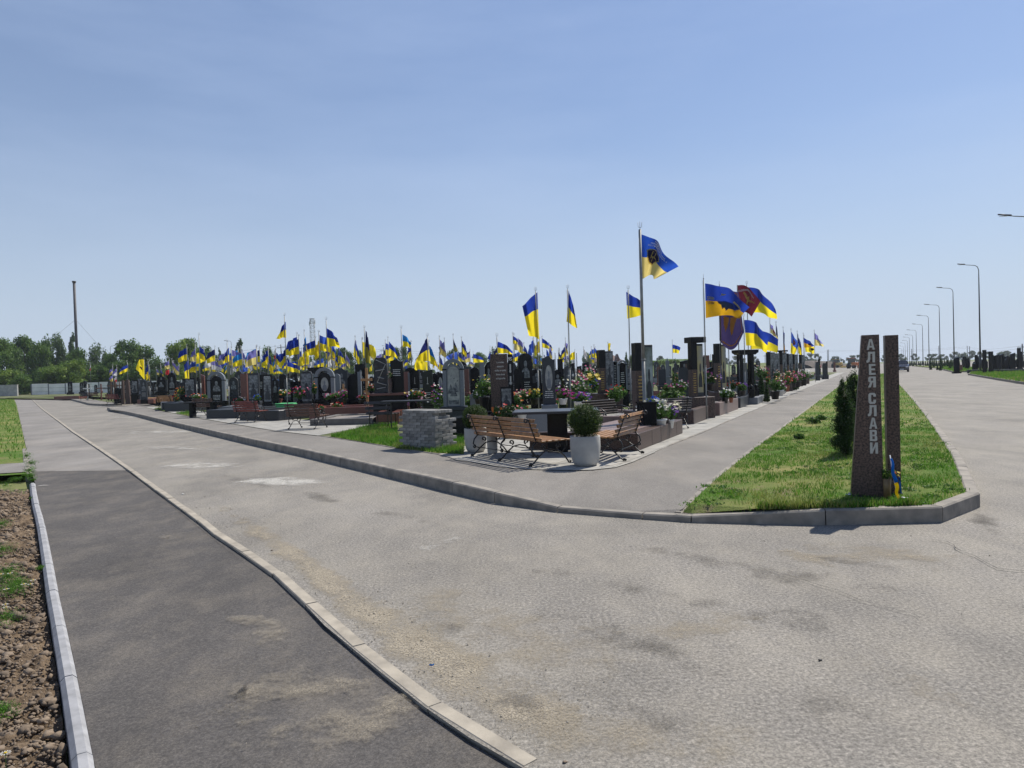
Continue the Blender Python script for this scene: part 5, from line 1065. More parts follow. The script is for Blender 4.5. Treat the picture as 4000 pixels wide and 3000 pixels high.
# thujas behind the stele
def thuja(px, pb, pt, hw, D, label, seed):
    p = Q(px, pb, D); rt = empty('thuja', (p.x, D, ZS), 0, label, 'thuja', 'thujas on the lawn'); H = Q(px, pt, D).z - ZS; w = hw / FP * D; r = random.Random(seed); C, Rd = [], []
    for i in range(34):
        z = .06 + .9 * i / 33; q = (1 - z) ** .45 * w * (1.1 if z > .12 else .85); a = r.uniform(0, 6.28); C.append((q * .5 * math.cos(a), q * .5 * math.sin(a), z * H)); s = max(.03, q * .62); Rd.append((s, s, .09 * H))
    leaf_cloud('foliage', C, Rd, 13000, .016, ['leaf_thuja', 'leaf_dark', 'leaf_thuja'], seed, rt, .15, sz=.6) ; MB().tube([(0, 0, 0), (0, 0, H * .9)], .03, 6, r1=.008).build('trunk', 'bark', rt)
    leaf_cloud('inner_foliage', [(0, 0, H * .42)], [(w * .55, w * .55, H * .38)], 1500, .03, ['leaf_thuja'], seed + 1, rt, .1)
    return rt
thuja(3300, 1745, 1478, 54, 10.9, 'dense dark thuja left behind the lettered stele', 1); thuja(3340, 1728, 1450, 50, 11.5, 'taller thuja half hidden directly behind the lettered stele', 2); thuja(3318, 1640, 1470, 26, 15.8, 'smaller thuja farther back on the lawn', 3)
for i, (px, py, s, lb) in enumerate([(3170, 1655, .22, 'broad-leaved weed on the lawn left of the thujas'), (3208, 1640, .16, 'smaller broad-leaved weed beside the larger one'), (3120, 1715, .12, 'low bluish weed in the lawn near the alley'), (3262, 1580, .12, 'weed in the lawn farther along the alley')]):
    g = G(px, py, ZS); rt = empty('weed', g, 0, lb, 'weed'); leaf_cloud('leaves', [(0, 0, s * .4), (s * .6, 0, s * .3)], [(s * .7, s * .6, s * .4), (s * .4, s * .4, s * .3)], 120, .045, ['leaf_pot', 'leaf_dark'], i, rt, .2)
# ================================================================ PATIO: benches, table, planters
A1, B1 = G(1849, 1782, ZS), G(2090, 1825, ZS)
dv = (B1 - A1); nrm = Vector((-dv.y, dv.x, 0)).normalized()
c = (A1 + B1) / 2 + nrm * .13
bench(c, nrm, dv.length + .14, 'wood_light', 'orange-brown slatted bench seen from behind beside the granite table', 3, False)
A2, B2 = G(2428, 1803, ZS), G(2500, 1773, ZS); dv = B2 - A2; nrm = Vector((-dv.y, dv.x, 0)).normalized(); c = (A2 + B2) / 2 + nrm * .13
bench(c, nrm, dv.length + .22, 'wood_light', 'orange-brown slatted bench seen end on right of the ball shrub', 2, False)
c = base_at(2355, 16.6); ring_arm_bench(c, (.62, -.72), 1.15, 'black bench with curling iron arms facing the path behind the table')
c = base_at(2572, 16.7); ring_arm_bench(c, (-.10, .99), 1.5, 'wide black bench seen from behind right of the picture monument')
T = [(1183, 1681, 20.0, 1.05, 'wood_brown', 'brown slatted bench with iron scrolls nearest the paving blocks'), (962, 1650, 24.0, .98, 'wood_red', 'red slatted bench on the pale paving'), (795, 1625, 29.5, .95, 'wood_brown', 'brown slatted bench behind the small black granite table'), (645, 1598, 38.5, 1.0, 'wood_raw', 'yellowish slatted bench by the far grass patch'),
     (440, 1575, 50, 1.1, 'wood_red', 'reddish far bench just left of the distant brown steles'), (361, 1560, 66, 1.3, 'wood_brown', 'dark far bench with red-brown back near the fence'), (330, 1558, 66, 1.0, 'wood_dark', 'grey-black farthest bench near the fence')]
for px, pb, D, L, wd_, lb in T:
    c = base_at(px, D); bench(c, (.22, .97), L, wd_, lb, 2, True)
c = base_at(1480, 19.8); bench(c, (.25, .96), .8, 'wood_dark', 'plain dark board bench on thin legs left of the paving blocks', 2, False, slats=3, style='plain')
# small black granite table + bench before the arched stone
def plain_table(px, D, L, W, H, mat, label, legs=True, rz=0):
    c = base_at(px, D); rt = empty('table', c, rz, label, 'table'); MB().box((0, 0, H - .02), (L, W, .04), bev=.004).build('table_top', mat, rt)
    for s in (-1, 1): MB().box((s * L * .32, 0, (H - .04) / 2), (.14 if legs else .03, W * .7 if legs else .03, H - .04), bev=.004).build('leg', mat, rt)
plain_table(790, 28.6, 1.35, .5, .62, 'granite_black', 'low black granite table on two block legs before the brown bench')
plain_table(1585, 19.0, 1.35, .5, .78, 'iron_black', 'thin-legged dark metal table behind the board bench', False)
c = G(2180, 1768, ZS); rt = empty('table', c, R(-4), 'polished black granite table on a single thick pedestal', 'table'); D = c.y; zt = Q(2180, 1602, D).z - ZS
MB().box((-.02, .1, zt - .022), (1.52, .95, .044), R(0), bev=.006).build('table_top', 'granite_grey_dark', rt); MB().box((0, .2, (zt - .045) / 2), (.36, .34, zt - .045), bev=.005).build('pedestal', 'granite_black', rt); MB().box((-.28, .62, .16), (.5, .12, .32)).build('back_foot', 'granite_brown', rt)
def planter(px, pb, pw, ph, bd, label, ztop=None):
    p0 = G(px, pb, ZS); D = p0.y + pw / FP * p0.y / 2; c = base_at(px, D); r = pw / FP * D / 2; h = ph / FP * D; rt = empty('planter', c, 0, label, 'planter', 'concrete planters at the patio')
    MB().lathe([(r * .55, 0), (r * .72, .01), (r * .86, h * .14), (r * .95, h * .35), (r, h * .65), (r * .99, h * .97), (r * .97, h), (r * .86, h), (r * .85, h * .9)], k=32).build('bowl', 'concrete', rt); MB().lathe([(r * .84, h * .86), (r * .84, h * .9)], k=24).build('earth', 'soil_clod', rt)
    sh = empty('ball_shrub', (c.x, D, ZS + h * .9), 0, 'clipped round shrub in the ' + label, 'shrub', 'ball shrubs in planters'); b = bd / FP * D / 2
    MB().tube([(0, 0, 0), (0, 0, b * .6)], .02, 6).build('stem', 'bark', sh)
    leaf_cloud('foliage', [(0, 0, b * 1.02)], [(b, b, b * .97)], 7500, .0125, ['leaf_ball', 'leaf_thuja', 'leaf_ball'], int(px), sh, .72, sz=.7); leaf_cloud('inner_foliage', [(0, 0, b * 1.02)], [(b * .8, b * .8, b * .78)], 1600, .035, ['leaf_thuja'], int(px) + 1, sh, .5)
planter(2278, 1826, 119, 116, 136, 'pale concrete planter right of the big wooden bench'); planter(1850, 1770, 88, 93, 100, 'pale concrete planter at the left end of the wooden bench')
c = G(1924, 1771, ZS); rt = empty('concrete_urn', c, 0, 'short grey concrete cylinder under the wooden bench', 'urn'); MB().lathe([(.07, 0), (.09, .02), (.1, .3), (.105, .33), (.08, .33)], k=16).build('body', 'concrete', rt)
# stack of paving blocks: every block is loose
c0 = G(1702, 1759, ZS); xl = G(1560, 1750, ZS); ux = (c0 - xl); LX = ux.length; ux.normalize(); uy = Vector((-ux.y, ux.x, 0)); rz = math.atan2(ux.y, ux.x); ncr = 13; hh = (Q(1640, 1606, c0.y).z - ZS) / ncr
bm_ = {}
for L in (.2, .1): bm_[L] = MB().box((0, 0, 0), (L * .985, .098, hh * .97), bev=.004)
bproto = {.2: bm_[.2].build('paving_block', 'paver_grey')}; usedb = set()
def put_block(L, pos, r):
    o = bproto[L] if L not in usedb else bproto[L].copy()
    if L in usedb: COL.objects.link(o)
    usedb.add(L); o.location = pos; o.rotation_euler = (0, 0, r); tag(o, 'grey concrete block in the stack on the grass', 'paving block', 'grey paving blocks stacked on the grass')
WY = .62
for k in range(ncr):
    z = ZS + hh * (k + .5); off = (k % 2) * .1; cut = 0 if k < ncr - 3 else .14 * (k - ncr + 4) * .6
    x = off - (.1 if k % 2 else 0); Lx = LX - cut * .4
    x = .101 if k % 2 else 0.0
    while x + .2 <= Lx + .06:
        put_block(.2, c0 - ux * (x + .1) + uy * (.05 + rnd.uniform(-.006, .006)) + Vector((0, 0, z - ZS)), rz + rnd.uniform(-.02, .02)); x += .203
    y = 0.0 if k % 2 else .1
    while y + .2 <= WY - cut + .05:
        put_block(.2, c0 - ux * (.05 + (0 if k < ncr - 3 else .07) + rnd.uniform(-.006, .006)) + uy * (y + .1) + Vector((0, 0, z - ZS)), rz + math.pi / 2 + rnd.uniform(-.02, .02)); y += .203
for i in range(int(LX / .2)):       # top layer fills
    for j in range(1, 5): put_block(.2, c0 - ux * (LX - .1 - i * .203) + uy * (.05 + j * .101) + Vector((0, 0, hh * (ncr - .5))), rz)
# ================================================================ GRAVESTONES (front rows, left to right)
S = stone
S(722, 764, 1476, 1556, 37.0, 'slant', label='black slab with a slanting top etched with a standing figure', image='photo', lines=None)
S(766, 779, 1474, 1545, 41, 'flat', 'granite_black', 'narrow black slab with a small portrait beside the slanting slab', image='bust'); S(786, 800, 1462, 1545, 41.5, 'slant_left', 'granite_red', 'leaning red granite column left of the first arch')
S(813, 882, 1451, 1566, 33.5, 'round', 'granite_black', 'grey arched monument with a white etched bust and four text lines', image='bust', lines=(4, .22, .055, .9), frame='granite_grey')
S(897, 931, 1474, 1548, 38, 'round', 'rough_stone', 'black rounded stone with a dim etching right of the first arch', image='bust')
S(945, 970, 1459, 1566, 31.2, 'flat', 'granite_red', 'red granite column left of the grey etched soldier slab', th=.3); S(971, 1013, 1457, 1567, 31, 'flat', 'granite_grey_dark', 'grey slab etched with a full standing figure beside the red column', image='photo')
S(1016, 1029, 1464, 1560, 33, 'flat', label='black sliver of a slab with white text right of the soldier slab', lines=(5, .7, .06, .9))
S(1030, 1063, 1463, 1577, 30, 'flat', label='black column with two text lines above a grey etched portrait', image='photo', lines=(2, .93, .05, .9))
S(1066, 1087, 1466, 1574, 31, 'peak', label='black slab with a small etched chapel right of the portrait column', image='bust'); S(1092, 1122, 1461, 1540, 40, 'soft', label='plain black slab behind the tall flagpole')
S(1175, 1223, 1449, 1577, 27, 'rough', 'rough_stone', 'grey weathered carved stone with dim figures beside the red roses', image='photo')
S(1231, 1308, 1435, 1558, 26.5, 'round', 'granite_black', 'grey arched monument with a pale kneeling figure behind the flagpole', image='oval', lines=(2, .2, .05, .6), frame='granite_grey')
S(1296, 1329, 1460, 1528, 33, 'soft', 'granite_grey', 'plain light grey wing of a monument right of the pale figure arch')
S(1359, 1398, 1459, 1561, 28, 'shoulder', 'granite_black', 'plain black slab with one rounded shoulder and a grey side column', extra=[side_column(.52, .86, 1.06, 'granite_grey')]); S(1408, 1419, 1480, 1550, 29.5, 'soft', label='thin black slab just right of the grey side column')
S(1444, 1462, 1470, 1540, 27, 'soft', label='low black slab behind the rough dark monument')
# twin rough monument on the brown topped table plinth
D = 23.0; a, b = Q(1452, 1576, D), Q(1590, 1576, D); cx = (a.x + b.x) / 2; w = b.x - a.x; z1 = Q(1520, 1544, D).z; z2 = Q(1520, 1534, D).z
rt = empty('gravestone', (Q(1520, 1490, D).x, D, ZS), 0, 'twin black monument of a rough cracked slab and a polished slab', 'gravestone'); zt = z1 - ZS
MB().box((0, .1, zt / 2), (w * .88, .6, zt), bev=.01).build('plinth', 'granite_black', rt); MB().box((0, .1, zt + .04), (w * 1.02, .72, .08), bev=.01).build('shelf', 'granite_red', rt)
rr = random.Random(4); hR = Q(1490, 1395, D).z - z2; x0 = Q(1489, 1470, D).x - rt.location.x; x1 = Q(1552, 1470, D).x - rt.location.x; sR = 54 / FP * D; sP = 49 / FP * D
sl = MB().plate([(x0 + p[0], zt + .08 + p[1]) for p in outline('rough', sR, hR, rr)], -.12, .06).build('rough_slab', 'rough_stone', rt); mb = MB()
for q in [((-.3, .93), (.38, .8), (-.25, .3)), ((-.25, .3), (.42, .22)), ((-.35, .62), (.3, .66)), ((-.3, .12), (.35, .16)), ((-.2, .45), (.25, .40))]:
    mb.tube([(x0 + a_ * sR, -.125, zt + .08 + b_ * hR) for a_, b_ in q], .012, 4)
mb.build('vein', 'lettering_grey', sl)
hP = Q(1552, 1402, D).z - z2; sl = MB().plate([(x1 + p[0], zt + .08 + p[1]) for p in outline('dip', sP, hP, rr)], -.10, .06).build('polished_slab', 'granite_black', rt); mb = MB(); L0 = MB(); text_lines(mb, sP * .62, 4, zt + .08 + hP * .68, hP * .055, -.103, rr); mb.v = [(v[0] + x1, v[1], v[2]) for v in mb.v]; mb.build('lettering', 'lettering', sl)
rt2 = empty('vase', (Q(1525, 1500, 22.7).x, 22.7, z2), 0, 'slim brown stone vase with pink roses between the twin slabs', 'vase'); MB().lathe([(.05, 0), (.055, .02), (.025, .06), (.055, .22), (.06, .34), (.035, .42), (.055, .46)], k=16).build('vase_body', 'granite_brown', rt2)
leaf_cloud('foliage', [(0, 0, .56)], [(.09, .07, .12)], 90, .03, ['leaf_pot'], 2, rt2, .2); blooms(np.array([(-.07, -.05, .60), (0, -.07, .55), (.07, -.04, .62), (-.02, -.05, .68)]), .045, 'bloom_peach', rt2, 4)
# wooden cross
def cross(px, pt, D, w, label, mat='wood_raw', slant=True, h=None):
    p = Q(px, pt, D); rt = empty('wooden_cross', (p.x, D, ZS), 0, label, 'cross'); H = p.z - ZS
    MB().box((0, 0, H / 2), (.09, .05, H), bev=.006).build('upright', mat, rt); MB().box((0, -.045, H * .76), (w, .04, .09), bev=.006).build('crossbar', mat, rt)
    if slant: MB().box((.0, -.046, H * .50), (w * .6, .04, .08), bev=.006, M=Matrix.Translation((0, 0, H * .5)) @ Matrix.Rotation(.5, 4, 'Y') @ Matrix.Translation((0, 0, -H * .5))).build('slanting_bar', mat, rt)
    return rt
cross(1431, 1437, 25, .40, 'tall orange-brown wooden cross left of the twin black monument'); cross(1168, 1488, 33, .28, 'pale new wooden cross left of the weathered carved stone', slant=False); cross(1340, 1500, 33, .3, 'small pale wooden cross right of the pale figure arch', slant=True)
S(1579, 1596, 1452, 1537, 27, 'flat', 'granite_red', 'red granite slab right of the twin black monument'); S(1604, 1639, 1447, 1563, 24, 'flat', label='black slab with an etched sword and text beside a grey column', image='sword', lines=(5, .38, .05, .9), extra=[side_column(-.76, -.53, .93, 'granite_grey')])
S(1652, 1691, 1444, 1569, 22.5, 'slant', 'granite_dark_green', 'greenish black slab with an etched sword left of the big arch', image='sword', lines=(2, .28, .05, .8)); S(1692, 1710, 1456, 1535, 28, 'dip', 'granite_black', 'dark slab half hidden behind the greenish slab')
S(1708, 1735, 1456, 1548, 26, 'soft', 'granite_black', 'dark slab with a pale oval image left of the big arch', image='oval')
S(1731, 1813, 1402, 1587, 20.0, 'round', 'granite_grey', 'big grey arched monument with a pale mural of towers and birds', image='mural', frame='granite_grey', pmat='granite_grey_dark')
S(1815, 1832, 1441, 1532, 26, 'flat', 'granite_red', 'narrow red granite column right of the mural arch'); S(1838, 1873, 1435, 1541, 24, 'soft', 'granite_black', 'plain black slab with rounded top and tall grey side column', extra=[side_column(.55, 1.1, 1.18, 'granite_grey')], pmat='granite_grey')
S(1893, 1926, 1411, 1545, 25, 'shoulder', 'granite_black', 'black slab with a white portrait behind the brown text monument', image='bust')
# brown text monument with the number panel and photo panel
D = 16.5; zb = Q(1956, 1604, D).z; zt_ = Q(1956, 1383, D).z; a, b, c_, d_ = (Q(x, 1490, D).x for x in (1928, 1984, 1985, 2003)); rt = empty('gravestone', ((a + b) / 2, D, ZS), 0, 'brown granite slab with handwritten verse and a black strip marked 95', 'gravestone'); o0 = (a + b) / 2; z0 = zb - ZS; H = zt_ - zb
MB().box(((a + d_) / 2 - o0, 0, z0 / 2), (d_ - a + .16, .5, z0), bev=.01).build('plinth', 'granite_black', rt); sl = MB().box((0, 0, z0 + H / 2), (b - a, .16, H), bev=.006).build('slab', 'granite_brown', rt); MB().box((a - .02 - o0, .06, z0 + H / 2), (.09, .24, H * .995)).build('side_slab', 'granite_brown', rt)
mb = MB()
for k, (t, ww) in enumerate([('А я любив', .17), ('кращого', .15), ('країну не треба', .26), ('Вогню ніколи', .2), ('не буде ніби', .21)]):
    vs, fs = text_mesh(t, .062, .0006); mx0 = max(abs(v[0]) for v in vs); q = Q(1958, 1416 + k * 15.6, D); s = (ww / 2) / mx0; mb.add([(v[0] * s, -.084, v[1] * .8 + q.z - ZS) for v in vs], fs)
mb.build('lettering', 'lettering', sl)
st = MB().box(((c_ + d_) / 2 - o0 + .008, 0, z0 + H * .5 - .003), (d_ - c_ + .012, .16, H * .99), bev=.004).build('black_strip', 'granite_black', rt); vs, fs = text_mesh('95', .11, .003); xm = (c_ + d_) / 2 - o0 + .005
q = Q(1994, 1403, D).z - ZS; MB().add([(v[0] * .85 + xm, -.083, v[1] + q) for v in vs], fs).build('number', 'lettering', st)
mb = MB(); 
for py, kind in ((1433, 0), (1450, 1), (1480, 0), (1496, 2)):
    z = Q(1994, py, D).z - ZS
    if kind == 0: mb.box((xm, -.083, z), (.035, .004, .13))
    elif kind == 1: mb.add([(xm + .024 * math.cos(t * .628), -.085, z + .04 * math.sin(t * .628)) for t in range(10)], [tuple(range(10))])
    else: mb.add([(xm + (.05 if t % 2 else .02) * math.cos(t * .3927), -.085, z + (.06 if t % 2 else .025) * math.sin(t * .3927)) for t in range(16)], [tuple(range(16))])
mb.build('medal', 'lettering_grey', st)
S(1956, 2001, 1511, 1600, 16.15, 'flat', 'granite_black', 'black framed etched photo panel standing before the brown verse slab', image='photo', th=.05)
S(2008, 2034, 1440, 1552, 24, 'round', label='black round-topped slab right of the brown verse slab'); S(2036, 2048, 1452, 1522, 30, 'shoulder', 'granite_black', 'small dark slab with a white edge right of the round-topped one'); S(2050, 2061, 1442, 1502, 33, 'flat', 'granite_black', 'small etched portrait slab beside a red column', image='photo', extra=[side_column(.55, 1.5, 1.04, 'granite_red', .2)])
S(2079, 2095, 1468, 1512, 33, 'round', 'granite_grey_dark', 'small rounded dark stone under the info board'); S(2076, 2121, 1490, 1530, 28, 'peak', 'granite_black', 'low wide black stone with a peaked top')
S(2119, 2168, 1390, 1580, 19.0, 'dip', 'granite_grey_dark', 'tall black monument with a hollowed top and an etched seated figure', image='oval', lines=(4, .27, .04, 1.0), pmat='granite_grey', th=.2)
for i, (px, lb) in enumerate(((2086, 'left white information board with yellow stripes behind the graves'), (2106, 'right white information board with yellow stripes behind the graves'))):
    c = Q(px, 1463, 46); rt = empty('information_board', (c.x, 46, ZS), 0, lb, 'sign', 'white information boards'); w = 17 / FP * 46; z = c.z - ZS; MB().box((0, 0, z), (w, .04, .72)).build('board', 'white_plastic', rt)
    for k in range(3): MB().box((0, -.024, z + .24 - .22 * k), (w * .9, .006, .035)).build('stripe', 'gold', rt)
    mb = MB(); text_lines(mb, w * .8, 9, z + .3, .07, -.026, random.Random(i), .25); mb.build('lettering', 'granite_grey_dark', rt)
    for s in (-1, 1): MB().box((s * w * .45, .02, (z - .3) / 2), (.04, .04, z - .3)).build('post', 'galvanised', rt)
S(2178, 2199, 1402, 1480, 46, 'flat', 'granite_black', 'distant dark portal stone left of the tall narrow flag', group=None); S(2216, 2238, 1477, 1535, 27, 'flat', 'granite_grey_dark', 'squat dark grey block behind the brown conifer')
def two_tone(x0, x1, x2, yt, ys, yb, D, label, rz, pic='etching', low='granite_brown', up='granite_black', w2=.42, th=.20, ztop2=None, lintel=None, front='granite_grey_dark', picy=None):
    """column of two granites whose narrow side faces the camera, with a picture slab beside it; its face looks towards the alley"""
    zt, zm, zb = (Q(x1, y, D).z for y in (yt, ys, yb)); cx = Q((x0 + x1) / 2, (yt + yb) / 2, D).x; rt = empty('gravestone', (cx, D, ZS), rz, label, 'gravestone'); k = 1 / FP * D
    w1 = (x1 - x0) * k; a = abs(math.cos(rz)); zt -= ZS; zm -= ZS; zb = max(.05, zb - ZS)
    MB().box((.15, 0, zb / 2), (w1 + w2 + .35, .6, zb), bev=.01).build('plinth', low, rt)
    MB().box((0, 0, (zm + zb) / 2), (w1, th, zm - zb), bev=.004).build('lower_column', low, rt); u = MB().box((0, 0, (zt + zm) / 2), (w1, th * .99, zt - zm), bev=.004).build('upper_column', up, rt)
    mb = MB(); text_lines(mb, w1 * .55, 9, zm - .12, (zm - zb) * .085, -th / 2 - .003, random.Random(int(x0))); mb.build('lettering', 'gold', rt)
    xs = w1 / 2 + .02 + w2 / 2; z2 = zt - .03 if ztop2 is None else Q(x2, ztop2, D).z - ZS
    s = MB().box((xs, .01, (z2 + zb) / 2), (w2, th * .5, z2 - zb), bev=.004).build('picture_slab', front, rt); MB().box((xs, .01 - th * .25 - .004, (z2 + zb) / 2 + .03), (w2 * .86, .006, (z2 - zb) * .88)).build('picture', pic, s)
    mb = MB()
    for p in bust(w2 * .7, (z2 - zb) * .5, random.Random(2)): mb.plate([(q[0] + xs, q[1] + zb + (z2 - zb) * .18) for q in p], -th * .25 - .004, -th * .25 + .002)
    mb.build('picture_figure', 'granite_grey_dark', s)
    if lintel: MB().box((xs * .45, 0, zt + lintel / 2), (w1 + w2 + .10, th * 1.9, lintel), bev=.01).build('lintel', up, rt)
    return rt
simple('picture_colour', (0.36, 0.42, 0.42), (0.10, 0.12, 0.09), 4, 0.35); simple('picture_gold', (0.50, 0.40, 0.12), (0.22, 0.24, 0.26), 2.2, 0.35)
two_tone(2336, 2361, 2392, 1367, 1437, 1536, 21.0, 'two-tone black over brown column with a grey marbled slab beside it', R(12), pic='etching', w2=.25, th=.24, ztop2=1371)
S(2394, 2411, 1409, 1518, 28, 'round', 'granite_black', 'grey arched stone with white lettering running down it', lines=(13, .86, .06, .8), frame='granite_grey'); S(2413, 2449, 1407, 1522, 27, 'round', 'granite_black', 'grey arched stone with dark inset and gold lines right of its twin', lines=(6, .62, .07, .8), frame='granite_grey')
two_tone(2475, 2513, 2552, 1339, 1448, 1602, 14.6, 'tall black over brown column with a coloured picture of two people', R(14), pic='picture_colour', w2=.19, th=.22, ztop2=1346)
S(2572, 2600, 1443, 1505, 36, 'flat', 'granite_grey_dark', 'pair of joined dark slabs behind the wide black bench'); S(2651, 2683, 1436, 1502, 29, 'flat', 'granite_grey_dark', 'broad dark green-grey slab left of the lintel monument', extra=[side_column(.52, .8, .9, 'granite_grey_dark')])
S(2600, 2614, 1398, 1470, 52, 'peak', 'granite_grey', 'pointed grey chapel-shaped stone before the green mound'); S(2633, 2646, 1410, 1480, 50, 'peak', 'granite_grey_dark', 'dark stone topped with a cross before the green mound')
two_tone(2694, 2718, 2742, 1339, 1443, 1550, 20.0, 'lintel-topped black over brown monument with a gold picture slab', R(14), pic='picture_gold', w2=.20, th=.22, lintel=.16)
two_tone(2793, 2812, 2836, 1342, 1418, 1530, 23.5, 'black over brown column with a gold-topped picture right of the tall pole', R(14), pic='picture_gold', w2=.2, th=.22)
S(2783, 2792, 1384, 1490, 33, 'flat', label='stepped black stone left of the gold-topped picture column')
# portal with two pillars
D = 27; rt = empty('gravestone', (Q(2912, 1450, D).x, D, ZS), R(8), 'big black granite portal with a curved lintel and a pale slab inside', 'gravestone'); k = D / FP; zt = Q(2912, 1386, D).z - ZS; w = 62 * k
for s in (-1, 1): MB().box((s * w * .36, 0, zt / 2), (w * .20, .32, zt), bev=.01).build('pillar', 'granite_black', rt)
MB().plate([(-w * .5, zt), (w * .5, zt), (w * .56, zt + .04), (w * .68, zt + .08), (w * .70, zt + .19), (-w * .70, zt + .19), (-w * .68, zt + .08), (-w * .56, zt + .04)], -.26, .26).build('lintel', 'granite_black', rt)
MB().box((-.02, .05, zt * .42), (w * .3, .10, zt * .84), bev=.004).build('inner_slab', 'granite_grey', rt); MB().box((0, 0, .12), (w * 1.2, .8, .24), bev=.01).build('plinth', 'granite_black', rt)
RW = [(2997, 3005, 3024, 1374, 1428, 1490, 33, 'first'), (3017, 3024, 3036, 1378, 1426, 1486, 36, 'second'), (3047, 3053, 3060, 1374, 1424, 1484, 38, 'third'), (3072, 3078, 3087, 1381, 1424, 1478, 42, 'fourth'), (3096, 3101, 3110, 1383, 1422, 1474, 46, 'fifth'), (3124, 3129, 3137, 1385, 1420, 1468, 51, 'sixth')]
for x0, x1, x2, yt, ys, yb, D, nm in RW: two_tone(x0, x1, x2, yt, ys, yb, D, nm + ' slim black and silvery column in the row along the alley', R(14), w2=.28, th=.22, front='granite_grey', lintel=.08 if nm == 'third' else None)
S(3187, 3200, 1414, 1466, 60, 'flat', 'granite_grey_dark', 'grey column near the far end of the alley'); S(3213, 3232, 1418, 1470, 64, 'rough', 'rough_stone', 'dark kneeling-figure shaped stone at the far end of the alley'); S(3228, 3232, 1411, 1466, 65, 'flat', label='thin black column behind the dark rough stone'); S(3196, 3203, 1396, 1440, 75, 'peak', label='pointed dark stone near the far end of the alley')
border(3196, 1478, 3238, 1475, 2.0, .32, 'granite_grey_dark', 'dark grave border at the far end of the alley', t=.3)
border(3162, 1482, 3190, 1480, 1.6, .30, 'granite_grey', 'pale grave border with magenta flowers near the alley end', t=.2)
# ---------------------------------------------------------------- borders
border(633, 1604, 720, 1600, 2.0, .42, 'granite_grey_dark', 'grey border behind the yellowish far bench', t=.3); border(643, 1608, 762, 1606, 2.2, .42, 'granite_grey_dark', 'long grey grave border left of the low black table', t=.3)
border(806, 1636, 935, 1634, 2.6, .34, 'granite_grey_dark', 'dark grey grave border in front of the first arch', t=.25, fill='white_plastic'); border(936, 1642, 1090, 1644, 2.4, .36, 'granite_grey_dark', 'grey grave border behind the red bench', t=.25); border(1092, 1636, 1160, 1634, 2.0, .30, 'granite_grey', 'pale grave border right of the red bench')
border(1211, 1664, 1455, 1658, 2.6, .20, 'kerb_dark', 'low grey stone foundation behind the brown bench', t=.25); border(1208, 1642, 1470, 1634, 1.9, .42, 'granite_red', 'long red-brown grave border left of the board bench', t=.2, posts=0)
border(1470, 1658, 1560, 1655, 2.4, .36, 'granite_red', 'short red-brown border behind the board bench', t=.2)
border(1262, 1607, 1478, 1602, 2.0, .55, 'granite_black', 'black border with little stone balls on its posts', t=.16, posts=6); border(1500, 1605, 1655, 1603, 1.8, .50, 'granite_black', 'black border with two brown stone balls right of the plain bench', t=.16, posts=2)
border(1745, 1702, 1885, 1702, 2.6, .42, 'granite_black', 'black grave border behind the left planter', t=.22); border(2000, 1705, 2140, 1700, 2.0, .50, 'granite_grey', 'grey grave border behind the pedestal table', t=.18); border(1640, 1625, 1725, 1622, 2.0, .4, 'granite_grey_dark', 'dark border left of the mural arch')
border(2255, 1700, 2440, 1700, 2.6, .42, 'granite_pink', 'pinkish grave border behind the ball shrub', t=.16)
# brown corner platform
P0, P1, P2 = G(2335, 1758, ZS), G(2493, 1762, ZS), G(2667, 1692, ZS); dv = (P2 - P1); nl = Vector((-dv.y, dv.x, 0)).normalized(); rt = empty('grave_border', P1, math.atan2(dv.y, dv.x), 'brown granite corner platform carrying the coloured picture monument', 'grave border'); L = dv.length
MB().box((L / 2, .72, .155), (L, 1.44, .31), bev=.012).build('platform', 'granite_brown', rt); MB().box((L / 2, .72, .325), (L - .3, 1.1, .03)).build('bed', 'granite_pink', rt)
for x in (.27, .46, .65, .84): MB().box((L * x, -.0008, .15), (.005, .004, .28)).build('joint', 'granite_grey_dark', rt)
for a, b, c1, c2, dp, hh_, mt, lb in [(2710, 1657, 2790, 1626, 1.8, .36, 'granite_brown', 'brown granite border beneath the lintel-topped monument'), (2812, 1624, 2884, 1598, 1.8, .38, 'granite_pink', 'pinkish granite border right of the gold-topped picture column'), (2893, 1594, 2958, 1568, 1.6, .34, 'granite_grey_dark', 'dark grey granite border before the black portal'), (2960, 1580, 2995, 1563, 1.4, .26, 'granite_grey', 'grey border carrying black turned posts')]:
    border(a, b, c1, c2, dp, hh_, mt, lb, t=.2)
for i, (px, py) in enumerate([(2950, 1580), (2968, 1572), (2984, 1565), (2940, 1560)]):
    g = G(px, py, ZS); rt = empty('turned_post', (g.x - .1, g.y + .1, ZS + .25), 0, 'black turned stone post with a ball top beside the alley', 'post', 'black ball-topped posts by the alley'); MB().box((0, 0, .16), (.2, .16, .32), bev=.02).build('shaft', 'granite_black', rt); MB().ball((0, 0, .39), .085, k=10).build('ball', 'granite_black', rt)
rt = empty('grave_box', G(2545, 1722, ZS + .3), R(20), 'black granite box beside the coloured picture monument', 'box'); rt.location = base_at(2522, 13.9, ZS + .33); MB().box((0, 0, .22), (.30, .26, .44), bev=.008).build('box', 'granite_black', rt); MB().box((0, 0, .45), (.33, .29, .03)).build('lid', 'granite_black', rt)
# ================================================================ FLAGS
def fd(px, pt, h=4.1): return (h - EYE) * FP / (hz(px) - pt)
def F(px, pt, ht, hb, ft, fb, sty, label, D=None, **k):
    D = D or fd(px, pt); return flag(px, pt, D, (ht, hb, ft, fb), sty, label, **k)
FLG = 'flags on poles by the graves'
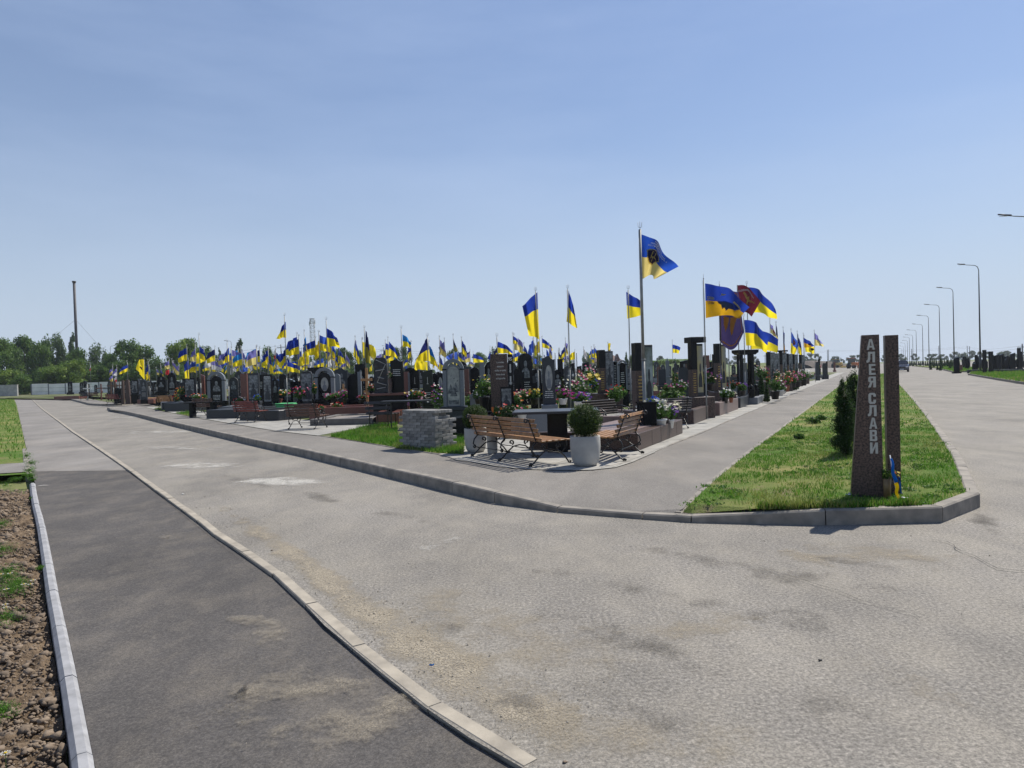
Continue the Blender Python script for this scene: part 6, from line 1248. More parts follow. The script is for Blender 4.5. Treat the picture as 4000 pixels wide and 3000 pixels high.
# emblems
def emb_main(f, cl):
    sh = [(.18, .98 - .28), (.62, .74), (.66, .60), (.42, .26), (.27, .34), (.20, .52)]
    patch(f, [[(u, v) for u, v in sh]], 'shield_edge', 'cloth_straw', cl, .010); patch(f, [[(.40 + (u - .40) * .88, .54 + (v - .54) * .86) for u, v in sh]], 'shield', 'cloth_dark', cl, .016)
    patch(f, [[(.34, .66), (.37, .66), (.33, .5), (.40, .52), (.36, .36), (.34, .36), (.36, .49), (.29, .47)], [(.46, .66), (.49, .66), (.44, .52), (.55, .54), (.54, .51), (.41, .48)]], 'device', 'cloth_straw', cl, .020)
    for k, t in enumerate(('Х ЗАВЖДИ ЗБРОЙНИХ СИЛ', 'МЕХАНІЗОВАНА', 'ОКРЕМА')):
        vs, fs = text_mesh(t, .07, .001); mx0 = max(abs(v[0]) for v in vs); w = -(.30, .24, .14)[k]
        MB().add([f(.50 + v[0] / mx0 * w, .80 + k * .065 - .0 + v[1] * .8 - (.0)) + Vector((0, -.012, 0)) for v in vs], fs).build('lettering', 'lettering', cl)
def emb_slava(f, cl):
    for k, (t, m_) in enumerate((('СЛАВА', 'cloth_yellow'), ('ГЕРОЯМ', 'cloth_navy'))):
        vs, fs = text_mesh(t, .1, .003); mx0 = max(abs(v[0]) for v in vs); MB().add([f(.135 + v[0] / mx0 * .10, (.575, .43)[k] + v[1] * 1.15) + Vector((0, -.012, 0)) for v in vs], fs).build('lettering', m_, cl)
    patch(f, [[(.30, .5), (.34, .42), (.40, .38), (.46, .22), (.50, .30), (.55, .16), (.60, .27), (.72, .26), (.82, .42), (.84, .52), (.6, .52)]], 'emblem', 'cloth_blue', cl, .010)
    patch(f, [[(.36, .68), (.38, .76), (.46, .74), (.42, .70)]], 'device', 'cloth_olive' if 0 else 'cloth_straw', cl, .012); patch(f, [[(.66, .58), (.68, .66), (.88, .57), (.86, .50)]], 'letter_band', 'cloth_straw', cl, .013)
def emb_banner(f, cl):
    patch(f, [[(.18, .50), (.44, .50), (.38, .40), (.24, .25), (.18, .36)], [(.50, .50), (.86, .50), (.70, .38), (.50, .20), (.45, .34)]], 'flame', 'cloth_orange', cl, .010)
    patch(f, [[(.05, .97), (.07, .97), (.07, .06), (.05, .06)], [(.93, .97), (.95, .97), (.95, .10), (.93, .10)], [(.07, .06), (.93, .09), (.93, .07), (.07, .04)], [(.09, .97), (.91, .97), (.91, .95), (.09, .95)]], 'border', 'cloth_orange', cl, .009)
def emb_eagle(f, cl):
    patch(f, [[(.28, .72), (.46, .50), (.62, .46), (.88, .62), (.86, .68), (.66, .58), (.60, .70), (.52, .60), (.36, .78)], [(.50, .48), (.60, .48), (.56, .28), (.50, .30)]], 'eagle', 'cloth_straw', cl, .010); patch(f, [[(.0, .80), (.25, .84), (.5, .92), (.8, .84), (.8, .78), (.5, .85), (.25, .76), (0, .74)]], 'stripe', 'cloth_white', cl, .011)
def emb_disc(m1, m2, u0=.5, v0=.66, r=.2):
    def e(f, cl):
        patch(f, [[(u0 + r * math.cos(t * .628), v0 + r * math.sin(t * .628)) for t in range(10)]], 'emblem', m1, cl, .010); patch(f, [[(u0 + r * .55 * math.cos(t * 1.256), v0 + r * .55 * math.sin(t * 1.256)) for t in range(5)]], 'device', m2, cl, .014)
    return e
def emb_yellow(f, cl):
    patch(f, [[(.3, .62), (.5, .92), (.72, .62), (.5, .68)], [(.25, .40), (.8, .36), (.78, .52), (.5, .46), (.28, .56)]], 'emblem', 'cloth_dark', cl, .010)
F(2500, 896, (2505, 915), (2508, 1091), (2655, 1040), (2578, 1080), 'royal', 'highest flag with a dark shield emblem and white writing on blue', D=14.2, bulge=.13, ripple=.12, waves=1.3, dd=.2, r=.028, nu=26, nv=14, emblem=emb_main, seed=5)
F(2454, 1133, (2446, 1140), (2450, 1245), (2512, 1178), (2514, 1230), 'ua', 'small blue and yellow flag left of the highest flagpole', ripple=.03, dd=.1)
F(2748, 1093, (2754, 1107), (2757, 1243), (2936, 1196), (2900, 1240), 'deep', 'large blue and orange-yellow flag reading СЛАВА ГЕРОЯМ', D=19.4, bulge=.16, ripple=.10, waves=1.4, nu=26, nv=14, emblem=emb_slava, finial='spike', seed=3)
F(2810, 1117, (2808, 1119), (2810, 1330), (2888, 1140), (2912, 1296), 'dark', 'long dark purple banner with orange flames hanging behind the lettered flag', D=21.9, ripple=.04, waves=.8, dd=.1, nu=14, nv=16, droop=.42, emblem=emb_banner, finial='spike', pole='lamp_metal')
F(2880, 1113, (2879, 1115), (2880, 1222), (2972, 1176), (2942, 1234), 'maroon', 'maroon flag with a golden eagle and white stripe', D=25, bulge=.22, ripple=.05, emblem=emb_eagle, finial=None, pole='lamp_metal')
F(2917, 1112, (2917, 1122), (2919, 1222), (3033, 1210), (3036, 1248), 'ua', 'blue and yellow flag flying just behind the maroon flag', D=27.5, bulge=.28, ripple=.10, nu=20)
F(2905, 1240, (2906, 1250), (2915, 1350), (3003, 1318), (3001, 1375), 'ua', 'large plain blue and yellow flag below the maroon flag', D=26, bulge=.22, ripple=.10, nu=20, seed=9)
F(2932, 1290, (2934, 1300), (2935, 1364), (3046, 1326), (3040, 1380), 'ua', 'blue and yellow flag half hidden behind the large plain one', D=31, bulge=.2, ripple=.05)
F(2846, 1342, (2846, 1345), (2846, 1360), (2851, 1350), (2850, 1362), 'dark', 'leaning pole with a dark pennant tip below the purple banner', D=23, ripple=.01, finial=None)
RWF = [(3007, 1250, (3009, 1263), (3010, 1300), (3030, 1296), (3046, 1330), 'faded', 'flag with a red and white emblem hanging behind the plain flags', emb_disc('cloth_white', 'cloth_red', .5, .5, .3)), (3031, 1264, (3032, 1266), (3034, 1372), (3038, 1290), (3042, 1372), 'navy', 'narrow dark hanging flag right of the red and white emblem', None),
 (3059, 1283, (3060, 1288), (3062, 1394), (3066, 1310), (3068, 1396), 'deep', 'narrow blue over brown-yellow flag hanging limp', None), (3090, 1290, (3091, 1296), (3088, 1380), (3124, 1350), (3106, 1386), 'mid', 'hanging flag with a round red emblem along the alley', emb_disc('cloth_red', 'cloth_white', .45, .72, .16)),
 (3114, 1298, (3115, 1302), (3118, 1380), (3132, 1350), (3136, 1392), 'navy', 'dark blue hanging flag right of the round red emblem', None), (3138, 1306, (3139, 1319), (3141, 1358), (3184, 1349), (3170, 1358), 'deep', 'blue and orange flag with a dark emblem, upper of two', emb_disc('cloth_navy', 'cloth_navy', .6, .5, .15)),
 (3141, 1314, (3144, 1356), (3146, 1374), (3182, 1354), (3182, 1382), 'yellow', 'bright yellow flag with a dark blot, lower of two', emb_disc('cloth_black', 'cloth_black', .8, .6, .2)), (3181, 1295, (3182, 1299), (3183, 1350), (3210, 1336), (3222, 1354), 'faded', 'last flag of the alley row, lilac over pale yellow', None)]
for px, pt, a, b, c, d, st, lb, em in RWF: F(px, pt, a, b, c, d, st, lb, bulge=.05, ripple=.085, emblem=em, finial='trident')
F(2092, 1139, (2099, 1141), (2106, 1326), (2040, 1192), (2066, 1306), 'ua', 'tall hanging blue and yellow flag twisted round behind the granite table', D=22, ripple=.12, waves=.9, nu=18, nv=14, split=.62, seed=2)
F(2217, 1130, (2221, 1133), (2213, 1256), (2240, 1190), (2256, 1281), 'ua', 'narrow folded flag on the tall steel pole right of the hollowed monument', D=21.5, ripple=.09, waves=1.0, split=.45, seed=8)
LF = [
 (762, 1344, (764, 1360), (765, 1413), (746, 1380), (741, 1412), 'faded', 'pale lilac and yellow flag left of the tall pole over the arch', 37), (777, 1311, (780, 1353), (781, 1401), (797, 1382), (800, 1414), 'ua', 'dark blue and yellow flag on the tall pole left of the first arch', 33),
 (736, 1400, (737, 1408), (740, 1480), (718, 1425), (719, 1478), 'ua', 'long yellow-tailed flag above the slanting slab', None), (752, 1408, (755, 1414), (757, 1452), (744, 1418), (744, 1455), 'azure', 'light blue and yellow flag above the slanting slab', None),
 (887, 1338, (894, 1357), (895, 1412), (868, 1400), (866, 1420), 'ua', 'blue and golden flag drooping left over the first arch', 31), (901, 1370, (903, 1376), (904, 1408), (910, 1385), (910, 1410), 'azure', 'light blue narrow flag right of the golden drooping one', None),
 (945, 1384, (946, 1385), (946, 1415), (936, 1410), (932, 1424), 'ua', 'small blue and yellow flag above the red column', None), (1001, 1360, (1002, 1364), (1004, 1424), (957, 1392), (953, 1436), 'faded', 'large pale lilac and yellow flag flying left over the red column', 31),
 (1046, 1376, (1049, 1384), (1056, 1460), (1056, 1400), (1067, 1458), 'ua', 'long dark blue and yellow flag hanging over the portrait column', None), (1036, 1376, (1037, 1386), (1040, 1432), (1024, 1396), (1028, 1420), 'bluef', 'bright blue flag with a tiny emblem above the portrait column', None),
 (1075, 1355, (1077, 1360), (1078, 1420), (1069, 1378), (1070, 1400), 'whitered', 'white and dark red narrow banner before the ragged tree', None), (1111, 1236, (1116, 1257), (1118, 1319), (1098, 1280), (1080, 1324), 'ua', 'tattered blue and yellow flag on the tallest left pole', 28),
 (1104, 1392, (1106, 1396), (1108, 1432), (1100, 1410), (1100, 1430), 'faded', 'small faded flag left of the tallest left pole', None), (1121, 1408, (1121, 1412), (1122, 1450), (1172, 1437), (1166, 1458), 'ua', 'blue and yellow flag flying right under the tallest left pole', 40),
 (1138, 1404, (1139, 1412), (1140, 1424), (1168, 1418), (1172, 1434), 'ua', 'second blue and yellow flag flying right behind the first', None), (1188, 1296, (1195, 1314), (1198, 1375), (1182, 1350), (1204, 1378), 'azure', 'twisted azure and yellow flag left of the lattice mast', None),
 (1207, 1398, (1207, 1403), (1210, 1440), (1199, 1412), (1203, 1438), 'red', 'small bright red flag before the mast trees', None), (1178, 1400, (1179, 1406), (1180, 1446), (1192, 1412), (1193, 1446), 'navy', 'dark flag with pale marks beside the small red flag', None),
 (1274, 1252, (1275, 1281), (1277, 1356), (1312, 1318), (1328, 1356), 'ua', 'large blue and yellow flag flying right over the pale figure arch', 27), (1324, 1350, (1321, 1358), (1322, 1420), (1332, 1378), (1349, 1420), 'ua', 'blue and yellow flag hanging right of the large waving flag', None),
 (1285, 1368, (1286, 1375), (1284, 1400), (1300, 1395), (1312, 1416), 'navy', 'dark blue and gold flag swung under the large waving flag', None), (1387, 1319, (1387, 1323), (1380, 1388), (1398, 1370), (1403, 1430), 'ua', 'hanging flag with a white top and full yellow foot', None),
 (1414, 1325, (1415, 1333), (1415, 1400), (1424, 1360), (1426, 1398), 'mid', 'narrow mid blue and yellow flag left of the long thin flag', None), (1423, 1284, (1428, 1290), (1426, 1417), (1434, 1318), (1450, 1422), 'olive', 'very long thin olive-yellow flag over the wooden cross', 29),
 (1451, 1350, (1452, 1358), (1448, 1398), (1468, 1388), (1462, 1410), 'faded', 'faded white and yellow flag right of the long thin flag', None), (1515, 1322, (1519, 1333), (1520, 1386), (1554, 1382), (1552, 1400), 'ua', 'blue and yellow flag above the vase of the twin monument', None),
 (1567, 1285, (1572, 1306), (1573, 1356), (1604, 1338), (1603, 1358), 'azure', 'light blue and yellow flag high above the polished slab', 27), (1669, 1317, (1669, 1319), (1683, 1411), (1642, 1370), (1619, 1416), 'navy', 'big dark blue and yellow flag swung left over the sword slabs', 23),
 (1674, 1340, (1676, 1350), (1680, 1420), (1690, 1376), (1713, 1440), 'azure', 'big azure and yellow flag hanging right behind the dark blue one', 27), (1660, 1400, (1670, 1414), (1670, 1446), (1618, 1416), (1618, 1446), 'yellow', 'wide yellow flag just above the sword slabs', 34),
 (1714, 1380, (1716, 1390), (1716, 1446), (1728, 1410), (1738, 1455), 'ua', 'blue and yellow flag left of the mural arch', None), (1770, 1311, (1769, 1322), (1772, 1372), (1778, 1345), (1789, 1372), 'olive', 'narrow black and yellow flag high above the mural arch', None),
 (1786, 1366, (1787, 1374), (1790, 1404), (1740, 1394), (1748, 1406), 'bluef', 'plain sky blue flag flying left above the mural arch', None), (1792, 1366, (1790, 1372), (1791, 1412), (1812, 1398), (1830, 1441), 'ua', 'blue and yellow flag falling right of the mural arch', None),
 (1848, 1376, (1848, 1382), (1848, 1417), (1888, 1400), (1889, 1417), 'ua', 'blue and yellow flag flying right over the rounded black slab', None), (1914, 1356, (1916, 1376), (1924, 1412), (1904, 1400), (1926, 1416), 'ua', 'drooping blue and yellow flag left of the brown verse slab', None),
 (1941, 1317, (1944, 1334), (1944, 1380), (2003, 1371), (2000, 1386), 'ua', 'blue and yellow flag flying right on top of the brown verse slab', 24), (2003, 1306, (2004, 1313), (2004, 1343), (2023, 1330), (2022, 1345), 'ua', 'small flag high right of the brown verse slab', None),
 (2025, 1327, (2025, 1345), (2025, 1374), (2058, 1378), (2075, 1402), 'mid', 'blue and yellow flag with a white hem right of the verse slab', None), (2081, 1327, (2082, 1330), (2084, 1380), (2094, 1360), (2096, 1392), 'olive', 'narrow dark and olive flag before the big twisted flag', None),
 (2117, 1319, (2117, 1321), (2119, 1357), (2154, 1350), (2160, 1370), 'ua', 'blue and pale yellow flag flying right over the hollowed monument', None), (2134, 1362, (2134, 1365), (2134, 1388), (2143, 1376), (2145, 1390), 'bluef', 'little dark blue flag on top of the hollowed monument', None),
 (2374, 1340, (2375, 1342), (2376, 1369), (2387, 1342), (2382, 1368), 'yellow', 'small stiff yellow flag with a dark figure on top of the two-tone column', None), (2626, 1333, (2627, 1346), (2628, 1378), (2659, 1357), (2651, 1381), 'ua', 'lone blue and yellow flag above the green mound', 62),
 (497, 1415, (500, 1424), (500, 1450), (462, 1447), (461, 1465), 'ua', 'plain blue and yellow flag flying left above the distant steles', 52), (563, 1404, (562, 1405), (565, 1486), (542, 1406), (530, 1444), 'yellow', 'yellow banner with a dark emblem at the far left', 52),
 (352, 1420, (354, 1425), (354, 1448), (349, 1440), (348, 1450), 'whitered', 'tiny white and orange flag farthest left before the trees', 75), (440, 1428, (441, 1438), (441, 1460), (424, 1452), (426, 1466), 'faded', 'faded lilac flag left of the plain flying flag', 60), (456, 1432, (456, 1440), (456, 1468), (436, 1458), (440, 1470), 'lilacwhite', 'lilac and white flag right behind the faded one', 58),
 (441, 1465, (440, 1466), (441, 1490), (425, 1478), (427, 1494), 'faded', 'lower faded flag beside the little pink one', 62), (457, 1468, (455, 1470), (455, 1494), (444, 1480), (446, 1497), 'whitered', 'little pink and white flag low on its pole', 62), (578, 1410, (579, 1422), (579, 1478), (567, 1440), (568, 1486), 'ua', 'blue and yellow flag tucked right of the yellow banner', 54),
 (584, 1432, (585, 1440), (586, 1486), (580, 1450), (578, 1486), 'azure', 'azure and yellow flag right of the yellow banner', 56), (610, 1440, (612, 1443), (612, 1464), (616, 1450), (617, 1465), 'faded', 'small faded flag between the banner and the lilac cluster', 66), (628, 1425, (628, 1432), (632, 1480), (624, 1450), (640, 1486), 'ua', 'narrow blue flag with a yellow foot left of the lilac cluster', 54),
 (660, 1404, (661, 1410), (664, 1440), (638, 1424), (640, 1444), 'faded', 'large lilac flag at the top of the mixed cluster', 50), (672, 1408, (672, 1412), (676, 1442), (682, 1430), (678, 1448), 'faded', 'pale blue and yellow flag right in the mixed cluster', 50), (664, 1440, (663, 1444), (662, 1462), (642, 1452), (644, 1466), 'red', 'salmon red flag low in the mixed cluster', 54), (676, 1444, (674, 1450), (674, 1476), (664, 1456), (666, 1480), 'lilacwhite', 'violet flag low in the mixed cluster', 55),
]
for t in LF: F(t[0], t[1], t[2], t[3], t[4], t[5], t[6], t[7], D=t[8], bulge=.05, ripple=.095, emblem=emb_yellow if 'yellow banner with' in t[7] else None, nu=12)
rf = random.Random(21)
def xbounds(D): return (1 - (D - 12) * .78, 1.5 + (D - 13) * .54)
styp = ['ua', 'ua', 'faded', 'faded', 'azure', 'mid', 'navy', 'faded', 'azure', 'ua', 'lilacwhite', 'ua', 'white', 'bluef', 'mid', 'yellow']
NMS = {'ua': 'blue and yellow', 'faded': 'sun-faded lilac and pale yellow', 'azure': 'light blue and yellow', 'mid': 'mid blue and yellow', 'navy': 'navy and yellow', 'deep': 'blue and orange-yellow', 'lilacwhite': 'lilac and white', 'red': 'red', 'white': 'white', 'bluef': 'plain blue', 'yellow': 'yellow'}
proto = {}
for i in range(180):
    sty = rf.choice(styp); k = (sty, rf.randrange(2))
    D = 38 + 78 * rf.random() ** 1.2; px = rf.choice([rf.uniform(680, 1320), rf.uniform(720, 1300), rf.uniform(1250, 1850), rf.uniform(1900, 2330)] if D < 100 else [rf.uniform(900, 1900), rf.uniform(1900, 2330)])
    if px < 900: D = max(D, 50)
    if D < 45 and px > 1950: D += 25
    if k not in proto:
        pt = hz(1000) - 2.4 * FP / 60; w = 26 if k[1] else 12; o = flag(1000, pt, 60, ((1001, pt + 6), (1001, pt + 44), (1001 + w, pt + (22 if k[1] else 30)), (1001 + w, pt + (50 if k[1] else 58))), sty, 'x', bulge=.05, ripple=.13, nu=12, nv=6, r=.02); proto[k] = o
    else: o = copy_tree(proto[k])
    p = Q(px, hz(px), D); o.location = (p.x, D, ZS); o.rotation_euler.z = rf.choice([rf.uniform(-.5, .5), rf.uniform(2.5, 3.8)]); s = rf.uniform(.85, 1.25); o.scale = (s, s, rf.uniform(.76, 1.04))
    tag(o, 'distant %s flag in the crowded rows of the cemetery' % NMS[sty], 'flag', 'distant %s flags' % NMS[sty])
# ================================================================ SMALLER STONES BEHIND
shapes = [('round', 'granite_black'), ('flat', 'granite_black'), ('slant', 'granite_black'), ('soft', 'granite_black'), ('dip', 'granite_grey_dark'), ('shoulder', 'granite_black'), ('flat', 'granite_red'), ('round', 'granite_grey_dark'), ('peak', 'granite_black'), ('wave', 'granite_grey_dark')]
SPR = {}
def small_stone(j):
    kd, mt = shapes[j]; rt = empty('gravestone', (0, 0, 0), 0, 'x', 'gravestone'); rr = random.Random(j); h = 1.35; w = .55 if mt != 'granite_red' else .32
    MB().box((0, 0, .14), (w * 1.35, .42, .28), bev=.01).build('plinth', 'granite_black' if mt != 'granite_red' else mt, rt); sl = MB().plate([(p[0], p[1] + .28) for p in outline(kd, w, h, rr)], -.06, .06).build('slab', mt, rt)
    if mt != 'granite_red':
        mb = MB()
        for p in bust(w * .7, h * .45, rr): mb.plate([(q[0], q[1] + .28 + h * .42) for q in p], -.064, -.060)
        mb.build('etched_figure', 'etching', sl); mb = MB(); text_lines(mb, w * .7, 4, .28 + h * .32, .07, -.063, rr); mb.build('lettering', 'lettering_grey', sl)
    return rt
CN = {'granite_black': 'black', 'granite_grey_dark': 'dark grey', 'granite_red': 'red'}; SN = {'round': 'round-topped', 'flat': 'flat-topped', 'slant': 'slant-topped', 'soft': 'gently curved', 'dip': 'hollow-topped', 'shoulder': 'single-shouldered', 'peak': 'peaked', 'wave': 'wavy-topped'}
placed = []
for i in range(250):
    D = 31 + 85 * rf.random() ** 1.15; x0, x1 = xbounds(D); x = rf.uniform(x0 * .93, x1 - 2.2)
    if D < 40 and x < x0 * .75: continue
    if any(abs(x - a) < .8 and abs(D - b) < 1.4 for a, b in placed): continue
    placed.append((x, D)); j = rf.randrange(len(shapes))
    if j not in SPR: SPR[j] = small_stone(j); o = SPR[j]
    else: o = copy_tree(SPR[j])
    o.location = (x, D, ZS); s = rf.uniform(.8, 1.15); o.scale = (s * rf.uniform(.85, 1.15), s, s * rf.uniform(.85, 1.25)); o.rotation_euler.z = rf.uniform(-.15, .15) + (.25 if x > 0 else 0)
    kd, mt = shapes[j]; nm = '%s %s' % (CN[mt], SN[kd]); tag(o, 'small %s gravestone in the crowded rows behind the front monuments' % nm, 'gravestone', 'small %s gravestones' % nm)
CRP = None
for i in range(26):
    D = rf.uniform(38, 85); x0, x1 = xbounds(D); x = rf.uniform(x0 * .98, x1 - 4)
    if CRP is None:
        CRP = empty('wooden_cross', (0, 0, 0), 0, 'x', 'cross'); MB().box((0, 0, .85), (.09, .06, 1.7)).build('upright', 'wood_brown', CRP); MB().box((0, -.05, 1.3), (.6, .04, .09)).build('crossbar', 'wood_brown', CRP); o = CRP
    else: o = copy_tree(CRP)
    o.location = (x, D, ZS); o.rotation_euler.z = rf.uniform(-.2, .2); tag(o, 'small brown wooden cross among the rear graves', 'cross', 'small wooden crosses')
for i, (px, D, m_, lb) in enumerate([(341, 66, 'lettering', 'small white ornate cross before the pale fence'), (394, 64, 'granite_red', 'dark red ornate cross before the pale fence'), (422, 62, 'iron_black', 'black cross with yellow flowers before the pale fence'), (700, 50, 'iron_black', 'black cross with a blue ribbon left of the slanting slab')]):
    p = base_at(px, D); rt = empty('grave_cross', p, 0, lb, 'cross'); MB().box((0, 0, .75), (.10, .06, 1.5)).build('upright', m_, rt); MB().box((0, -.05, 1.1), (.8, .04, .10)).build('crossbar', m_, rt)
S(516, 540, 1485, 1540, 50, 'flat', 'granite_black', 'black etched slab right of the distant steles', image='photo'); S(541, 552, 1480, 1535, 52, 'flat', 'granite_grey', 'grey patchwork slab beside the far black etched slab', image='photo'); S(550, 560, 1494, 1535, 54, 'round', label='small dark round stone under the yellow banner'); S(615, 648, 1483, 1530, 46, 'flat', 'granite_black', 'wide black slab below the salmon red flag', image='bust', extra=[side_column(.52, .72, .96, 'granite_grey_dark')]); S(450, 474, 1515, 1540, 52, 'dip', 'granite_black', 'broad low black stone left of the distant steles')
border(308, 1558, 345, 1556, 3, .3, 'granite_red', 'red-brown border at the foot of the farthest benches'); border(536, 1578, 600, 1576, 3, .3, 'granite_red', 'red-brown border right of the distant steles', t=.2); border(572, 1572, 612, 1570, 1.6, .34, 'wood_raw', 'yellowish wooden edging beside the far slatted bench', t=.2)
# ================================================================ FLOWERS
FLW = [
 (2345, 1765, 0, 0, 0, '', '')]
FL = flowers
FL(2572, 1682, 14.2, .62, .62, ['white', 'white', 'cream'], 'large white petunia in a white pot on the brown platform', 'white', 1, n=75, hang=0); FL(2617, 1672, 14.6, .34, .46, ['violet'], 'purple petunias hanging behind the white ones on the platform', 'white', 2, n=36); FL(2549, 1640, 14.3, .30, .48, ['blue'], 'bright blue roses beside the black granite box', 'black', 3, n=22, bs=.035); FL(2510, 1606, 14.0, .2, .2, ['cream'], 'cream blooms on the black granite box', None, 4, n=10)
FL(2200, 1580, 19, .42, .42, ['magenta', 'magenta'], 'magenta flowers in a white pot right of the hollowed monument', 'white', 5, n=46); FL(2265, 1590, 19, .55, .40, ['magenta', 'violet'], 'low magenta and violet flowers left of the black bench', 'white', 6, n=50); FL(2045, 1585, 19.5, .50, .45, ['peach', 'pink', 'cream'], 'pale pink bouquet right of the brown verse slab', 'urn', 7, n=60); FL(2088, 1580, 19.5, .42, .42, ['yellow', 'yellow'], 'yellow bouquet right of the pale pink one', 'black', 8, n=34)
FL(2018, 1590, 19, .34, .4, ['orange'], 'green bush with small orange flowers beside the photo panel', None, 9, n=14); FL(1952, 1628, 16, .34, .26, ['orange', 'peach'], 'rusty orange flowers at the foot of the brown verse slab', None, 10, n=26); FL(1992, 1636, 15.6, .42, .36, ['red'], 'dark foliage with a few red blooms before the photo panel', None, 11, n=8, leaf='leaf_thuja'); FL(2040, 1636, 15.8, .40, .32, ['red', 'pink'], 'green plant with dull red flowers left of the table pedestal', 'white', 12, n=12)
FL(1892, 1600, 17, .45, .85, ['yellow', 'cream'], 'tall pale yellow flowers right of the left ball shrub', 'black', 13, n=16); FL(1715, 1600, 20.5, .55, .75, ['white', 'pink', 'violet'], 'tall white and pinkish blossoms left of the mural arch', None, 14, n=60); FL(1625, 1568, 22, .50, .34, ['yellow', 'white', 'red'], 'mixed yellow and white flowers before the sword slab', 'black', 15, n=36); FL(1606, 1572, 22, .2, .3, ['violet', 'blue'], 'lilac blue bunch beside the mixed yellow flowers', 'urn', 16, n=16)
FL(1172, 1590, 26, .55, .75, ['pink', 'red', 'pink'], 'large crimson-pink roses in a dark urn by the weathered stone', 'urn', 17, n=46); FL(1229, 1570, 26, .22, .75, ['violet', 'orange'], 'tall violet and orange bunch left of the pale figure arch', 'urn', 18, n=18); FL(1284, 1578, 24, .3, .35, ['pink'], 'pink flowers in a dark pot behind the flagpole', 'urn', 19, n=16); FL(1306, 1570, 24, .45, .32, ['white', 'pink'], 'green leaved planter with pale blooms right of the flagpole', 'black', 20, n=20); FL(1419, 1568, 24, .32, .22, ['pink', 'red'], 'salmon pink flowers under the tall wooden cross', 'black', 21, n=24); FL(1452, 1545, 25, .36, .42, ['red', 'white'], 'red and white bunch left of the rough dark slab', 'urn', 22, n=26); FL(1346, 1550, 30, .4, .3, ['white', 'violet'], 'white and lilac bunch left of the single-shouldered slab', None, 23, n=26)
FL(1007, 1578, 29, .3, .4, ['blue'], 'blue hydrangea before the portrait column', 'urn', 24, n=20); FL(902, 1618, 29, .32, .2, ['yellow'], 'small golden green bush in the dark grey border', None, 25, n=6, leaf='leaf_bright'); FL(780, 1556, 34, .9, .22, ['red', 'orange', 'white'], 'low red and white flowers behind the brown bench', None, 26, n=40); FL(712, 1560, 37, .55, .65, ['orange', 'yellow'], 'orange and yellow flowers left of the slanting slab', 'black', 27, n=44); FL(694, 1570, 38, .45, .5, ['red', 'orange'], 'orange-red flowers beside the far slatted bench', None, 28, n=30); FL(940, 1570, 31, .5, .2, ['red', 'white'], 'red and white bunches at the foot of the red column', None, 29, n=30)
FL(1108, 1572, 30, 1.1, .22, [], 'bright green artificial turf mat behind the tall flagpole', None, 30) if False else None
FL(1110, 1545, 33, 1.1, .3, ['orange', 'yellow', 'white'], 'orange and yellow blooms heaped before the blue car', None, 31, n=50)
FL(2262, 1560, 22, .85, .75, ['white', 'cream', 'pink'], 'tall white daisy-like flowers behind the black scroll bench', None, 32, n=80); FL(2298, 1500, 23, .45, .6, ['red', 'pink', 'white'], 'red and white roses high beside the two-tone column', None, 33, n=46); FL(2318, 1500, 20.5, .3, .3, ['yellow'], 'big sunflower with a dark centre left of the two-tone column', None, 34, n=10, bs=.07); FL(2322, 1530, 20.3, .3, .4, ['blue', 'violet'], 'dark blue bunch at the foot of the two-tone column', None, 35, n=16); FL(2404, 1570, 20.5, .55, .5, ['red'], 'red flowers in green leaves right of the two-tone column', None, 36, n=16); FL(2420, 1560, 22, .6, .5, [], 'leafy green plant in front of the twin arches', None, 37)
FL(2606, 1530, 25, .34, .3, ['peach', 'pink'], 'peach roses above the wide black bench', None, 38, n=16); FL(2660, 1530, 22, .55, .36, ['magenta', 'white', 'magenta'], 'magenta and white bunch above the bench end', None, 39, n=50); FL(2645, 1500, 30, .3, .5, ['orange', 'peach'], 'orange bunch right of the slim green conifer', None, 40, n=24); FL(2773, 1525, 21, .48, .55, ['pink', 'peach', 'violet'], 'mixed pink flowers left of the gold-topped picture column', 'black', 41, n=36)
FL(2832, 1575, 21.5, .38, .45, ['white'], 'leafy pot with white blooms before the gold-topped picture', 'black', 42, n=16); FL(2856, 1573, 21.8, .24, .42, ['white', 'cream'], 'white roses in a terracotta pot by the thin pole', 'terracotta', 43, n=26); FL(2862, 1520, 25, .42, .28, ['red', 'orange'], 'red and orange roses left of the black portal', None, 44, n=34); FL(2902, 1545, 24.5, .35, .45, ['violet'], 'violet spikes before the black portal', 'black', 45, n=20)
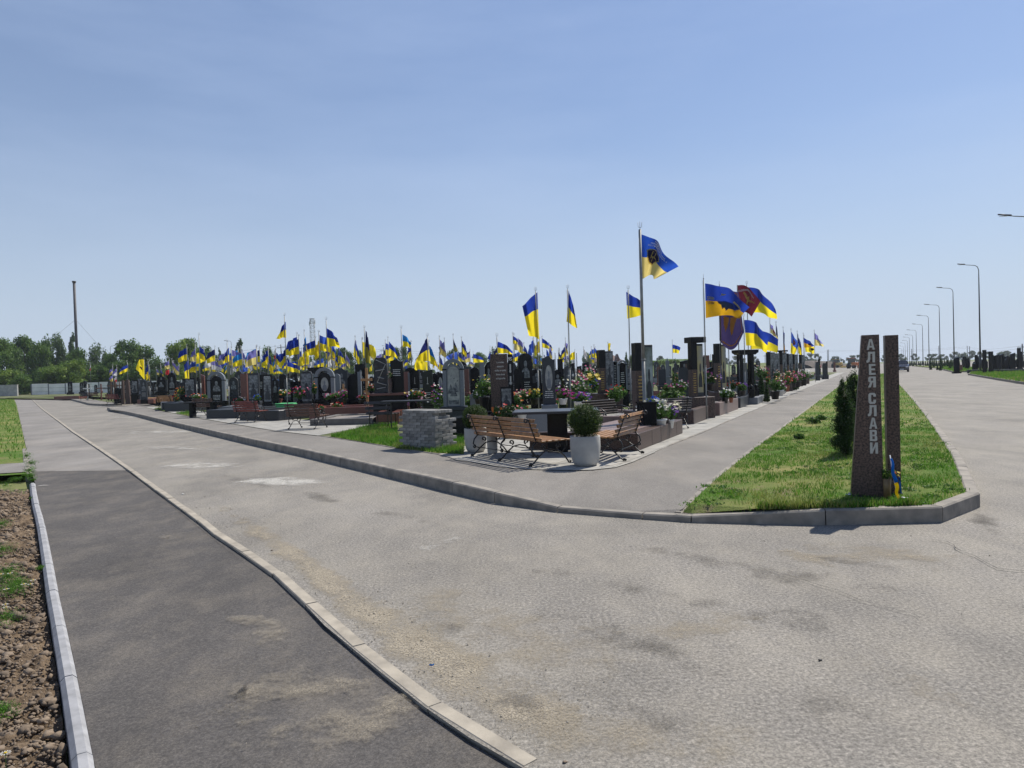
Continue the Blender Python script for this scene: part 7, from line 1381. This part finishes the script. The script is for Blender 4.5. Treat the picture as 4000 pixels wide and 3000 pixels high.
AF = [(3028, 1560, 27.0, .62, .85, ['white'], 'big leafy hydrangea in a square black pot by the alley', 'black', 6), (3046, 1546, 28.5, .60, .62, ['magenta', 'magenta'], 'first magenta bush in a white pot by the alley', 'white', 60), (3061, 1540, 30, .28, .34, ['white'], 'small pale flowers in a white bowl by the alley', 'white', 14), (3075, 1530, 31.0, .4, .7, ['red', 'red'], 'red flowers in a red planter by the alley', 'terracotta', 34), (3080, 1510, 33, .5, .75, ['peach', 'peach', 'red'], 'peach coloured roses standing over the red planter', 'black', 44), (3100, 1515, 34, .42, .6, ['magenta'], 'second magenta bush beside a dark pot', 'black', 40), (3115, 1512, 35.5, .62, .75, ['magenta', 'magenta'], 'largest magenta bush halfway along the alley', 'black', 66), (3140, 1506, 38, .72, .85, ['white', 'white'], 'white and grey flower cushion in a black tub by the alley', 'black', 60), (3000, 1500, 29, .2, .3, ['red'], 'single red rose bunch above the big hydrangea', None, 12), (3036, 1500, 30, .3, .3, ['orange', 'yellow'], 'orange and yellow blooms behind the hydrangea', None, 18), (3034, 1490, 33, .4, .55, ['peach', 'white'], 'dusty pink plumes between the slim columns', None, 30), (3155, 1475, 50, .3, .5, ['violet'], 'violet ball of flowers near the sixth column', None, 16), (3168, 1476, 60, .7, .35, ['magenta'], 'low magenta flowers near the end of the alley', None, 30), (3198, 1440, 62, .5, .4, ['pink'], 'pink flowers on the grey column at the alley end', None, 22), (2963, 1470, 30, .42, .45, ['peach', 'white'], 'pale peach roses right of the black portal', None, 30), (2985, 1480, 31, .4, .5, ['red', 'magenta'], 'crimson roses left of the slim columns', None, 26)]
for j, (px, py, D, w, h, cs, lb, pk, n_) in enumerate(AF): FL(px, py, D, w, h, cs, lb, pk, 70 + j, n=n_)
# conifers in the plots
def conifer(px, pb, pt, hw, D, key, label): tree(px, pt, hw, D, key, 'conifer', label, 'conifer', 'shrub', zb=ZS)
TREE_M['brownc'] = ['leaf_brown', 'leaf_thuja']
conifer(2196, 1560, 1478, 22, 22, 'brownc', 'rust-brown cone-shaped conifer right of the hollowed monument'); conifer(2630, 1530, 1452, 17, 27, 'bush', 'slim light green conifer above the wide black bench'); conifer(2972, 1550, 1455, 24, 28.5, 'thujas', 'dark conifer right of the black portal'); conifer(2994, 1562, 1490, 14, 27.5, 'thujas', 'low dark thuja beside the turned posts'); conifer(3098, 1500, 1445, 22, 39, 'thujas', 'wide dark thuja before the fifth slim column'); conifer(3068, 1500, 1440, 9, 37, 'bush', 'small yellow-green conifer between slim columns'); conifer(2945, 1450, 1430, 6, 45, 'thujas', 'tiny conifer inside the black portal gap'); conifer(3112, 1490, 1440, 10, 42, 'thujas', 'narrow thuja right of the wide dark one'); conifer(1765, 1580, 1500, 0.1, 60, 'thujas', 'x') if False else None
# random small bouquets: a few kinds, copied
BK = [['red'], ['pink', 'white'], ['yellow', 'white'], ['magenta'], ['orange', 'yellow'], ['white'], ['violet', 'pink'], ['peach', 'red']]; BP = {}
for i in range(120):
    k = rf.randrange(len(BK)); D = 23 + 70 * rf.random() ** 1.4; x0, x1 = xbounds(D); x = rf.uniform(x0 * .94, x1 - 1.6)
    if D < 27 and x > -3 and x < 4 and rf.random() < .3: continue
    if k not in BP: BP[k] = FL(1500, 1500, 40, .42, .42, BK[k], 'x', 'black', 200 + k, n=26); BP[k].location = (0, 0, 0); o = BP[k]
    else: o = copy_tree(BP[k])
    o.location = (x, D, ZS + rf.uniform(.05, .45)); s = rf.uniform(.55, 1.1); o.scale = (s, s, s * rf.uniform(.8, 1.2)); nm = ' and '.join(BK[k]); tag(o, 'small pot of %s flowers set among the graves' % nm, 'flowers', 'small pots of %s flowers' % nm)
# green clumps and rear borders
for i in range(34):
    D = 24 + 60 * rf.random(); x0, x1 = xbounds(D); x = rf.uniform(x0 * .92, x1 - 2); k = 'g'
    if k not in BP: BP[k] = empty('shrub', (0, 0, 0), 0, 'x', 'shrub'); leaf_cloud('foliage', [(0, 0, .25), (.2, 0, .2), (-.18, .05, .22)], [(.3, .3, .28), (.22, .22, .2), (.24, .2, .22)], 500, .05, ['leaf_pot', 'leaf_mid'], 5, BP[k], .2); o = BP[k]
    else: o = copy_tree(BP[k])
    o.location = (x, D, ZS + .1); s = rf.uniform(.7, 1.8); o.scale = (s, s, s * rf.uniform(.6, 1.2)); tag(o, 'low green shrub planted among the graves', 'shrub', 'low green shrubs among the graves')
BB = {}
for i in range(90):
    D = 27 + 70 * rf.random() ** 1.2; x0, x1 = xbounds(D); x = rf.uniform(x0 * .92, x1 - 2.5); k = rf.randrange(4)
    if k not in BB:
        mt = ('granite_black', 'granite_grey_dark', 'granite_red', 'granite_grey')[k]; BB[k] = empty('grave_border', (0, 0, 0), 0, 'x', 'grave border'); MB().box((0, -.9, .17), (1.5, .14, .34)).box((0, .9, .17), (1.5, .14, .34)).box((-.68, 0, .16), (.14, 1.66, .32)).box((.68, 0, .16), (.14, 1.66, .32)).build('edging', mt, BB[k]); MB().box((0, 0, .1), (1.2, 1.64, .2)).build('bed', 'gravel', BB[k]); o = BB[k]
    else: o = copy_tree(BB[k])
    o.location = (x, D, ZS); o.rotation_euler.z = rf.choice([0, .2]) ; c = ('black', 'dark grey', 'red-brown', 'light grey')[k]; o.scale = (rf.uniform(.9, 1.5), 1, rf.uniform(.8, 1.3)); tag(o, 'low %s grave border among the rear plots' % c, 'grave border', 'low %s grave borders' % c)
# green artificial turf, small litter on the road, daisies and tufts on the soil
c = base_at(1113, 31, ZS + .35); rt = empty('turf_mat', (c.x, c.y, ZS), 0, 'bright green artificial turf mat behind the tall flagpole', 'mat'); simple('turf_green', (0.12, 0.55, 0.22), (0.08, 0.42, 0.16), 30, 0.8); MB().box((0, 0, .36), (.95, .9, .05)).box((0, -.44, .2), (.95, .02, .3)).build('mat', 'turf_green', rt)
for i, (px, py, s, mt, lb) in enumerate([(1684, 2601, .012, 'cloth_azure', 'small crumpled light blue wrapper on the road'), (1574, 2836, .010, 'soil_clod', 'small dark stone on the dark lane near the kerb'), (1061, 2152, .012, 'soil_clod', 'dark scrap on the road beside the middle kerb'), (3202, 2582, .012, 'black_plastic', 'tiny black pebble on the open road'), (714, 1932, .012, 'lettering', 'small pale scrap on the road edge'), (2208, 2980, .008, 'soil_clod', 'little brown clod on the road at the bottom edge')]):
    g = G(px, py, -.03 if i == 1 else 0); o = blobs('litter', [(g.x, g.y, g.z + s * .4), (g.x + s, g.y + s * .4, g.z + s * .3)], [s, s * .6], mt, seed=i, sq=.5, jit=.5); tag(o, lb, 'litter')
for i, (px, py, s) in enumerate([(10, 2165, .16), (30, 2250, .14), (40, 2330, .16), (15, 2440, .15), (5, 2060, .13), (52, 2310, .14), (20, 1905, .15), (60, 1880, .12), (162, 2225, .05), (128, 1950, .05), (5, 2800, .1), (28, 2270, .12), (70, 2290, .1), (130, 1880, .06)]):
    g = G(px, py, -.04); rt = empty('weed_tuft', g, 0, 'feathery green chamomile tuft on the bare soil', 'weed', 'chamomile tufts on the soil'); leaf_cloud('leaves', [(0, 0, s * .35)], [(s, s * .8, s * .45)], 700, .009, ['grass_blades', 'leaf_pot'], i, rt, .05, sz=.35)
for i, (px, py) in enumerate([(5, 2268), (40, 2264), (26, 2328), (25, 2402), (22, 2390), (120, 2308), (94, 2308), (38, 1907), (3, 1912), (15, 1905), (23, 2990), (130, 2292)]):
    g = G(px, py, .02); rt = empty('daisy', g, 0, 'small white daisy blooming over the bare soil', 'flower', 'white daisies on the soil'); MB().tube([(0, 0, -.06), (0, 0, .05)], .0015, 4).build('stem', 'leaf_pot', rt)
    mb = MB(); n_ = 11
    for k in range(n_):
        a = 6.283 * k / n_; b_ = .16; mb.add([(.005 * math.cos(a), .005 * math.sin(a), .052), (.019 * math.cos(a - b_), .019 * math.sin(a - b_), .054), (.022 * math.cos(a), .022 * math.sin(a), .053), (.019 * math.cos(a + b_), .019 * math.sin(a + b_), .054)], [(0, 1, 2, 3)])
    mb.build('petals', 'bloom_white', rt); MB().ball((0, 0, .054), .007, k=6, sq=.5).build('centre', 'bloom_yellow', rt)
for i, (px, py) in enumerate([(122, 1820), (115, 1850), (118, 1872), (104, 1790)]):
    g = G(px, py, 0); rt = empty('weed', g, 0, 'grassy weed growing in the joint at the head of the white kerb', 'weed', 'weeds at the head of the white kerb'); leaf_cloud('leaves', [(0, 0, .06)], [(.14, .10, .09)], 400, .018, ['grass_blades', 'leaf_pot'], i, rt, .05, sz=.3)
# ================================================================ AIR
m = bpy.data.materials.new('haze_air'); m.use_nodes = True; nt = m.node_tree; nt.nodes.clear(); o_ = nt.nodes.new('ShaderNodeOutputMaterial'); v_ = nt.nodes.new('ShaderNodeVolumePrincipled')
v_.inputs['Color'].default_value = (0.82, 0.90, 1.0, 1); v_.inputs['Density'].default_value = 0.00022; v_.inputs['Anisotropy'].default_value = 0.2; nt.links.new(v_.outputs[0], o_.inputs['Volume']); MATS['haze_air'] = m
tag(MB().box((0, 2070, 22.5), (5060, 4300, 47.5)).build('haze', 'haze_air'), None, None, None, 'stuff')
